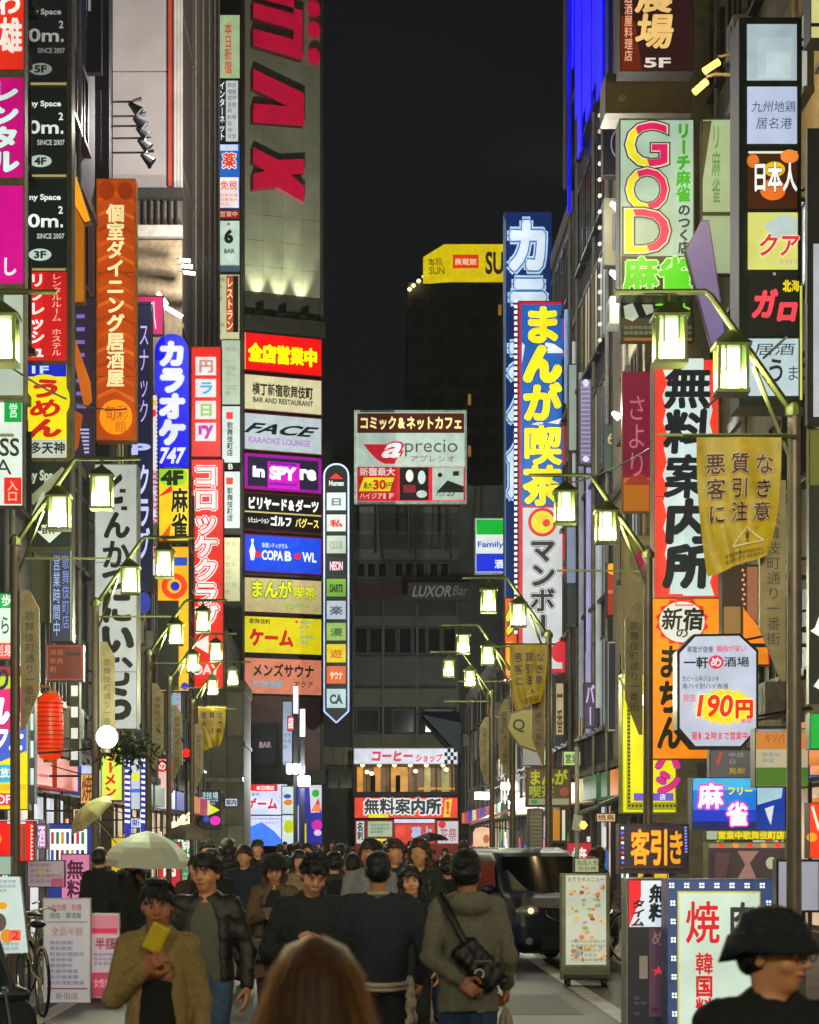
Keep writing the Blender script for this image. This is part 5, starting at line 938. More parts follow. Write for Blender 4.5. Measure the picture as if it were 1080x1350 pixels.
s = S('small pale green mirror-like sign above the leaning menu board', -12, 1128, 16, 1154, 20.5, 'a8c4b4', cat='sign', lit=.6, depth=.06); s.done()
MB().cyl((X(-4, 20.6), 20.6, .0), (X(-4, 20.6), 20.6, Z(1154, 20.5)), .02, n=6).build('leg', paint('40484c', .5), s.root)
# far centre: coffee shop
s = S('white coffee shop sign with crimson katakana at the end of the street', 466, 986, 604, 1008, 163, 'd8dce8', cat='sign', depth=.5, frame='9a9a98', fr=1)
s.t('コーヒー', 489, 989, 545, 1005, 'd01048', .07, skew=.15); s.t('ショップ', 548, 994, 583, 1005, 'd01048', .05, skew=.1)
for i in range(4):
    for j in range(4):
        if (i+j) % 2: s.r(586+i*4, 987+j*5, 590+i*4, 992+j*5, '18181c', 0)
s.done()
CP = Plane(466, 1008, 604, 1110, 163.4); co = tuple(CP.P(535, 1139)); cf = thing('cafe', 'warmly lit upstairs cafe room behind glass over the red information banner', 'cafe', co)
def cb(name, *a): return tbox(name, *a, cf, CP, co)
cb('back_wall', 468, 1008, 603, 1048, -1.45, -1.4, glow('7c5418', .6, .5)); cb('frame', 466, 1044, 604, 1050, -.3, .3, paint('241c14', .5)); cb('frame', 466, 1008, 470, 1044, -.3, .3, paint('2c241c', .5)); cb('frame', 600, 1008, 604, 1044, -.3, .3, paint('2c241c', .5))
for x, w, c in ((471, 8, 'e89818'), (493, 9, 'd88818'), (516, 22, 'e8a020'), (560, 8, 'b8a858'), (583, 10, 'a8a050')): cb('curtain', x, 1011, x+w, 1044, -.9, -.8, glow(c, .85, .4))
for x in (483, 513, 548, 575, 596): cb('mullion', x, 1008, x+1.2, 1044, -.1, .1, paint('1c1610', .5))
for x, y in ((484, 1017), (490, 1019), (548, 1016), (588, 1014), (478, 1008), (500, 1008), (520, 1008), (541, 1008), (562, 1008), (584, 1008)):
    p = CP.P(x, y+1, .3); m = MB(); m.lathe((p.x, p.y, p.z), [(.03, -.14), (.15, -.06), (.15, .06), (.03, .14)], 8); m.build('lamp', glow('fff0b0', 3, 0), cf, org=co)
cb('seat_row', 552, 1038, 600, 1041, -.7, -.5, glow('e0a030', .7))
for x in (489, 522): cb('silhouette', x, 1022, x+6, 1044, -.6, -.5, paint('0c0a08', .8))
s = S('red banner with white-edged black free-information characters under the cafe', 467, 1051, 604, 1079, 162.6, 'f03818', cat='banner', depth=.3, frame='782010', fr=.8)
s.t('無料案内所', 480, 1053, 582, 1074, '101010', .05, out=('e8f0f0', .1)); s.r(486, 1073, 512, 1078, 'e8e020'); s.poly([(587, 1055), (596, 1053), (593, 1077), (585, 1077)], 'e8e020'); s.t('!', 588, 1056, 593, 1074, 'f04020', .04); s.done()
s = S('red shop front with white posters beneath the information banner', 467, 1080, 606, 1139, 163, '701008', cat='shop front', depth=.5, lit=.8, frame='3a1410')
s.r(470, 1083, 480, 1112, 'd0d8d8'); s.t('名刺', 471, 1084, 479, 1108, '181818', .05); s.r(485, 1083, 517, 1103, 'a8b898'); s.rows(488, 1086, 514, 1100, 3, '487048', 4); s.r(520, 1080, 573, 1085, 'e8d8f8'); s.r(521, 1087, 573, 1112, 'd83828'); s.el(528, 1096, 7, 7, 'f05030'); s.t('夢占', 542, 1090, 570, 1110, 'a8c0e8', .05); s.poly([(494, 1106), (510, 1106), (502, 1114)], 'e8e818'); s.r(577, 1083, 604, 1112, 'c8c8c8'); s.el(583, 1087, 5, 5, 'e01828'); s.t('花祭', 580, 1092, 602, 1110, 'c05878', .03); s.done()
s = S('slanted letters reading LUXOR, given a faint glow, on the far dark office block', 538, 768, 622, 792, 161, None, cat='wall lettering', depth=.05, frame='2c2c28', fr=.2)
s.t('LUXOR', 545, 772, 596, 787, '8c8c80', .02, lit=.35, skew=.3); s.t('Bar', 598, 772, 617, 785, '7a7a70', .0, lit=.3, skew=.3); s.done()  # letters are no lamps; a faint glow is put into their colour
# right far street level
s = S('dim yellow and green manga sign low at the right with a brown frame', 693, 1012, 753, 1064, 58, '4c4018', cat='sign', lit=.6, depth=.3, frame='5c2c20', fr=2); s.t('まんが', 697, 1015, 748, 1036, 'a8a818', .06, lit=.7); s.t('喫茶', 697, 1036, 730, 1052, '98a018', .06, lit=.7); s.el(744, 1044, 6, 6, '984030', .6); s.r(697, 1053, 750, 1061, 'a0a080', .5); s.el(704, 1057, 5, 3, '208838', .8); s.arm(720, [1030], 6); s.done()
s = S('rounded cream and pink sign on a pole above the far crowd', 624, 1091, 648, 1116, 92, 'f0c098', cat='sign', depth=.2, frame='3c2c20', lit=.95, shape=[(624, 1116), (624, 1098), (627, 1092), (636, 1090), (645, 1092), (648, 1098), (648, 1116)]); s.el(641, 1106, 4, 6, 'b05828'); s.done(); MB().cyl((X(636, 92), 92.1, .12), (X(636, 92), 92.1, Z(1116, 92)), .05, n=8).build('support', paint('4a463c', .5), s.root)
for k, (x0, x1, y, D) in enumerate(((626, 650, 1050, 95), (661, 682, 1037, 82))):
    t = thing('flood_lamp', 'bright white rectangular lamp over the far right pavement, '+('left', 'right')[k]+' of two', 'lamp', (X(x0, D), D, Z(y, D)), 'bright white lamps far right'); m = MB(); m.box(X(x0, D), X(x1, D), D-.1, D+.1, Z(y+4, D), Z(y-4, D)); m.build('diffuser', glow('fffff4', 5, 0), t); m = MB(); m.box(X(x0-1, D), X(x1+1, D), D-.14, D+.14, Z(y-4.2, D), Z(y-6, D)); m.cyl(((X(x0, D)+X(x1, D))/2, D, Z(y-6, D)), (6.2, D, Z(y-16, D)), .04); m.build('housing', paint('3a3a36', .5), t)
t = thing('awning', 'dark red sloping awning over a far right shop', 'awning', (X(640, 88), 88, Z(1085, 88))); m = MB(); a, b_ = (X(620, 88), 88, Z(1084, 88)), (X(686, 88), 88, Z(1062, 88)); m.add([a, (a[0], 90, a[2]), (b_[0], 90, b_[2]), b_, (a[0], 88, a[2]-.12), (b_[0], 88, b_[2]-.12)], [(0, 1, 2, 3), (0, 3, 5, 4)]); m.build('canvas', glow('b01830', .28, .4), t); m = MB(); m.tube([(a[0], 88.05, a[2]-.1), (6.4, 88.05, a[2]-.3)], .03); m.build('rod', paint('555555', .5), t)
s = S('brick-tile pale column with a lit side low behind the dark car', 697, 1066, 716, 1132, 52, '8a8468', cat='column', lit=.25, depth=.6); 
for i in range(13): s.r(698, 1069+i*5, 715, 1070+i*5, '5c5844', 0)
s.done(); MB().box(X(698, 52), X(715, 52), 52.05, 52.6, .12, Z(1132, 52)).build('base', paint('6c6854', .7), s.root)
s = S('amber lit narrow window strip low at the right', 724, 1066, 748, 1112, 56, '2c2418', cat='window display', lit=.4, depth=.3); s.r(729, 1067, 738, 1108, 'b87818', .8); s.r(741, 1068, 745, 1108, 'd8d0b8', .8); s.done(); MB().box(X(725, 56), X(747, 56), 56.05, 56.3, .12, Z(1112, 56)).build('base', paint('2c2820', .7), s.root)
# spotlight pipe on the right: white pole with a hooked arm
t = thing('security_pole', 'pale pipe with a lamp and a long slanting arm at the right kerb', 'pole', (X(761, 44), 44, .12)); m = MB(); m.cyl((X(761, 44), 44, .12), (X(761, 44), 44, Z(985, 44)), .045, n=8); m.build('post', paint('b8b8a8', .5, .2), t); m = MB(); m.tube([(X(761, 44), 43.9, Z(1074, 44)), (X(790, 44), 43.9, Z(1062, 44)), (X(818, 43), 43, Z(1050, 43))], .05); m.build('arm', paint('707870', .5, .4), t)
m = MB(); m.cyl((X(761, 44), 43.75, Z(1075, 44)), (X(758, 44), 43.75, Z(1095, 44)), .09, n=10); m.build('camera_housing', paint('c8ccc8', .5), t); m = MB(); m.lathe((X(767, 44), 43.7, Z(1088, 44)), [(.03, -.08), (.09, 0), (.03, .08)], 10); m.build('lamp', glow('f0c060', 2), t)
# yellow-green lit panel fragments
s = S('bright greenish shop lightbox low between the right posts', 742, 990, 766, 1010, 60, 'b8d888', cat='sign', lit=.8); s.t('営業', 745, 994, 762, 1007, '485838', .03); s.done()
s = S('pale shutter-like lightbox left of the low manga sign', 688, 984, 726, 1010, 61, 'a8a8a0', cat='sign', lit=.45); s.r(714, 990, 724, 1008, 'c8f8a0', .9); s.done()
# --------------------------------------------------------------- cloth warning banners
def cloth(label, x0, y0, x1, y1, D, text=True, seed=0, lit=0, far=False):
    t = thing('cloth_banner', label, 'banner', (X(x0, D), D, Z(y1, D)), 'yellow touting-warning banners'); o = (X(x0, D), D, Z(y1, D))
    nu, nv = 28, 34; rr = random.Random(seed); m = MB()
    def q(u, v):
        # swings and curls towards its lower corner
        pinch = v**2.2
        x = x0+(x1-x0)*(u+(.16*pinch*(1-u))-(.20*pinch*u)); y = y0+(y1-y0)*(v-.13*pinch*u+.008*math.sin(u*9)*v)
        d = D-.02+.03*math.sin(u*9+v*2.5)*(.25+v)+.010*math.sin(u*23-v*11)*(.2+v)+.10*pinch*math.sin(u*4+1)+.012*math.sin(v*9+u*4)*v
        return x, y, d
    pts = [(X(a, b), b, 0) for a, _, b in ()]
    for j in range(nv+1):
        for i in range(nu+1):
            x, y, d = q(i/nu, j/nv); m.v.append((X(x, D), d, Z(y, D)))
    n1 = nu+1; m.f = [(j*n1+i, j*n1+i+1, (j+1)*n1+i+1, (j+1)*n1+i) for j in range(nv) for i in range(nu)]; m.m = [0]*len(m.f)
    m.build('cloth', paint('b89a0c', .5, 0, .3, 7, .15), t, org=o, smooth=True)
    def tx(ch, u0, v0, u1, v1, col, off, n):
        v, f, b = glyph(ch, 0.0); mm = MB(); 
        for j_ in range(7 if off > .04 else 5 if off > .015 else 1):
          vs = []; ax_, ay_ = (0, 0) if j_ == 0 else (off*.85*math.cos(j_*1.05), off*.85*math.sin(j_*1.05))
          for x, y in v:
            x += ax_; y += ay_; uu = u0+(u1-u0)*x; vv = v0+(v1-v0)*(1-(y+.135)/.99); a, b_, d = q(uu, vv); vs.append((X(a, D), d-n-.0004*j_, Z(b_, D)))
          mm.add(vs, f)
        return mm
    if text:
        A, B = MB(), MB()
        for i, row in enumerate(('悪質な', '客引き', 'に注意')):
            for j, ch in enumerate(row):
                u0, v0 = .10+j*.29, .12+i*.185
                a = tx(ch, u0, v0, u0+.235, v0+.16, 0, .06, .022); A.add(a.v, a.f); a = tx(ch, u0, v0, u0+.235, v0+.16, 0, .022, .030); B.add(a.v, a.f)
        if not far:
            for i, (st, vv, h) in enumerate((('新宿区歌舞伎町商店街', .885, .035), ('振興組合防犯協会連合会', .93, .035))):
                for j, ch in enumerate(st):
                    a = tx(ch, .30+j*.055, vv, .30+j*.055+.05, vv+h, 0, .012, .024); B.add(a.v, a.f)
            def strip(pts, wd, M_, n):
                for (ua, va), (ub, vb) in zip(pts, pts[1:]):
                    for s_ in range(6):
                        e = []
                        for f_ in (s_/6, (s_+1)/6):
                            u_, v_ = ua+(ub-ua)*f_, va+(vb-va)*f_
                            for sg in (-1, 1):
                                du, dv = (vb-va), -(ub-ua); L = math.hypot(du, dv) or 1; a_, b_, d = q(u_+sg*wd*du/L*1.5, v_+sg*wd*dv/L); e.append((X(a_, D), d-n, Z(b_, D)))
                        M_.add([e[0], e[1], e[3], e[2]], [(0, 1, 2, 3)])
            strip([(.62, .69), (.42, .84), (.86, .83), (.62, .69)], .006, A, .02); strip([(.63, .735), (.635, .79)], .012, B, .024); strip([(.637, .805), (.638, .815)], .012, B, .024)
        A.build('lettering', paint('d8c8a0', .6, 0, .1), t, org=o); B.build('lettering', paint('4c1410', .6, 0, .1), t, org=o)
    m = MB(); m.cyl((X(x0, D)-.1, D, Z(y0, D)+.01), (X(x1, D)+.12, D, Z(y0, D)+.01), .014, n=8); m.build('rod', LF, t, org=o)
cloth('large yellow cloth banner with dark red warning characters hanging from the nearest right post', 918, 577, 1030, 758, 16.9, seed=1)
cloth('smaller yellow cloth warning banner under the third lamp on the right', 672, 850, 722, 936, 35.0, seed=2)
cloth('small yellow cloth warning banner hanging under the far left lamps', 261, 932, 298, 990, 52.5, seed=3, far=True)
s = S('round yellowish board with a letter mark under the smaller right banner', 668, 934, 722, 992, 41, None, cat='sign', frame='5c5434', depth=.1, shape=[(668, 960), (672, 940), (690, 934), (715, 936), (722, 950), (720, 982), (708, 992), (684, 984)]); s.poly([(670, 960), (674, 942), (690, 936), (714, 938), (720, 950), (718, 980), (708, 990), (685, 982)], '908438', .35); s.t('Q', 676, 948, 692, 966, '20200c', .02, lit=0); s.t('ペスン', 698, 938, 716, 986, 'a8503c', .02, lit=.4); s.done()

for k, (x0, y0, x1, y1, D, f, tx, tc, lab) in enumerate((
 (656, 1000, 668, 1030, 97, 'd8d0a0', '茶', '504020', 'tiny cream sign between the two far white lamps'),
 (768, 1004, 790, 1018, 62, 'd8e8c0', '居酒屋', '405028', 'pale green fascia low at right before the yellow sign'),
 (770, 900, 786, 960, 56.5, '483c58', 'バー', 'c0a8d8', 'dim plum projecting sign above the slanting pipe arm'),
 (732, 900, 744, 970, 63, 'b8a878', '一番', '403018', 'tan plate-like sign right of the smaller warning banner'),
 (786, 1072, 812, 1084, 50, 'e8c890', '焼鳥', '702810', 'amber fascia at street level left of the LED board'),
 (645, 1066, 668, 1076, 100, 'e8e8e0', 'コーヒー', '803020', 'small white fascia under the dark red awning'))):
    s = S(lab, x0, y0, x1, y1, D, f, cat='sign', lit=.8, depth=.25); s.t(tx, x0+2, y0+2, x1-2, y1-2, tc, .03); s.arm((x0+x1)/2, [y0+3], 6.3, .02); s.done()

# --- standing light boxes, racks and vending machines on the pavements
kinds = [('2c3c8c', 'blue', '酒'), ('e8e8ee', 'white', '飲料'), ('c82838', 'red', '焼肉'), ('e8c020', 'yellow', 'カラオケ'), ('18181c', 'black', 'BAR'), ('e080b0', 'pink', '無料'), ('389858', 'green', '麻雀'), ('e88030', 'orange', '居酒屋')]
for k, (x, D, w, h, ki, lab) in enumerate((
 (-4.85, 31.5, .55, 1.5, 4, 'at the left pavement just behind the pink poster stand'), (-5.35, 35.0, .95, 1.85, 1, 'like a drinks machine against the left house fronts'), (-4.75, 38.5, .5, 1.3, 5, 'on the left pavement before the grey umbrella'),
 (-5.3, 42.5, .9, 1.85, 0, 'like a drinks machine farther along the left pavement'), (-4.8, 47.0, .55, 1.6, 3, 'behind the grey umbrella on the left'), (-5.1, 52.5, .6, 1.7, 7, 'small, on the left pavement in the middle distance'), (-4.8, 58.5, .6, 1.5, 2, 'small, at left where the crowd thickens'), (-5.0, 66.0, .7, 1.8, 6, 'tiny, deep along the left pavement'),
 (4.9, 38.0, .6, 1.6, 3, 'on the right pavement behind the black car'), (5.4, 42.5, .95, 1.85, 1, 'like a drinks machine at the right house fronts'), (4.7, 48.0, .55, 1.5, 2, 'on the right pavement in the middle distance'), (4.9, 57.0, .6, 1.6, 5, 'small, deep along the right pavement'))):
    f, cn, tx = kinds[ki]; x0 = VX+(x-w/2)*F/D; x1 = VX+(x+w/2)*F/D; kk = F/D; yb = VY+(CH-.25)*kk; y0 = VY+(CH-.25-h)*kk
    s = S(f'{cn} standing light box {lab}', x0, y0, x1, yb, D, f, cat='standing sign', lit=.85, depth=.4 if w < .8 else .6, frame='2c2c2c')
    if w < .8: s.t(tx, x0+(x1-x0)*.2, y0+(yb-y0)*.08, x1-(x1-x0)*.2, y0+(yb-y0)*.6, 'f8f8f0' if ki in (0, 2, 4, 6, 7) else '401c28', .04); s.rows(x0+(x1-x0)*.15, y0+(yb-y0)*.66, x1-(x1-x0)*.15, yb-(yb-y0)*.06, 4, 'c8c8c0' if ki in (0, 2, 4, 6, 7) else '505058', k)
    else:
        s.r(x0+2, y0+(yb-y0)*.06, x1-(x1-x0)*.2, y0+(yb-y0)*.62, 'f4f8ff', 1.1)
        for i in range(3):
            for j in range(7): s.r(x0+3.5+j*(x1-x0)*.105, y0+(yb-y0)*(.09+i*.18), x0+3.5+j*(x1-x0)*.105+(x1-x0)*.06, y0+(yb-y0)*(.21+i*.18), ['c83030', '308040', 'e0a020', '2850b0', '402818'][(i*3+j) % 5], .8)
        s.r(x0+(x1-x0)*.2, y0+(yb-y0)*.78, x1-(x1-x0)*.3, y0+(yb-y0)*.9, '101014', 0)
    s.done(); m = MB(); dd = .35 if w < .8 else .55
    for xx in (x-w/2+.05, x+w/2-.05):
        for yy in (D+.05, D+dd): m.box(xx-.03, xx+.03, yy-.03, yy+.03, .12, .252)
    m.build('foot', paint('222222', .5), s.root)
# =================================================================== PEOPLE: distance-field bodies turned into smooth meshes
import openvdb
from mathutils import Euler
class SDF:
    def __init__(s, lo, hi, res):
        s.res = res; s.lo = np.array(lo, np.float32); n = np.ceil((np.array(hi)-np.array(lo))/res).astype(int)+1
        s.n = n; s.g = np.full(n, .5, np.float32); s.ax = [s.lo[i]+np.arange(n[i], dtype=np.float32)*res for i in range(3)]
    def _reg(s, lo, hi, k):
        m = k+3*s.res; a = [max(0, int((lo[i]-m-s.lo[i])/s.res)) for i in range(3)]; b = [min(s.n[i], int((hi[i]+m-s.lo[i])/s.res)+2) for i in range(3)]
        if any(b[i] <= a[i] for i in range(3)): return None
        sl = tuple(slice(a[i], b[i]) for i in range(3)); return sl, np.meshgrid(*[s.ax[i][sl[i]] for i in range(3)], indexing='ij')
    def _mix(s, sl, d, k, op):
        g = s.g[sl]
        if op == '+':
            h = np.clip(.5+.5*(g-d)/k, 0, 1); s.g[sl] = g*(1-h)+d*h-k*h*(1-h)
        elif op == '-':
            d = -d; h = np.clip(.5-.5*(g-d)/k, 0, 1); s.g[sl] = g*(1-h)+d*h+k*h*(1-h)
        else: s.g[sl] = np.maximum(g, d)
    def cap(s, a, b, r0, r1=None, k=.03, op='+', sq=None):
        r1 = r0 if r1 is None else r1; a, b = np.array(a, np.float32), np.array(b, np.float32); rm = max(r0, r1)
        q = s._reg(np.minimum(a, b)-rm, np.maximum(a, b)+rm, k)
        if q is None: return
        sl, (x, y, z) = q; ab = b-a; px, py, pz = x-a[0], y-a[1], z-a[2]
        t = np.clip((px*ab[0]+py*ab[1]+pz*ab[2])/max(1e-9, float(ab@ab)), 0, 1)
        dx, dy, dz = px-t*ab[0], py-t*ab[1], pz-t*ab[2]
        if sq: dy = dy*sq
        s._mix(sl, np.sqrt(dx*dx+dy*dy+dz*dz)-(r0+(r1-r0)*t), k, op)
    def ell(s, c, r, k=.03, op='+', M=None):
        c = np.array(c, np.float32); r = np.array(r, np.float32); R_ = r if M is None else np.full(3, r.max())
        q = s._reg(c-R_, c+R_, k)
        if q is None: return
        sl, (x, y, z) = q; x, y, z = x-c[0], y-c[1], z-c[2]
        if M is not None: x, y, z = (M[0][0]*x+M[1][0]*y+M[2][0]*z, M[0][1]*x+M[1][1]*y+M[2][1]*z, M[0][2]*x+M[1][2]*y+M[2][2]*z)
        k0 = np.sqrt((x/r[0])**2+(y/r[1])**2+(z/r[2])**2); k1 = np.sqrt((x/r[0]**2)**2+(y/r[1]**2)**2+(z/r[2]**2)**2)
        s._mix(sl, k0*(k0-1)/np.maximum(k1, 1e-4), k, op)
    def box(s, c, r, rad=.02, k=.02, op='+', M=None):
        c = np.array(c, np.float32); r = np.array(r, np.float32); R_ = r if M is None else np.full(3, float(np.linalg.norm(r)))
        q = s._reg(c-R_, c+R_, k)
        if q is None: return
        sl, (x, y, z) = q; x, y, z = x-c[0], y-c[1], z-c[2]
        if M is not None: x, y, z = (M[0][0]*x+M[1][0]*y+M[2][0]*z, M[0][1]*x+M[1][1]*y+M[2][1]*z, M[0][2]*x+M[1][2]*y+M[2][2]*z)
        qx, qy, qz = np.abs(x)-r[0]+rad, np.abs(y)-r[1]+rad, np.abs(z)-r[2]+rad
        s._mix(sl, np.sqrt(np.maximum(qx, 0)**2+np.maximum(qy, 0)**2+np.maximum(qz, 0)**2)+np.minimum(np.maximum(qx, np.maximum(qy, qz)), 0)-rad, k, op)
    def loft(s, zs, ws, ya, yb, rad=.12, k=.04):
        z = s.ax[2]; w = np.interp(z, zs, ws)[None, None, :]; a = np.interp(z, zs, ya)[None, None, :]; b = np.interp(z, zs, yb)[None, None, :]
        X_, Y_ = s.ax[0][:, None, None], s.ax[1][None, :, None]; qx = np.abs(X_)-w+rad; qy = np.abs(Y_-(a+b)/2)-(b-a)/2+rad
        d = np.sqrt(np.maximum(qx, 0)**2+np.maximum(qy, 0)**2)+np.minimum(np.maximum(qx, qy), 0)-rad; cap_ = np.maximum(z-zs[-1], zs[0]-z)[None, None, :]
        h = np.clip(.5-.5*(d-cap_)/.08, 0, 1); d = d*(1-h)+cap_*h+.08*h*(1-h); s._mix((slice(None),)*3, d.astype(np.float32), k, '+')
    def above(s, z): s.g = np.maximum(s.g, (z-s.ax[2])[None, None, :])
    def below(s, z): s.g = np.maximum(s.g, (s.ax[2]-z)[None, None, :])
    def noise(s, amp, fr, seed=0):
        r = np.random.RandomState(seed); x, y, z = np.meshgrid(*s.ax, indexing='ij'); t = 0
        for i in range(5):
            w = r.randn(3)*fr*(1+i*.5); t = t+np.sin(x*w[0]+y*w[1]+z*w[2]*.7+r.rand()*6+1.6*np.sin(x*w[1]*.6+z*w[0]*.5))/(1+i*.4)
        s.g += (amp*t).astype(np.float32)
    def mesh(s, name, scale=1, adapt=0.0):
        g = openvdb.FloatGrid(.5); g.copyFromArray(np.ascontiguousarray(s.g)); p, q = g.convertToQuads(isovalue=0.0)
        p = np.asarray(p)*s.res+s.lo; me = bpy.data.meshes.new(name)
        me.from_pydata((p*scale).tolist(), [], np.asarray(q)[:, ::-1].tolist()); me.polygons.foreach_set('use_smooth', [True]*len(me.polygons)); me.update(); return me
def hand_mesh(side, curl=.5, res=.0045, spread=.08, thumb=.6):
    """hand hanging down from the wrist at the origin; palm faces -Y... fingers along -Z; side +1 puts the thumb at +X"""
    s = SDF((-.08, -.10, -.21), (.08, .06, .04), res)
    s.cap((0, 0, .03), (0, 0, -.02), .026, .028, .01, sq=1.2); s.box((0, 0, -.052), (.040, .016, .045), .015, .012)
    for i, (x, L_, r) in enumerate(((.029, .070, .0085), (.010, .080, .009), (-.010, .075, .0085), (-.029, .060, .0075))):
        x *= side; a = Vector((x, 0, -.09)); ang = curl*.55*(1+.12*i); L = (L_*.48, L_*.30, L_*.24); d = 0
        for l in L:
            d += ang; b = a+Vector((side*spread*(1.5-i)*.1*l*10*.1, -math.sin(d)*l, -math.cos(d)*l)); s.cap(a, b, r+.001, r, .004); a = b
    a = Vector((side*.034, -.004, -.03)); b = a+Vector((side*.030, -.018, -.026)); c = b+Vector((side*.004*(1-thumb), -.014-.016*thumb, -.028)); e = c+Vector((-side*.018*thumb, -.012, -.018)); s.cap(a, b, .014, .012, .01); s.cap(b, c, .0115, .010, .004); s.cap(c, e, .0100, .008, .003)
    return s.mesh('hand')
SK = {}
def skin(c='c08a66'):
    if c in SK: return SK[c]
    m = bpy.data.materials.new('skin'); nt, b = _nodes(m); b.inputs['Base Color'].default_value = (*lin(c), 1); b.inputs['Roughness'].default_value = .48
    b.inputs['Subsurface Weight'].default_value = .15; b.inputs['Subsurface Radius'].default_value = (.02, .008, .004); b.inputs['Subsurface Scale'].default_value = .4
    tc = nt.nodes.new('ShaderNodeTexCoord'); n = nt.nodes.new('ShaderNodeTexNoise'); n.inputs['Scale'].default_value = 14; nt.links.new(tc.outputs['Object'], n.inputs['Vector'])
    mx = nt.nodes.new('ShaderNodeMix'); mx.data_type = 'RGBA'; mx.inputs[6].default_value = (*lin(c), 1); l = lin(c); mx.inputs[7].default_value = (l[0]*.8, l[1]*.6, l[2]*.55, 1)
    nt.links.new(n.outputs['Fac'], mx.inputs[0]); nt.links.new(mx.outputs[2], b.inputs['Base Color']); SK[c] = m; return m
def fabric(c, rough=.85, sheen=.0, coat=0, sc=40): return paint(c, rough, 0, .3, sc, .35, coat)
def hair_mat(c='0c0907'): return paint(c, .42, 0, .4, 60, .5)
def hmat(yaw=0, pitch=0, roll=0): return Euler((pitch, roll, yaw)).to_matrix()
DEF = dict(arms=None, stride=.0, lean=0.0, yaw=0, pitch=0, roll=0, top='jacket', hem=.86, open=0, hair='short', sh=1.0, bulk=1.0, hood=False, skirt=False, res=.011, fem=False, collar=True, noise=.0035, half=False, shirt=False, coat_flare=.0)
def figure(P):
    """meshes of one figure of height 1.72 m standing on the origin and facing -Y"""
    p = dict(DEF); p.update(P); r = p['res']; out = {}; rnd_ = random.Random(p.get('seed', 1))
    A = p['arms'] or {}; sx = .168*p['sh']; st = p['stride']; le = p['lean']
    def T(x, y, z): return (x, y-le*(z-.9), z)
    arm = {}
    for k in (-1, 1):
        e, w = A.get(k, ((.225, .03-.08*st*k, 1.10), (.235, -.05-.16*st*k, .86)))
        arm[k] = (T(k*sx, .005, 1.395), T(k*e[0], e[1], e[2]), T(k*w[0], w[1], w[2]))
    leg = {k: ((k*.085, 0, .90), (k*.09, -.05-.13*st*k, .49), (k*.085, .04-.30*st*k+(.12 if st*k < 0 else 0)*abs(st), .10+(.10*abs(st) if st*k < 0 else 0))) for k in (-1, 1)}
    lo = (-.55, -.62, -.02); hi = (.55, .55, 1.80); z0 = .0
    if p['half']: lo = (lo[0], lo[1], .72)
    M = hmat(p['yaw'], p['pitch'], p['roll']); Mn = np.array(M); nb = Vector(T(0, .01, 1.50))
    def H(x, y, z): return tuple(nb+M@Vector((x, y-.0, z-1.50)))
    # body
    s = SDF(lo, hi, r)
    for k in (-1, 1):
        a, e, w = arm[k]; s.cap(a, e, .047, .038, .03); s.cap(e, w, .037, .026, .02)
        if p.get('mitts', True): d = (Vector(w)-Vector(e)).normalized(); s.cap(w, tuple(Vector(w)+d*.11), .028, .022, .02)
        h, kn, an = leg[k]; s.cap(h, kn, .078, .05, .04); s.cap(kn, an, .05, .038, .02); s.cap(an, (an[0], an[1]-.12, max(.03, an[2]-.06)), .035, .03, .02)
    s.ell(T(0, 0, 1.24), (.155*p['sh'], .095, .23), .05); s.ell((0, 0, .96), (.145, .10, .14), .05); s.cap(T(-.13, .01, 1.40), T(.13, .01, 1.40), .05, .05, .04)
    s.cap(T(0, .02, 1.42), H(0, .02, 1.54), .054, .052, .025)
    s.ell(H(0, .008, 1.628), (.074, .094, .094), .02, M=Mn); s.ell(H(0, -.024, 1.562), (.056, .068, .074), .03, M=Mn); s.ell(H(0, -.052, 1.513), (.027, .026, .02), .025, M=Mn)
    for k in (-1, 1):
        s.ell(H(k*.045, -.062, 1.575), (.022, .02, .022), .02, M=Mn); s.ell(H(k*.077, .012, 1.592), (.010, .018, .030), .008, M=Mn)
        if r < .013: s.ell(H(k*.032, -.096, 1.607), (.019, .013, .011), .012, '-', M=Mn); s.ell(H(k*.030, -.090, 1.630), (.024, .010, .008), .01, M=Mn)
    s.cap(H(0, -.088, 1.612), H(0, -.108, 1.578), .010, .014, .010); 
    if r < .013:
        for k in (-1, 1): s.ell(H(k*.012, -.100, 1.572), (.009, .009, .008), .006, M=Mn)
        s.ell(H(0, -.090, 1.548), (.024, .010, .006), .006, M=Mn); s.ell(H(0, -.088, 1.537), (.020, .010, .007), .006, M=Mn)
    out['body'] = s.mesh('body')
    # upper garment
    def torso(s, o):
        b = p['bulk']
        s.ell(T(0, .0, 1.24), (.172*p['sh']*b+o, .112*b+o, .24), .06); s.ell(T(0, 0, 1.05), (.158*b+o, .118*b+o, .22), .06); s.cap(T(-.135*p['sh'], .01, 1.405), T(.135*p['sh'], .01, 1.405), .056+o, .056+o, .05)
        if p['hem'] < 1.0: s.cap(T(-.05, 0, 1.0), (-.06, 0, p['hem']-.05), .115*b+o, .12*b+o+p['coat_flare'], .05, sq=1.05); s.cap(T(.05, 0, 1.0), (.06, 0, p['hem']-.05), .115*b+o, .12*b+o+p['coat_flare'], .05, sq=1.05)
    s = SDF(lo, hi, r); torso(s, .006)
    s.above(p['hem'])
    if p['open']:
        s.cap(T(0, -.21, 1.50), (0, -.23, p['hem']-.1), p['open']+.10, p['open']*1.2+.125, .006, '-')
    for k in (-1, 1):
        a, e, w = arm[k]; s.cap(a, e, .066, .056, .035); cu = tuple(Vector(e)+(Vector(w)-Vector(e))*.90); s.cap(e, cu, .056, .043, .025)
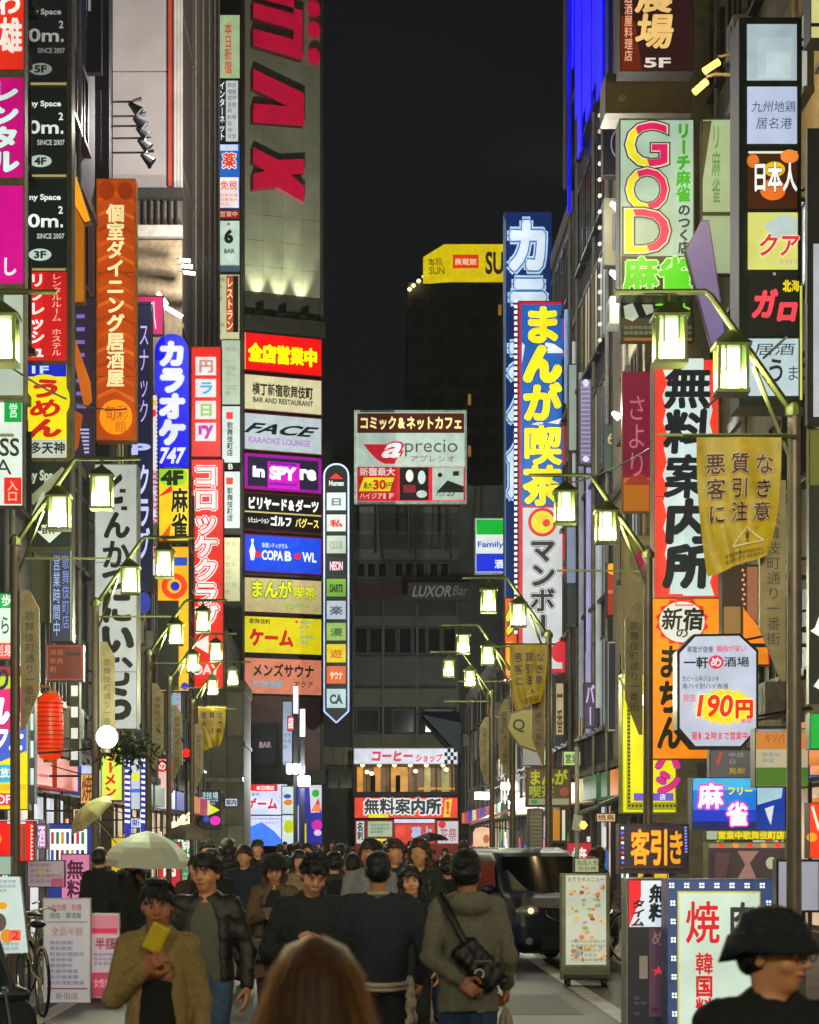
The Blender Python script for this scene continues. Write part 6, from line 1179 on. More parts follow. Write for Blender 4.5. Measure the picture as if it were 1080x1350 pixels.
    s.noise(p['noise']*.5, 26, p.get('seed', 1)); s.noise(p['noise']*.22, 75, 3+p.get('seed', 1))
    if p['collar']: s.cap(T(-.03, .03, 1.45), T(.03, .03, 1.45), .064, .064, .03); s.cap(T(0, .015, 1.40), T(0, .0, 1.62), .062, .055, .001, '-')
    else: s.cap(T(0, -.0, 1.44), T(0, -.02, 1.62), .058, .07, .01, '-')
    if p['hood']:
        s.ell(T(0, .10, 1.43), (.125, .075, .075), .04); s.ell(T(0, .075, 1.50), (.085, .05, .04), .01, '-'); s.cap(T(-.09, .03, 1.455), T(-.05, -.08, 1.40), .035, .03, .02); s.cap(T(.09, .03, 1.455), T(.05, -.08, 1.40), .035, .03, .02)
    out['top'] = s.mesh('jacket')
    if p['open'] or p['shirt']:
        s = SDF(lo, hi, r); torso(s, -.014); s.above(max(p['hem'], .9)); s.cap(T(0, -.03, 1.47), T(0, -.03, 1.62), .05, .06, .01, '-'); out['shirt'] = s.mesh('shirt')
    if not p['half']:
        s = SDF(lo, hi, r); s.ell((0, 0, .95), (.15, .11, .12), .04)
        if p['skirt']: s.cap((0, 0, .95), (0, 0, .52), .14, .21, .03)
        else:
            for k in (-1, 1):
                h, kn, an = leg[k]; s.cap(h, kn, .094, .070, .03); s.cap(kn, an, .068, .056, .02)
        s.noise(p['noise']*.9, 20, 5+p.get('seed', 1)); 
        if p['skirt']: s.above(.50)
        else: s.above(.055)
        out['trousers'] = s.mesh('trousers')
        s = SDF(lo, hi, r*.9)
        for k in (-1, 1):
            an = leg[k][2]; s.cap((an[0], an[1]+.02, max(.045, an[2]-.05)), (an[0], an[1]-.15, max(.035, an[2]-.065)), .048, .038, .02); s.cap((an[0], an[1], an[2]+.02), (an[0], an[1], max(.05, an[2]-.04)), .045, .045, .02)
        s.above(.004); out['shoes'] = s.mesh('shoes')
    # hair
    hr = p['hair']; s = SDF((lo[0], lo[1], 1.15), hi, min(r, .010))
    if hr in ('short', 'crew', 'messy', 'bob', 'long', 'bowl'):
        g = .002 if hr == 'crew' else .008
        s.ell(H(0, .024, 1.650), (.079+g, .098+g, .086+g*1.3), .02, M=Mn)
        if hr != 'crew': s.ell(H(0, -.01, 1.690), (.070, .078, .052), .03, M=Mn)
        if hr != 'crew': s.ell(H(0, .045, 1.60), (.078+g*.6, .07, .075), .03, M=Mn)
        else: s.ell(H(0, .045, 1.60), (.074, .065, .07), .03, M=Mn)
        if hr in ('bob', 'long'):
            for k in (-1, 1): s.cap(H(k*.078, .01, 1.62), H(k*.085, .01, 1.48), .035, .03, .03)
            s.cap(H(0, .06, 1.6), H(0, .06, 1.46), .07, .07, .04)
        if hr == 'long':
            for k in (-1, 0, 1): s.cap(H(k*.05, .065, 1.48), T(k*.07, .10, 1.22), .05, .035, .04)
            for k in (-1, 1): s.cap(H(k*.085, -.0, 1.52), T(k*.11, -.075, 1.28), .032, .022, .03)
        s.noise(.0022 if hr == 'crew' else .0045 if hr != 'messy' else .0065, 95, 9)
        fz = 1.608 if hr in ('messy', 'bowl', 'bob') else 1.620
        s.ell(H(0, -.122, fz-.040), (.064, .078, .092), .026, '-', M=Mn)
        for k in (-1, 1): s.ell(H(k*.075, -.035, 1.555), (.03 if hr not in ('bob', 'long') else .008, .045, .06), .008, '-', M=Mn)
        if hr in ('messy', 'bowl', 'short', 'bob'): [s.cap(H(q_*.022, -.080, 1.680), H(q_*.024+.006, -.098, 1.640+.006*(q_ % 2)), .014, .006, .008) for q_ in (-2, -1, 0, 1, 2)]
        if hr not in ('bob', 'long'): s.ell(H(0, .04, 1.48), (.10, .10, .05), .01, '-', M=Mn)
        out['hair'] = s.mesh('hair')
    out['_H'] = H; out['_arm'] = arm; out['_M'] = M; out['_T'] = T
    return out
def place(m, name, parent, mat):
    m.materials.clear(); m.materials.append(mat); o = bpy.data.objects.new(name, m); COL.objects.link(o); o.parent = parent; return o
def tufts(me, n, parent, mat, seed=1, ln=.03, M=None):
    rr_ = random.Random(seed); m = MB(); nv = len(me.vertices)
    for i in range(n):
        v = me.vertices[rr_.randrange(nv)]; nr = v.normal
        if v.co.z < 1.50: continue
        p = v.co.copy(); tg = Vector((rr_.gauss(0, .5), rr_.gauss(0, .5)-.1, -1.0)); tg = (tg-nr*tg.dot(nr))
        if tg.length < .05: tg = nr.orthogonal()
        tg.normalize(); L = ln*rr_.uniform(.5, 1.3); w = tg.cross(nr).normalized()*.0016; q = [p-nr*.002, p+tg*L*.5+nr*L*.16, p+tg*L+nr*L*rr_.uniform(.0, .28)]
        m.add([q[0]-w, q[0]+w, q[1]+w*.8, q[1]-w*.8, q[2]], [(0, 1, 2, 3), (3, 2, 4)])
    return m.build('hair_strand', mat, parent, org=(0, 0, 0), kind='stuff')
def person(label, px, D, ht, rot, P, c, group=None, face=True, hands=(1, -1), x=None):
    """c: colours of top, trousers, hair, skin, shoes, shirt"""
    f = figure(P); t = thing('person', label, 'person', (X(px, D) if x is None else x, D, 0.0), group); t['_org'] = [0, 0, 0]
    t.rotation_euler = (0, 0, rot); t.scale = (ht/1.72,)*3; sk = skin(c.get('skin', 'c8946c'))
    body = place(f['body'], 'body', t, sk); place(f['top'], c.get('topname', 'jacket'), t, c['topm'] if 'topm' in c else fabric(c['top']))
    if 'shirt' in f: place(f['shirt'], 'shirt', t, fabric(c.get('shirt', '15151a')))
    if 'trousers' in f: place(f['trousers'], 'skirt' if P.get('skirt') else 'trousers', t, fabric(c.get('trousers', '14161c')))
    if 'shoes' in f: place(f['shoes'], 'shoes', t, paint(c.get('shoes', '14100e'), .5))
    if 'hair' in f: place(f['hair'], 'hair', t, hair_mat(c.get('hair', '0a0806')))
    if 'hair' in f and P.get('res', .011) < .014: tufts(f['hair'], 1500, t, hair_mat(c.get('hair', '0a0806')), P.get('seed', 1))
    H, M = f['_H'], f['_M']
    if face:
        em = paint('0a0705', .25, 0, .1); wm = paint('d8d0c8', .4, 0, .1)
        for k in (-1, 1):
            s = SDF((-.03, -.02, -.02), (.03, .02, .02), .0022); s.ell((0, 0, 0), (.0145, .0065, .0062), .004); me = s.mesh('eye'); o = place(me, 'eye', t, wm); o.location = H(k*.031, -.0862, 1.606); o.rotation_euler = M.to_euler()
            s = SDF((-.03, -.02, -.02), (.03, .02, .02), .002); s.ell((0, -.003, 0), (.006, .0055, .0062), .003); o = place(s.mesh('pupil'), 'pupil', t, em); o.location = H(k*.031, -.0862, 1.606); o.rotation_euler = M.to_euler()
            m = MB(); m.tube([H(k*.016, -.0985, 1.628), H(k*.034, -.0985, 1.634), H(k*.051, -.086, 1.627)], [.0035, .0042, .002], 6); m.build('eyebrow', hair_mat(), t, org=(0, 0, 0))
            m = MB(); m.tube([H(k*.017, -.0945, 1.610), H(k*.031, -.0965, 1.6135), H(k*.047, -.085, 1.609)], [.0016, .002, .001], 5); m.build('eyelid', em, t, org=(0, 0, 0))
        m = MB(); sm = .006 if c.get('smile') else .001; m.tube([H(-.027, -.083, 1.5425+sm), H(-.012, -.0985, 1.5425), H(.012, -.0985, 1.5425), H(.027, -.083, 1.5425+sm)], [.0015, .0042, .0042, .0015], 6); m.build('mouth', paint('6a2c26' if not c.get('smile') else 'b89a90', .4), t, org=(0, 0, 0))
    for k in hands:
        a, e, w = f['_arm'][k]; d = (Vector(w)-Vector(e)).normalized(); pl = P.get('palm', {}).get(k, Vector((-k, 0, 0)))
        y = -(pl-d*pl.dot(d)).normalized(); z = -d; xx = y.cross(z); Mx = Matrix((xx, y, z)).transposed().to_4x4(); Mx.translation = Vector(w)-d*.01
        o = place(hand_mesh(P.get('thumb', {}).get(k, 1 if True else k), P.get('curl', {}).get(k, .55)), 'hand', t, sk); o.matrix_local = Mx
    return t, f
BK = '0e0e10'
# --- man with the yellow packet at his mouth
arms = {-1: ((.225, -.05, 1.13), (.05, -.21, 1.29)), 1: ((.225, .04, 1.11), (.225, -.10, .87))}
t, f = person('man in an olive jacket biting a snack from a yellow packet, lower left', 208, 10.7, 1.555, 0.05, dict(arms=arms, open=.045, hair='messy', stride=.5, hem=.84, pitch=.10, mitts=False, curl={-1: 1.5, 1: .8}, palm={-1: Vector((.6, .6, .2))}, sh=.93, bulk=.93, seed=3, noise=.005), dict(top='9c8250', shirt='0a0a0c', trousers='15151a', hair='080606', skin='b87c54'))
m = MB(); a = Vector((-.0, -.205, 1.445)); m2 = Euler((.15, .45, .2)).to_matrix()
v = [a+m2@Vector(q) for q in [(x, y, z) for x in (-.05, .05) for y in (-.016, .016) for z in (-.075, .075)]]; m.add(v, [(0,1,3,2),(4,6,7,5),(0,4,5,1),(2,3,7,6),(0,2,6,4),(1,5,7,3)])
o = m.build('snack_packet', paint('d8b818', .4, 0, .25, 12, .2), org=tuple(a)); tag(o, 'yellow snack packet held up to the mouth of the man in the olive jacket', 'packet'); o.location = t.matrix_basis@a; o.scale = (.91,)*3
bv = o.modifiers.new('bevel', 'BEVEL'); bv.width = .02; bv.segments = 3
m = MB(); v = [Vector((0, -.0, 0))+Vector(q) for q in [(x, y, z) for x in (-.02, .02) for y in (-.012, .012) for z in (-.06, .06)]]
# --- man in the leather jacket
t, f = person('man in a dark leather jacket over a grey shirt, left of the crowd', 272, 14.0, 1.665, -.12, dict(arms={-1: ((.27, .02, 1.12), (.28, -.06, .88)), 1: ((.26, .03, 1.12), (.27, -.05, .88))}, open=.05, hair='short', stride=.45, hem=.92, yaw=-.25, seed=5, noise=.005, mitts=False), dict(topm=paint('1a1512', .5, 0, .3, 30, .4), shirt='5a5a4a', trousers='38506c', hair='0a0806', skin='c8906a'))
# --- smiling man in black
t, f = person('smiling man in a black jacket looking down with his hand raised at his waist', 411, 14.0, 1.665, .10, dict(arms={-1: ((.28, -.0, 1.12), (.10, -.26, 1.06)), 1: ((.27, -.02, 1.14), (.02, -.27, 1.20))}, hair='messy', stride=.4, hem=.86, pitch=.38, roll=.10, yaw=.1, seed=8, noise=.005, mitts=False, curl={-1: 1.3, 1: 1.4}, palm={1: Vector((0, .8, -.6)), -1: Vector((0, .9, 0))}, sh=1.06), dict(top='18181c', trousers='141418', hair='080606', skin='cc9670', smile=True))
# --- back of the man in the navy sweater
t, f = person('man seen from behind in a navy sweater, a pale one tied round his waist', 499, 14.0, 1.68, math.pi-.05, dict(arms={-1: ((.29, .02, 1.12), (.26, -.12, .90)), 1: ((.29, .02, 1.12), (.26, -.10, .90))}, hair='crew', stride=.3, hem=.84, collar=False, sh=1.12, bulk=1.08, seed=11, noise=.004, mitts=False), dict(top='181e2c', topname='sweater', trousers='10141c', hair='0c0a08', skin='a87850'), face=False)
bc = fabric('b8a890'); m = MB()
n = 28; ring = [(.188*math.cos(i*2*math.pi/n), .142*math.sin(i*2*math.pi/n), .90+.005*math.sin(i*.6)) for i in range(n+1)]; m.tube(ring, .017, 8); m.tube([(x, y, z-.030) for x, y, z in ring], .012, 8)
m.build('tied_sweater', bc, t, org=(0, 0, 0), smooth=True)
s = SDF((-.30, -.2, .5), (-.1, .2, .96), .008); s.cap((-.19, -.02, .91), (-.225, -.02, .66), .03, .022, .02); s.cap((-.19, .03, .90), (-.20, .06, .60), .028, .016, .02); s.ell((-.19, .0, .90), (.035, .04, .04), .02); s.noise(.005, 40, 2); place(s.mesh('sleeve'), 'sleeve', t, bc)
m = MB(); m.tube([(.062*math.cos(a), .02+.062*math.sin(a), 1.468) for a in [i*2*math.pi/20 for i in range(21)]], .014, 8); m.build('collar', fabric('a89c84'), t, org=(0, 0, 0), smooth=True)
# --- woman looking out between the two men
t, f = person('woman in black looking at the viewer between the navy sweater and the grey hoodie', 543, 17.4, 1.55, -.1, dict(hair='bob', stride=.3, hem=.80, roll=-.12, yaw=.15, seed=13, sh=.9, mitts=False), dict(top='0c0c10', trousers='0c0c10', hair='0c0806', skin='d09c78'))
# --- man in the grey hoodie
t, f = person('man seen from behind in a grey hoodie with a sling bag and furled umbrella', 617, 13.0, 1.685, math.pi+.10, dict(arms={-1: ((.235, .02, 1.12), (.245, -.10, .93)), 1: ((.235, .12, 1.12), (.06, .18, .98))}, hair='short', hood=True, stride=.45, hem=.80, sh=.98, bulk=1.0, yaw=-.25, roll=.06, lean=.04, seed=17, noise=.006, mitts=False, curl={-1: 1.5, 1: .9}, palm={1: Vector((0, 1, 0)), -1: Vector((1, 0, 0))}), dict(top='706c5c', topname='hoodie', trousers='2c4468', hair='0a0806', skin='a87450'), face=False)
bagm = paint('0c0c0e', .45, 0, .3, 30, .3); s = SDF((-.3, .05, .85), (.3, .32, 1.5), .008)
Mb = np.array(Euler((0, .75, 0)).to_matrix()); s.box((-.04, .17, 1.08), (.085, .055, .16), .04, .02, M=Mb); s.noise(.003, 40, 3); bag = thing('sling_bag', 'black sling bag slung across the back of the grey hoodie', 'bag', tuple(t.location)); bag.rotation_euler = t.rotation_euler; bag.scale = t.scale; bag['_org'] = [0, 0, 0]
place(s.mesh('pouch'), 'pouch', bag, bagm)
m = MB(); m.tube([(.15, -.10, 1.42), (.16, .03, 1.475), (.13, .125, 1.38), (.05, .165, 1.22), (-.04, .20, 1.05), (-.14, .17, .98), (-.20, .05, .98), (-.16, -.12, 1.05), (0, -.17, 1.22), (.15, -.10, 1.42)], .022, 6); m.build('strap', bagm, bag, org=(0, 0, 0), smooth=True)
m = MB(); m.lathe((-.04, .243, 1.08), [(.004, -.0), (.03, .0)], 8); m.box(-.10, .0, .236, .242, 1.10, 1.106); m.build('zip', paint('888888', .3, .8), bag, org=(0, 0, 0))
m = MB(); m.tube([(-.03+.026*math.cos(a), .243, 1.03+.026*math.sin(a)) for a in [i*.7 for i in range(7)]], .006, 6); m.build('badge', paint('c8c8c8', .4), bag, org=(0, 0, 0))
wp = t.matrix_basis@Vector((-.245, -.12, .86)); u = thing('umbrella', 'furled pale umbrella held point-down by the man in the grey hoodie', 'umbrella', tuple(wp)); m = MB(); x, y, z = wp
m.tube([(x, y, z+.14), (x+.01, y, z+.16), (x+.04, y, z+.15), (x+.045, y, z+.10)], .011, 8); m.cyl((x, y, z+.14), (x, y, z-.05), .011, n=8); m.build('handle', paint('c8c0b0', .4), u, org=tuple(wp))
m = MB(); n = 16; prof = [(.012, -.05), (.030, -.10), (.044, -.20), (.038, -.36), (.022, -.52), (.006, -.64)]
vs = [(x+(r_*(1+.22*math.cos(j*math.pi)))*math.cos(2*math.pi*j/n), y+(r_*(1+.22*math.cos(j*math.pi)))*math.sin(2*math.pi*j/n), z+q) for r_, q in prof for j in range(n)]; m.add(vs, [(i*n+j, i*n+(j+1) % n, (i+1)*n+(j+1) % n, (i+1)*n+j) for i in range(5) for j in range(n)]); m.build('canopy', fabric('b09c8c', .6), u, org=tuple(wp)); m = MB(); m.cyl((x, y, z-.64), (x, y, z-.70), .006, n=6); m.build('tip', paint('888888', .3, .8), u, org=tuple(wp))
# --- man in the bucket hat, near right
t, f = person('man in a dark bucket hat and glasses, face in profile at the lower right corner', 1020, 6.2, 1.55, .0, dict(hair='short', half=True, yaw=.95, pitch=.05, res=.0075, seed=23, hem=.75, sh=1.08, noise=.005, mitts=False), dict(top='0c1013', hair='0c0a08', skin='d89c70'), hands=())
H, M = f['_H'], f['_M']; Mn = np.array(M); hat = thing('bucket_hat', 'dark navy bucket hat on the head of the near man at lower right', 'hat', tuple(t.location)); hat.rotation_euler = t.rotation_euler; hat.scale = t.scale; hat['_org'] = [0, 0, 0]
s = SDF((-.25, -.3, 1.5), (.25, .3, 1.85), .006); s.ell(H(0, .012, 1.672), (.091, .110, .082), .02, M=Mn); s.noise(.003, 30, 4); place(s.mesh('crown'), 'crown', hat, fabric('0c1a24'))
m = MB(); n = 40; prof = [(.094, .113, 1.668), (.118, .138, 1.650), (.136, .158, 1.615), (.140, .162, 1.613), (.120, .140, 1.642), (.091, .110, 1.655)]
vs = [H(a*math.cos(2*math.pi*j/n), .012+b_*math.sin(2*math.pi*j/n), z_-(.05 if math.sin(2*math.pi*j/n) > .2 and a > .12 else 0)*min(1, max(0, math.sin(2*math.pi*j/n)))+.006*math.sin(5*2*math.pi*j/n)*(a > .14)) for a, b_, z_ in prof for j in range(n)]
m.add(vs, [(i*n+j, i*n+(j+1) % n, (i+1)*n+(j+1) % n, (i+1)*n+j) for i in range(5) for j in range(n)]); m.build('brim', fabric('0a161e'), hat, org=(0, 0, 0), smooth=True)
g = thing('glasses', 'thin dark-framed glasses worn by the near man in the bucket hat', 'glasses', tuple(t.location)); g.rotation_euler = t.rotation_euler; g.scale = t.scale; g['_org'] = [0, 0, 0]; m = MB()
for k in (-1, 1): m.tube([H(k*.034+.024*math.cos(a), -.112+.01*abs(math.cos(a))*0, 1.606+.017*math.sin(a)) for a in [i*2*math.pi/16 for i in range(17)]], .0032, 6); m.tube([H(k*.058, -.110, 1.612), H(k*.078, -.05, 1.612), H(k*.082, .01, 1.60)], .0032, 6)
m.tube([H(-.011, -.113, 1.608), H(0, -.116, 1.611), H(.011, -.113, 1.608)], .0032, 6); m.build('frame', paint('181410', .3), g, org=(0, 0, 0))
# --- long-haired woman, back of the head nearest the camera
t, f = person('woman seen from behind, nearest the camera, only her long brown hair showing', 416, 4.0, 1.572, math.pi, dict(hair='none', half=True, hem=.75, sh=.88, res=.01, seed=29, noise=.004, mitts=False), dict(top='1a1410', skin='b88058'), face=False, hands=())
hm = bpy.data.materials.new('long_hair'); nt, b = _nodes(hm); b.inputs['Roughness'].default_value = .55; b.inputs['Specular IOR Level'].default_value = .25
tc = nt.nodes.new('ShaderNodeTexCoord'); mp = nt.nodes.new('ShaderNodeMapping'); mp.inputs['Scale'].default_value = (60, 60, 2); n_ = nt.nodes.new('ShaderNodeTexNoise'); n_.inputs['Scale'].default_value = 3; cr = nt.nodes.new('ShaderNodeValToRGB')
cr.color_ramp.elements[0].color = (.02, .008, .004, 1); cr.color_ramp.elements[1].color = (.10, .042, .013, 1); cr.color_ramp.elements[0].position = .35; cr.color_ramp.elements[1].position = .75
nt.links.new(tc.outputs['Object'], mp.inputs[0]); nt.links.new(mp.outputs[0], n_.inputs['Vector']); nt.links.new(n_.outputs['Fac'], cr.inputs[0]); nt.links.new(cr.outputs[0], b.inputs['Base Color'])
s = SDF((-.3, -.3, .75), (.3, .35, 1.80), .01); s.ell((0, .02, 1.635), (.074, .095, .088), .02); s.cap((0, .05, 1.60), (0, .07, 1.40), .076, .08, .04); s.cap((-.04, .08, 1.42), (-.20, .11, .95), .09, .09, .05); s.cap((.04, .08, 1.42), (.20, .11, .95), .09, .09, .05)
for k in (-1, 1): s.cap((k*.05, .0, 1.56), (k*.15, -.01, 1.2), .04, .06, .05)
s.noise(.003, 30, 7); place(s.mesh('hair'), 'hair', t, hm)
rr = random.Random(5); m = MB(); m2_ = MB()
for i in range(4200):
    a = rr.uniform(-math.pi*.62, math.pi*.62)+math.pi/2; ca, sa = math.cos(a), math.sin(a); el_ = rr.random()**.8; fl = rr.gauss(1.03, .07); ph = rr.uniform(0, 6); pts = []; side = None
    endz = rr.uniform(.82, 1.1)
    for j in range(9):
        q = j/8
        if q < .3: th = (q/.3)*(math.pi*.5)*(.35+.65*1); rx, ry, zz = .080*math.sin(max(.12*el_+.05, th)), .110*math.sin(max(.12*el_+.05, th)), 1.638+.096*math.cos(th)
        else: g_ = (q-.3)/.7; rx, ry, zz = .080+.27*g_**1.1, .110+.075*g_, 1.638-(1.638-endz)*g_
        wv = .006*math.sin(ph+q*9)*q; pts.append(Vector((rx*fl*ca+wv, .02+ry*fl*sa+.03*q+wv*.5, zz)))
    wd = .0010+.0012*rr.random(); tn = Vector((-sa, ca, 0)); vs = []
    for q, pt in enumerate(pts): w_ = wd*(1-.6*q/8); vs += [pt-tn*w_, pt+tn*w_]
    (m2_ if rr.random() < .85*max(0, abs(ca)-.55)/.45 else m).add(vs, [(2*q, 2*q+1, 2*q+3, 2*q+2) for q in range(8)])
m.build('hair_strand', hm, t, org=(0, 0, 0), kind='stuff', smooth=True); m2_.build('bleached_strand', paint('a8701f', .5, 0, .4, 20), t, org=(0, 0, 0), kind='stuff', smooth=True)  # gold side strands: a backlit rim put into the hair colour
# --- woman with a phone, hat and long hair
t, f = person('woman in a tan coat and dark hat holding a phone, walking toward the viewer', 362, 19.5, 1.62, .0, dict(arms={-1: ((.22, .0, 1.14), (.06, -.25, 1.20)), 1: ((.22, .0, 1.14), (.05, -.24, 1.17))}, open=.05, hair='long', stride=.6, hem=.62, pitch=.3, sh=.92, seed=31, coat_flare=.03, mitts=False, curl={-1: 1.2, 1: 1.2}), dict(top='5c4630', topname='coat', shirt='0c0c10', trousers='301418', hair='3c2414', skin='c08c64'))
H = f['_H']; hat = thing('felt_hat', 'dark brimmed hat on the woman with the phone', 'hat', tuple(t.location)); hat.scale = t.scale; hat['_org'] = [0, 0, 0]; s = SDF((-.25, -.3, 1.5), (.25, .3, 1.85), .008); Mn = np.array(f['_M']); s.ell(H(0, .01, 1.685), (.10, .115, .075), .02, M=Mn); s.ell(H(0, .0, 1.672), (.16, .175, .012), .01, M=Mn); place(s.mesh('crown'), 'crown', hat, fabric('0e0c0c'))
ph = thing('phone', 'smartphone in a dark red case held by the woman in the hat', 'phone', tuple(t.location)); ph.scale = t.scale; ph['_org'] = [0, 0, 0]; m = MB(); m.box(-.075, .075, -.325, -.313, 1.19, 1.27); m.build('case', paint('5a1420', .4), ph, org=(0, 0, 0)); m = MB(); m.box(-.07, .07, -.311, -.309, 1.195, 1.265); m.build('screen', glow('a8c0e0', .8, 0), ph, org=(0, 0, 0))
hb = thing('handbag', 'dark grey handbag hanging from the arm of the woman with the phone', 'bag', (X(335, 19.4), 19.35, .72)); s = SDF((-.2, -.12, -.05), (.2, .12, .4), .01); s.box((0, 0, .12), (.16, .06, .11), .03, .02); place(s.mesh('pouch'), 'pouch', hb, paint('1c1a1a', .5)); hb['_org'] = [0, 0, 0]; m = MB(); m.tube([(-.09, 0, .22), (-.07, 0, .34), (0, 0, .40), (.07, 0, .34), (.09, 0, .22)], .008, 6); m.build('strap', paint('1c1a1a', .5), hb, org=(0, 0, 0))
# --- street-edge figures
person('person in a long black coat seen from behind beside the poster stands', 132, 27.0, 1.66, math.pi-.3, dict(hair='short', stride=.2, hem=.45, coat_flare=.03, res=.015, seed=41), dict(top='08080a', topname='coat', hair='0a0806'), face=False, hands=())
person('person in glasses and dark coat sheltering under the open grey umbrella', 175, 29.2, 1.63, .1, dict(arms={1: ((.20, -.05, 1.15), (.13, -.20, 1.30))}, hair='bob', stride=.4, hem=.6, res=.013, seed=43), dict(top='14161a', topname='coat', shirt='888888', hair='0c0a08', skin='b88058'), hands=(1,))
person('dark-haired woman in black facing left behind the dark car', 745, 35.5, 1.66, -1.3, dict(hair='bob', hem=.6, res=.015, seed=47), dict(top='0a0a0c', topname='coat', skin='b07850'), face=False, hands=(), x=3.75)
person('man in a brown cap-like hairstyle standing behind the wheeled menu stand', 783, 30.5, 1.63, -.5, dict(hair='messy', res=.015, seed=48), dict(top='3a2c20', skin='b07850', hair='24160c'), face=False, hands=())
# =================================================================== the crowd
TPL = []
specs = [dict(stride=.7, hair='short', hem=.84), dict(stride=-.6, hair='messy', hem=.60, coat_flare=.02), dict(stride=.5, hair='long', hem=.66, sh=.9, skirt=True), dict(stride=-.8, hair='short', hem=.86, hood=True, sh=1.05), dict(stride=.3, hair='bob', hem=.70, sh=.9), dict(stride=.6, hair='crew', hem=.82, sh=1.08, bulk=1.1, arms={1: ((.22, -.06, 1.14), (.12, -.24, 1.25))}), dict(stride=-.4, hair='messy', hem=.84, open=.04, yaw=.4)]
for i, sp in enumerate(specs):
    f = figure(dict(sp, res=.0165, seed=60+i, noise=.005)); TPL.append(f); tt = tufts(f['hair'], 800, None, hair_mat(), i, .028); f['tuft'] = tt.data; tt.data.materials.clear(); bpy.data.objects.remove(tt)
cols = [('navy blue', '141c34'), ('black', '0a0a0c'), ('charcoal grey', '26262a'), ('brown', '3a2818'), ('dark green', '18241a'), ('beige', '8a7456'), ('bright blue', '1c3c78'), ('maroon', '3c1218'), ('pale grey', '7c7c80'), ('olive', '3c3a20'), ('white', 'b0b0ac'), ('dark purple', '281a34')]
hn = {0: 'short hair', 1: 'tousled hair', 2: 'long hair', 3: 'short hair', 4: 'a bob', 5: 'cropped hair', 6: 'messy hair'}
wear = {0: 'jacket', 1: 'long coat', 2: 'skirted coat', 3: 'hooded top', 4: 'coat', 5: 'padded jacket', 6: 'open jacket'}
used = set(); taken = [(X(208, 10.7), 10.7), (X(272, 14), 14), (X(411, 14), 14), (X(499, 14), 14), (X(543, 17.4), 17.4), (X(617, 13), 13), (X(362, 19.5), 19.5), (2.6, 33), (2.4, 31), (2.4, 35)]
rr = random.Random(21); cnt = 0
fixed = [(322, 26, 0, 0, 0), (300, 28, 2, 1, 1), (258, 24, 1, 3, 0), (463, 21.5, 5, 1, 1), (440, 24, 3, 2, 1), (520, 23, 6, 0, 0), (488, 19.6, 3, 8, 0), (565, 25, 1, 1, 1), (590, 22, 0, 1, 1), (395, 25, 4, 5, 0), (553, 20.5, 2, 4, 0), (280, 21.5, 0, 1, 1), (378, 30, 5, 6, 1), (418, 33, 0, 1, 0), (505, 29, 1, 3, 1), (340, 33, 3, 1, 0)]
def place_crowd(x, D, ti, ci, away, n):
    f = TPL[ti]; cn, cc = cols[ci]; band = ('nearest rows', 'front rows', 'middle rows', 'rear rows', 'street end')[0 if D < 23 else 1 if D < 31 else 2 if D < 48 else 3 if D < 80 else 4]
    px = VX+x*F/D; side = 'far left' if px < 330 else 'left' if px < 400 else 'centre left' if px < 455 else 'centre' if px < 505 else 'centre right' if px < 560 else 'right'
    lab = f'person in {cn} {wear[ti]}, {hn[ti]}, {"walking away" if away else "facing viewer"}, {side}, {band}'
    if lab in used: return False
    used.add(lab); t = thing('person', lab, 'person', (x, D, 0), 'people walking in the crowd'); t.rotation_euler = (0, 0, (math.pi if away else 0)+rr.uniform(-.45, .45)); t.scale = (rr.uniform(.885, 1.03),)*3
    sk = skin(rr.choice(['d09c78', 'c08a62', 'c8946c'])); tr = fabric(rr.choice(['1c2028', '26324a', '18181a', '38506e', '3c342a']), .85)
    for key, nm, mt in (('body', 'body', sk), ('top', 'coat', fabric(cc)), ('shirt', 'shirt', fabric('a0a09a')), ('trousers', 'trousers', tr), ('shoes', 'shoes', paint('14100e', .5)), ('hair', 'hair', hair_mat(rr.choice(['0a0806', '14100c', '24160c', '2c1a0e', '0a0806', '3c2412'])))):
        if key == 'hair' and D < 45:
            me = f['tuft']
            if not me.materials: me.materials.append(mt)
            o = bpy.data.objects.new('hair_strand', me); COL.objects.link(o); o.parent = t; o['kind'] = 'stuff'; o.material_slots[0].link = 'OBJECT'; o.material_slots[0].material = mt
        if key not in f: continue
        if D > 60 and key in ('shoes', 'shirt'): continue
        me = f[key]
        if not me.materials: me.materials.append(mt)
        o = bpy.data.objects.new(nm, me); COL.objects.link(o); o.parent = t; o.material_slots[0].link = 'OBJECT'; o.material_slots[0].material = mt
    return True
for px, D, ti, ci, aw in fixed:
    x = X(px, D); taken.append((x, D)); place_crowd(x, D, ti, ci, aw, cnt); cnt += 1
for tr_ in range(4200):
    if cnt >= 80: break
    D = 27+rr.random()**1.1*109; px = rr.uniform(262, 612); x = X(px, D)
    if not -2.9 < x < 2.5: continue
    if 316 < px < 368 and D < 50 : continue      # gap where the street shows
    if any((x-a)**2+((D-b_)*.6)**2 < .7**2 for a, b_ in taken): continue
    if 1.1 < x and 30 < D < 37: continue
    ti = rr.randrange(7); ci = rr.choices(range(12), weights=[5, 8, 6, 3, 2, 2, 2, 1, 2, 2, 1.4, 1])[0]
    if place_crowd(x, D, ti, ci, rr.random() < .5, cnt): taken.append((x, D)); cnt += 1
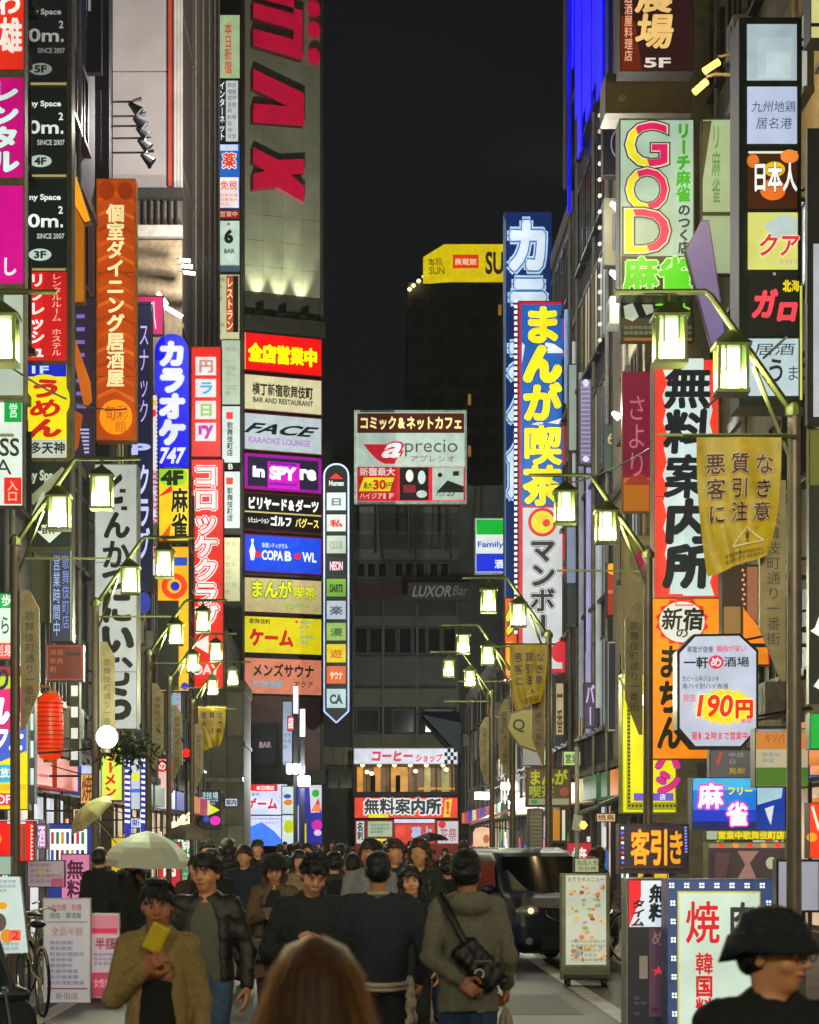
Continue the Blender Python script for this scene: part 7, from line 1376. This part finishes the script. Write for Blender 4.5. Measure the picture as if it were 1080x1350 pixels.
# =================================================================== umbrellas, car, bicycles
def umbrella(label, c, R_, Hh, tilt, col, shaft, n=8, mat=None, hook=True):
    t = thing('umbrella', label, 'umbrella', c); t['_org'] = [0, 0, 0]; t.rotation_euler = tilt; m = MB(); nr = 7; mm = mat or paint(col, .5, 0, .15, 6, 0)
    vs = []
    for i in range(nr+1):
        q = i/nr; r_ = R_*math.sin(q*math.pi*.46)/math.sin(math.pi*.46); z = Hh*(.55*(math.cos(q*math.pi*.46)-math.cos(math.pi*.46))+.45*.87*(1-q)*(1+.2*q))
        for j in range(n*4): a = 2*math.pi*j/(n*4); sc = math.cos(math.pi/n)/math.cos((a % (2*math.pi/n))-math.pi/n); sc = sc*(1-.02*q*abs(math.sin(a*n/2))); vs.append((r_*sc*math.cos(a), r_*sc*math.sin(a), z+.012*q*q*abs(math.sin(a*n/2))))
    N_ = n*4; m.add(vs, [(i*N_+j, i*N_+(j+1) % N_, (i+1)*N_+(j+1) % N_, (i+1)*N_+j) for i in range(nr) for j in range(N_)]); m.build('canopy', mm, t, org=(0, 0, 0))
    rm = paint('888888', .35, .7, .2); m = MB()
    for j in range(n):
        a = 2*math.pi*j/n; m.tube([(R_*math.sin(q*math.pi*.46)/math.sin(math.pi*.46)*math.cos(a), R_*math.sin(q*math.pi*.46)/math.sin(math.pi*.46)*math.sin(a), Hh*(.55*(math.cos(q*math.pi*.46)-math.cos(math.pi*.46))+.45*.87*(1-q)*(1+.2*q))-.004) for q in (0, .3, .6, 1)], .003, 4); m.cyl((0, 0, Hh*.35), (R_*.5*math.cos(a), R_*.5*math.sin(a), Hh*.62), .0025, n=4)
    for k in range(1): m.build('ribs', rm, t, org=(0, 0, 0))
    m = MB(); m.cyl((0, 0, Hh+.06), (0, 0, -shaft), .007, n=8); m.build('shaft', rm, t, org=(0, 0, 0)); m = MB(); m.tube([(0, 0, -shaft+.06), (0, 0, -shaft), (.02, 0, -shaft-.03), (.05, 0, -shaft-.02), (.055, 0, -shaft+.01)], .012, 8); m.build('handle', paint('d8d8d0', .4), t, org=(0, 0, 0)); return t
umbrella('large open pale grey umbrella over the people at the left kerb', (X(193, 28.5), 28.5, Z(1143, 28.5)), .565, .52, (.05, .02, .2), 'b4b6a8', .52)
umbrella('tilted translucent umbrella with a yellow edge at the far left', (X(122, 29), 29, Z(1076, 29)), .36, .2, (.1, -.75, .3), 'a8a890', .6, mat=paint('a8a070', .3, 0, .5, 3))
umbrella('small beige umbrella in the distance on the left', (X(247, 50), 50, Z(1108, 50)), .55, .42, (0, .05, 0), '5c503e', .6)
umbrella('dark umbrella half hidden above the crowd right of centre', (X(566, 60), 60, Z(1110, 60)), .5, .28, (0, -.1, 0), '15181c', .6)
# the car
CAR = thing('parked_car', 'shiny black small car facing the viewer behind the crowd at right', 'car', (X(712, 31.4)+.0, 33.1, 0)); CAR['_org'] = [0, 0, 0]; CAR.rotation_euler = (0, 0, R(15))
bm_ = bpy.data.materials.new('car_paint'); nt, b = _nodes(bm_); b.inputs['Base Color'].default_value = (.004, .006, .02, 1); b.inputs['Roughness'].default_value = .36; b.inputs['Coat Weight'].default_value = .0; b.inputs['Specular IOR Level'].default_value = .35; b.inputs['Coat Roughness'].default_value = .08
Wc, L0, L1 = .79, -1.66, 1.66
s = SDF((-.95, -1.85, .05), (.95, 1.85, 1.78), .028)
s.loft([.20, .34, .60, .84, .98, 1.04], [.70, .775, .79, .785, .765, .74], [-1.52, -1.64, -1.655, -1.60, -1.36, -1.10], [1.60, 1.65, 1.66, 1.65, 1.62, 1.60], .16, .02)
s.loft([.95, 1.06, 1.30, 1.50, 1.60, 1.66], [.765, .755, .71, .66, .62, .54], [-1.16, -1.02, -.70, -.42, -.24, .0], [1.62, 1.60, 1.55, 1.46, 1.38, 1.2], .16, .04)
for y in (-1.08, 1.08):
    for k in (-1, 1): s.cap((k*.72, y, .29), (k*1.0, y, .29), .335, .335, .02, '-')
s.below(1.66); s.above(.17); s.noise(.0, 1, 1); place(s.mesh('body'), 'body', CAR, bm_)
GL = glass('04060a', .09); GL.node_tree.nodes['Principled BSDF'].inputs['Specular IOR Level'].default_value = .3
def strip(name, pts, mat, th=.012, par=None): m = MB(); n = len(pts); m.add([tuple(p) for p in pts], [tuple(range(n))]); return m.build(name, mat, par or CAR, org=(0, 0, 0))
m = MB(); vs = []
for i in range(9):
    q = i/8; z = .97+.57*q; yy = -1.03+.66*q
    for j in range(9): a = (j/4-1); vs.append((a*(.71-.125*q), yy-.13+.11*a*a, z))
m.add(vs, [(i*9+j, i*9+j+1, (i+1)*9+j+1, (i+1)*9+j) for i in range(8) for j in range(8)]); m.build('windscreen', GL, CAR, org=(0, 0, 0), smooth=True)
for k in (-1, 1):
    for ya, yb, yc, yd in ((-.78, .22, .22, -.42), (.30, 1.30, 1.22, .30)): strip('side_window', [(k*.795, ya, 1.04), (k*.795, yb, 1.04), (k*.70, yc, 1.47), (k*.70, yd, 1.47)], GL)
    m = MB(); s = SDF((-.25, -.2, -.15), (.25, .2, .15), .012); s.ell((0, 0, 0), (.17, .10, .085), .02); s.ell((k*.05, .06, .03), (.12, .08, .06), .02); o = place(s.mesh('headlight'), 'headlight', CAR, paint('a8a898', .1, .6, .2, 12, 0, 1)); o.location = (k*.60, -1.555, .79); o.rotation_euler = (0, 0, k*.35)
    m = MB(); m.cyl((k*.58, -1.67, .80), (k*.58, -1.655, .80), .045, n=14); m.build('bulb', glow('fff0c8', .8, 0), CAR, org=(0, 0, 0))
    s = SDF((-.2, -.2, -.2), (.2, .2, .2), .012); s.ell((0, 0, 0), (.10, .05, .075), .02); o = place(s.mesh('wing_mirror'), 'wing_mirror', CAR, bm_); o.location = (k*.88, -.72, 1.08)
    m = MB(); m.cyl((k*.60, -1.655, .38), (k*.60, -1.64, .38), .05, n=14); m.build('fog_lamp', paint('909088', .2, .6), CAR, org=(0, 0, 0))
    for y in (-1.08, 1.08):
        m = MB(); m.lathe((0, 0, 0), [(.15, -.08), (.24, -.085), (.285, -.06), (.295, 0), (.285, .06), (.24, .085), (.15, .08)], 28); o = m.build('wheel', paint('0c0c0d', .8), CAR, org=(0, 0, 0)); o.location = (k*.70, y, .295); o.rotation_euler = (0, R(90), 0)
        m = MB(); m.lathe((0, 0, 0), [(.03, .05), (.05, .075), (.175, .08), (.18, .07)], 20); m.build('rim', paint('9a9a98', .3, .9), o, org=(0, 0, 0))
CHR = paint('c8c8c4', .15, 1, .1)
m = MB(); m.tube([(-.36, -1.655, .80), (-.34, -1.68, .72), (-.22, -1.70, .66), (0, -1.705, .64), (.22, -1.70, .66), (.34, -1.68, .72), (.36, -1.655, .80)], .013, 6); m.tube([(-.34, -1.66, .84), (0, -1.69, .85), (.34, -1.66, .84)], .012, 6); m.build('grille_trim', CHR, CAR, org=(0, 0, 0), smooth=True)
m = MB(); m.box(-.30, .30, -1.67, -1.655, .67, .82); m.build('grille', paint('050506', .4), CAR, org=(0, 0, 0)); m = MB(); m.box(-.42, .42, -1.67, -1.64, .27, .44); m.build('air_intake', paint('050506', .5), CAR, org=(0, 0, 0))
m = MB(); m.box(-.165, .165, -1.69, -1.675, .45, .61); pl = m.build('number_plate', paint('b8b030', .5), CAR, org=(0, 0, 0))
m = MB(); [m.tube([(x0, -1.20, .985), (x0+k2*.42, -1.06, 1.06)], .008, 5) for x0, k2 in ((-.45, 1), (.12, 1))]; m.build('wiper', paint('0a0a0a', .5), CAR, org=(0, 0, 0))
m = MB(); m.tube([(-.62, -.95, 1.08), (-.55, -.42, 1.50), (-.50, .0, 1.655), (-.50, 1.2, 1.66)], .012, 6); m.tube([(.62, -.95, 1.08), (.55, -.42, 1.50), (.50, .0, 1.655), (.50, 1.2, 1.66)], .012, 6); m.build('roof_trim', paint('3a3c34', .3, .8), CAR, org=(0, 0, 0), smooth=True)
# bicycles
def bike():
    r = thing('bicycle', 'x', 'bicycle', (0, 0, 0), 'parked bicycles'); r['_org'] = [0, 0, 0]; fm = paint('7a7a58', .35, .6, .3, 8); tm = paint('0e0e0e', .8)
    for x in (-.52, .52):
        m = MB(); m.tube([(x+.33*math.cos(a), 0, .34+.33*math.sin(a)) for a in [i*2*math.pi/28 for i in range(29)]], .017, 6); w = m.build('wheel', tm, r, org=(0, 0, 0))
        m = MB(); m.tube([(x+.31*math.cos(a), 0, .34+.31*math.sin(a)) for a in [i*2*math.pi/28 for i in range(29)]], .008, 5)
        for i in range(14): a = i*math.pi/7; m.cyl((x, 0, .34), (x+.31*math.cos(a), 0, .34+.31*math.sin(a)), .002, n=3)
        m.build('rim', paint('b0b0a8', .3, .9), w, org=(0, 0, 0)); m = MB(); m.tube([(x+.36*math.cos(a), 0, .34+.36*math.sin(a)) for a in [.3+i*.25 for i in range(10)]], .012, 5); m.build('mudguard', paint('a8a898', .3, .7), r, org=(0, 0, 0))
    m = MB(); m.tube([(.52, 0, .34), (.40, 0, .90), (.36, 0, 1.02)], .014, 6); m.tube([(.42, 0, .78), (-.05, 0, .42), (-.52, 0, .34)], .016, 6); m.tube([(-.05, 0, .42), (-.2, 0, .88)], .014, 6); m.tube([(-.52, 0, .34), (-.17, 0, .78)], .01, 6); m.tube([(.40, 0, .86), (-.16, 0, .70)], .012, 6); m.build('frame', fm, r, org=(0, 0, 0))
    s = SDF((-.2, -.15, -.1), (.2, .15, .1), .012); s.ell((-.06, 0, 0), (.11, .085, .04), .03); s.cap((0, 0, 0), (.12, 0, 0), .03, .02, .03); o = place(s.mesh('saddle'), 'saddle', r, paint('14100e', .5)); o.location = (-.2, 0, .92)
    m = MB(); m.tube([(.20, -.27, 1.04), (.32, -.22, 1.07), (.37, 0, 1.02), (.32, .22, 1.07), (.20, .27, 1.04)], .012, 6); m.build('handlebar', paint('c0c0b8', .2, .9), r, org=(0, 0, 0))
    m = MB()
    for i in range(7):
        q = i/6; m.tube([(.45+.32*q, -.17, .72), (.45+.32*q, -.19, .96)], .004, 4); m.tube([(.45+.32*q, .17, .72), (.45+.32*q, .19, .96)], .004, 4); m.tube([(.45, -.17+.34*q, .72), (.43, -.19+.38*q, .96)], .004, 4); m.tube([(.77, -.17+.34*q, .72), (.80, -.19+.38*q, .96)], .004, 4)
    for z, e in ((.72, 0), (.80, .006), (.88, .012), (.96, .02)): m.tube([(.45-e, -.17-e, z), (.77+e, -.17-e, z), (.77+e, .17+e, z), (.45-e, .17+e, z), (.45-e, -.17-e, z)], .005, 4)
    m.build('basket', paint('8a8a80', .3, .8), r, org=(0, 0, 0)); return r
b0 = bike()
for loc, rz, lab in (((3.95, 30.4, .12), 2.2, 'bicycle parked behind the wheeled menu stand at the right kerb'), ((-3.55, 25.9, 0), 1.2, 'bicycle parked behind the white poster stand at the left kerb'), ((-3.3, 23.2, 0), 1.9, 'nearer bicycle standing between the leaning menu board and poster stand'), ((4.1, 27.0, .12), 1.7, 'nearer bicycle parked beside the black standing sign at right')): copy_thing(b0, loc, rz, lab)
for ch in list(b0.children):
    for g in list(ch.children): bpy.data.objects.remove(g)
    bpy.data.objects.remove(ch)
bpy.data.objects.remove(b0)
# scooter at the left edge
sc = thing('parked_scooter', 'dark scooter with its front wheel showing at the lower left edge', 'scooter', (X(10, 18.6), 18.6, 0)); sc['_org'] = [0, 0, 0]; sc.rotation_euler = (0, 0, .5)
for x in (0, -1.15):
    m = MB(); m.lathe((0, 0, 0), [(.12, -.045), (.20, -.05), (.245, -.03), (.255, 0), (.245, .03), (.20, .05), (.12, .045)], 26); o = m.build('wheel', paint('0b0b0c', .75), sc, org=(0, 0, 0)); o.location = (x, 0, .255); o.rotation_euler = (R(90), 0, 0); m = MB(); m.lathe((0, 0, 0), [(.02, -.05), (.14, -.04), (.145, .04), (.02, .05)], 18); m.build('rim', paint('3a3a3c', .3, .8), o, org=(0, 0, 0))
s = SDF((-1.6, -.4, .1), (.35, .4, 1.2), .018); s.cap((.02, 0, .50), (-.16, 0, .95), .06, .09, .04); s.box((-.22, 0, .62), (.05, .17, .27), .05, .04); s.cap((-.3, 0, .28), (-.7, 0, .28), .12, .12, .05, sq=.8); s.ell((-1.0, 0, .60), (.42, .15, .17), .06); s.ell((-.95, 0, .78), (.38, .13, .07), .03); s.ell((.0, 0, .50), (.20, .075, .08), .03); place(s.mesh('body'), 'body', sc, paint('18222c', .3, 0, .3, 6, 0, .6))
m = MB(); m.tube([(0, .06, .26), (-.05, .06, .55)], .02, 6); m.tube([(0, -.06, .26), (-.05, -.06, .55)], .02, 6); m.tube([(-.22, -.3, 1.02), (-.18, 0, .99), (-.22, .3, 1.02)], .018, 6); m.build('fork', paint('888888', .3, .9), sc, org=(0, 0, 0))
# overhead cables
cbm = paint('0c0c0c', .6)
for i, (a, b_, sag, lab) in enumerate((((-6.0, 30, 8.6), (-6.0, 56, 12.5), .5, 'black cable sagging along the left house fronts'), ((6.2, 29, 8.2), (6.0, 62, 11.5), .5, 'black cable sagging along the right house fronts'), ((6.2, 24, 6.2), (6.2, 44, 7.5), .4, 'lower black cable along the right house fronts'))):
    m = MB(); a, b_ = Vector(a), Vector(b_); m.tube([a.lerp(b_, q/14)+Vector(((-.7 if a.x > 0 else .7)*1, 0, -sag*4*(q/14)*(1-q/14))) for q in range(15)], .018, 5); tag(m.build('overhead_cable', cbm, org=tuple(a)), lab, 'cable')
# added rooftop floods to light the walls, then light at lamps the street shows
def added_flood(label, loc, aim, w, c, ang, grp=None):
    r = thing('floodlight', label, 'floodlight', loc, grp); r['_org'] = [0, 0, 0]; d = (Vector(aim)-Vector(loc)).normalized(); m = MB(); m.cyl((0, 0, -.9), (0, 0, 0), .05, n=8); m.cyl(-d*.25, d*.1, .12, .26, 12); m.build('housing', paint('26261f', .4, .5), r, org=(0, 0, 0))  # body of an added floodlight, there to carry the added beam
    ld = bpy.data.lights.new('added_flood_beam', 'SPOT'); ld.energy = w; ld.color = c; ld.spot_size = R(ang); ld.spot_blend = .9; ld.shadow_soft_size = .2; lo = bpy.data.objects.new('added_flood_beam', ld); COL.objects.link(lo); lo.location = Vector(loc)+d*.3; lo.rotation_euler = d.to_track_quat('-Z', 'Y').to_euler()
added_flood('rooftop floodlight across the street from the pale wall', (6.9, 64, 20.6), (-8.3, 90, 34), 80000, (1, .91, .88), 42)
added_flood('rooftop floodlight lighting the tower wall', (-7.0, 127, 13.4), (-4.5, 150, 36), 42000, (1, 1, .84), 75)
added_flood('rooftop floodlight lighting the dark office block', (7.0, 127.5, 10.9), (2, 165, 17), 9000, (.95, 1, .92), 70)
def lamp(x, D, y, w, c, off=(0, -.3, 0), r_=.08):
    ld = bpy.data.lights.new('lamp_light', 'POINT'); ld.energy = w; ld.color = c; ld.shadow_soft_size = r_; lo = bpy.data.objects.new('lamp_light', ld); COL.objects.link(lo); lo.location = Vector((X(x, D), D, Z(y, D)))+Vector(off)
lamp(246, 88, 352, 1600, (1, .94, .85), (.5, -.6, 0)); lamp(224, 70, 400, 700, (.95, .97, 1), (.5, -.5, 0)); lamp(150, 55.5, 170, 900, (1, .93, .88), (1.3, -.3, 0))
for y in (268, 358, 544): lamp(800, 49.4, y, 420, (1, .98, .85), (-.3, -.3, 0))
lamp(930, 35.5, 100, 420, (1, .7, .3), (0, -.3, -.1)); lamp(845, 36.8, 925, 90, (.9, 1, .7), (-.1, -.5, 0)); lamp(638, 94.4, 1050, 900, (1, 1, .9), (0, -.5, -.2)); lamp(671, 81.5, 1037, 600, (1, 1, .9), (0, -.5, -.2)); lamp(395, 116, 1018, 1500, (.95, .97, 1), (0, -1, 0))
bpy.data.objects.remove(_fo); bpy.data.curves.remove(_fc)
# ------------------------------------------------------------------ thin night air, lit by the street
hz = MB().box(-70, 70, -10, 300, -1.2, 75).build('haze', bpy.data.materials.new('air'), kind='stuff')
am = hz.data.materials[0]; am.use_nodes = True; nt = am.node_tree; nt.nodes.remove(nt.nodes['Principled BSDF']); pv = nt.nodes.new('ShaderNodeVolumePrincipled')
pv.inputs['Color'].default_value = (.9, .92, .95, 1); pv.inputs['Density'].default_value = .00013; pv.inputs['Anisotropy'].default_value = .6
nt.links.new(pv.outputs[0], nt.nodes['Material Output'].inputs['Volume'])
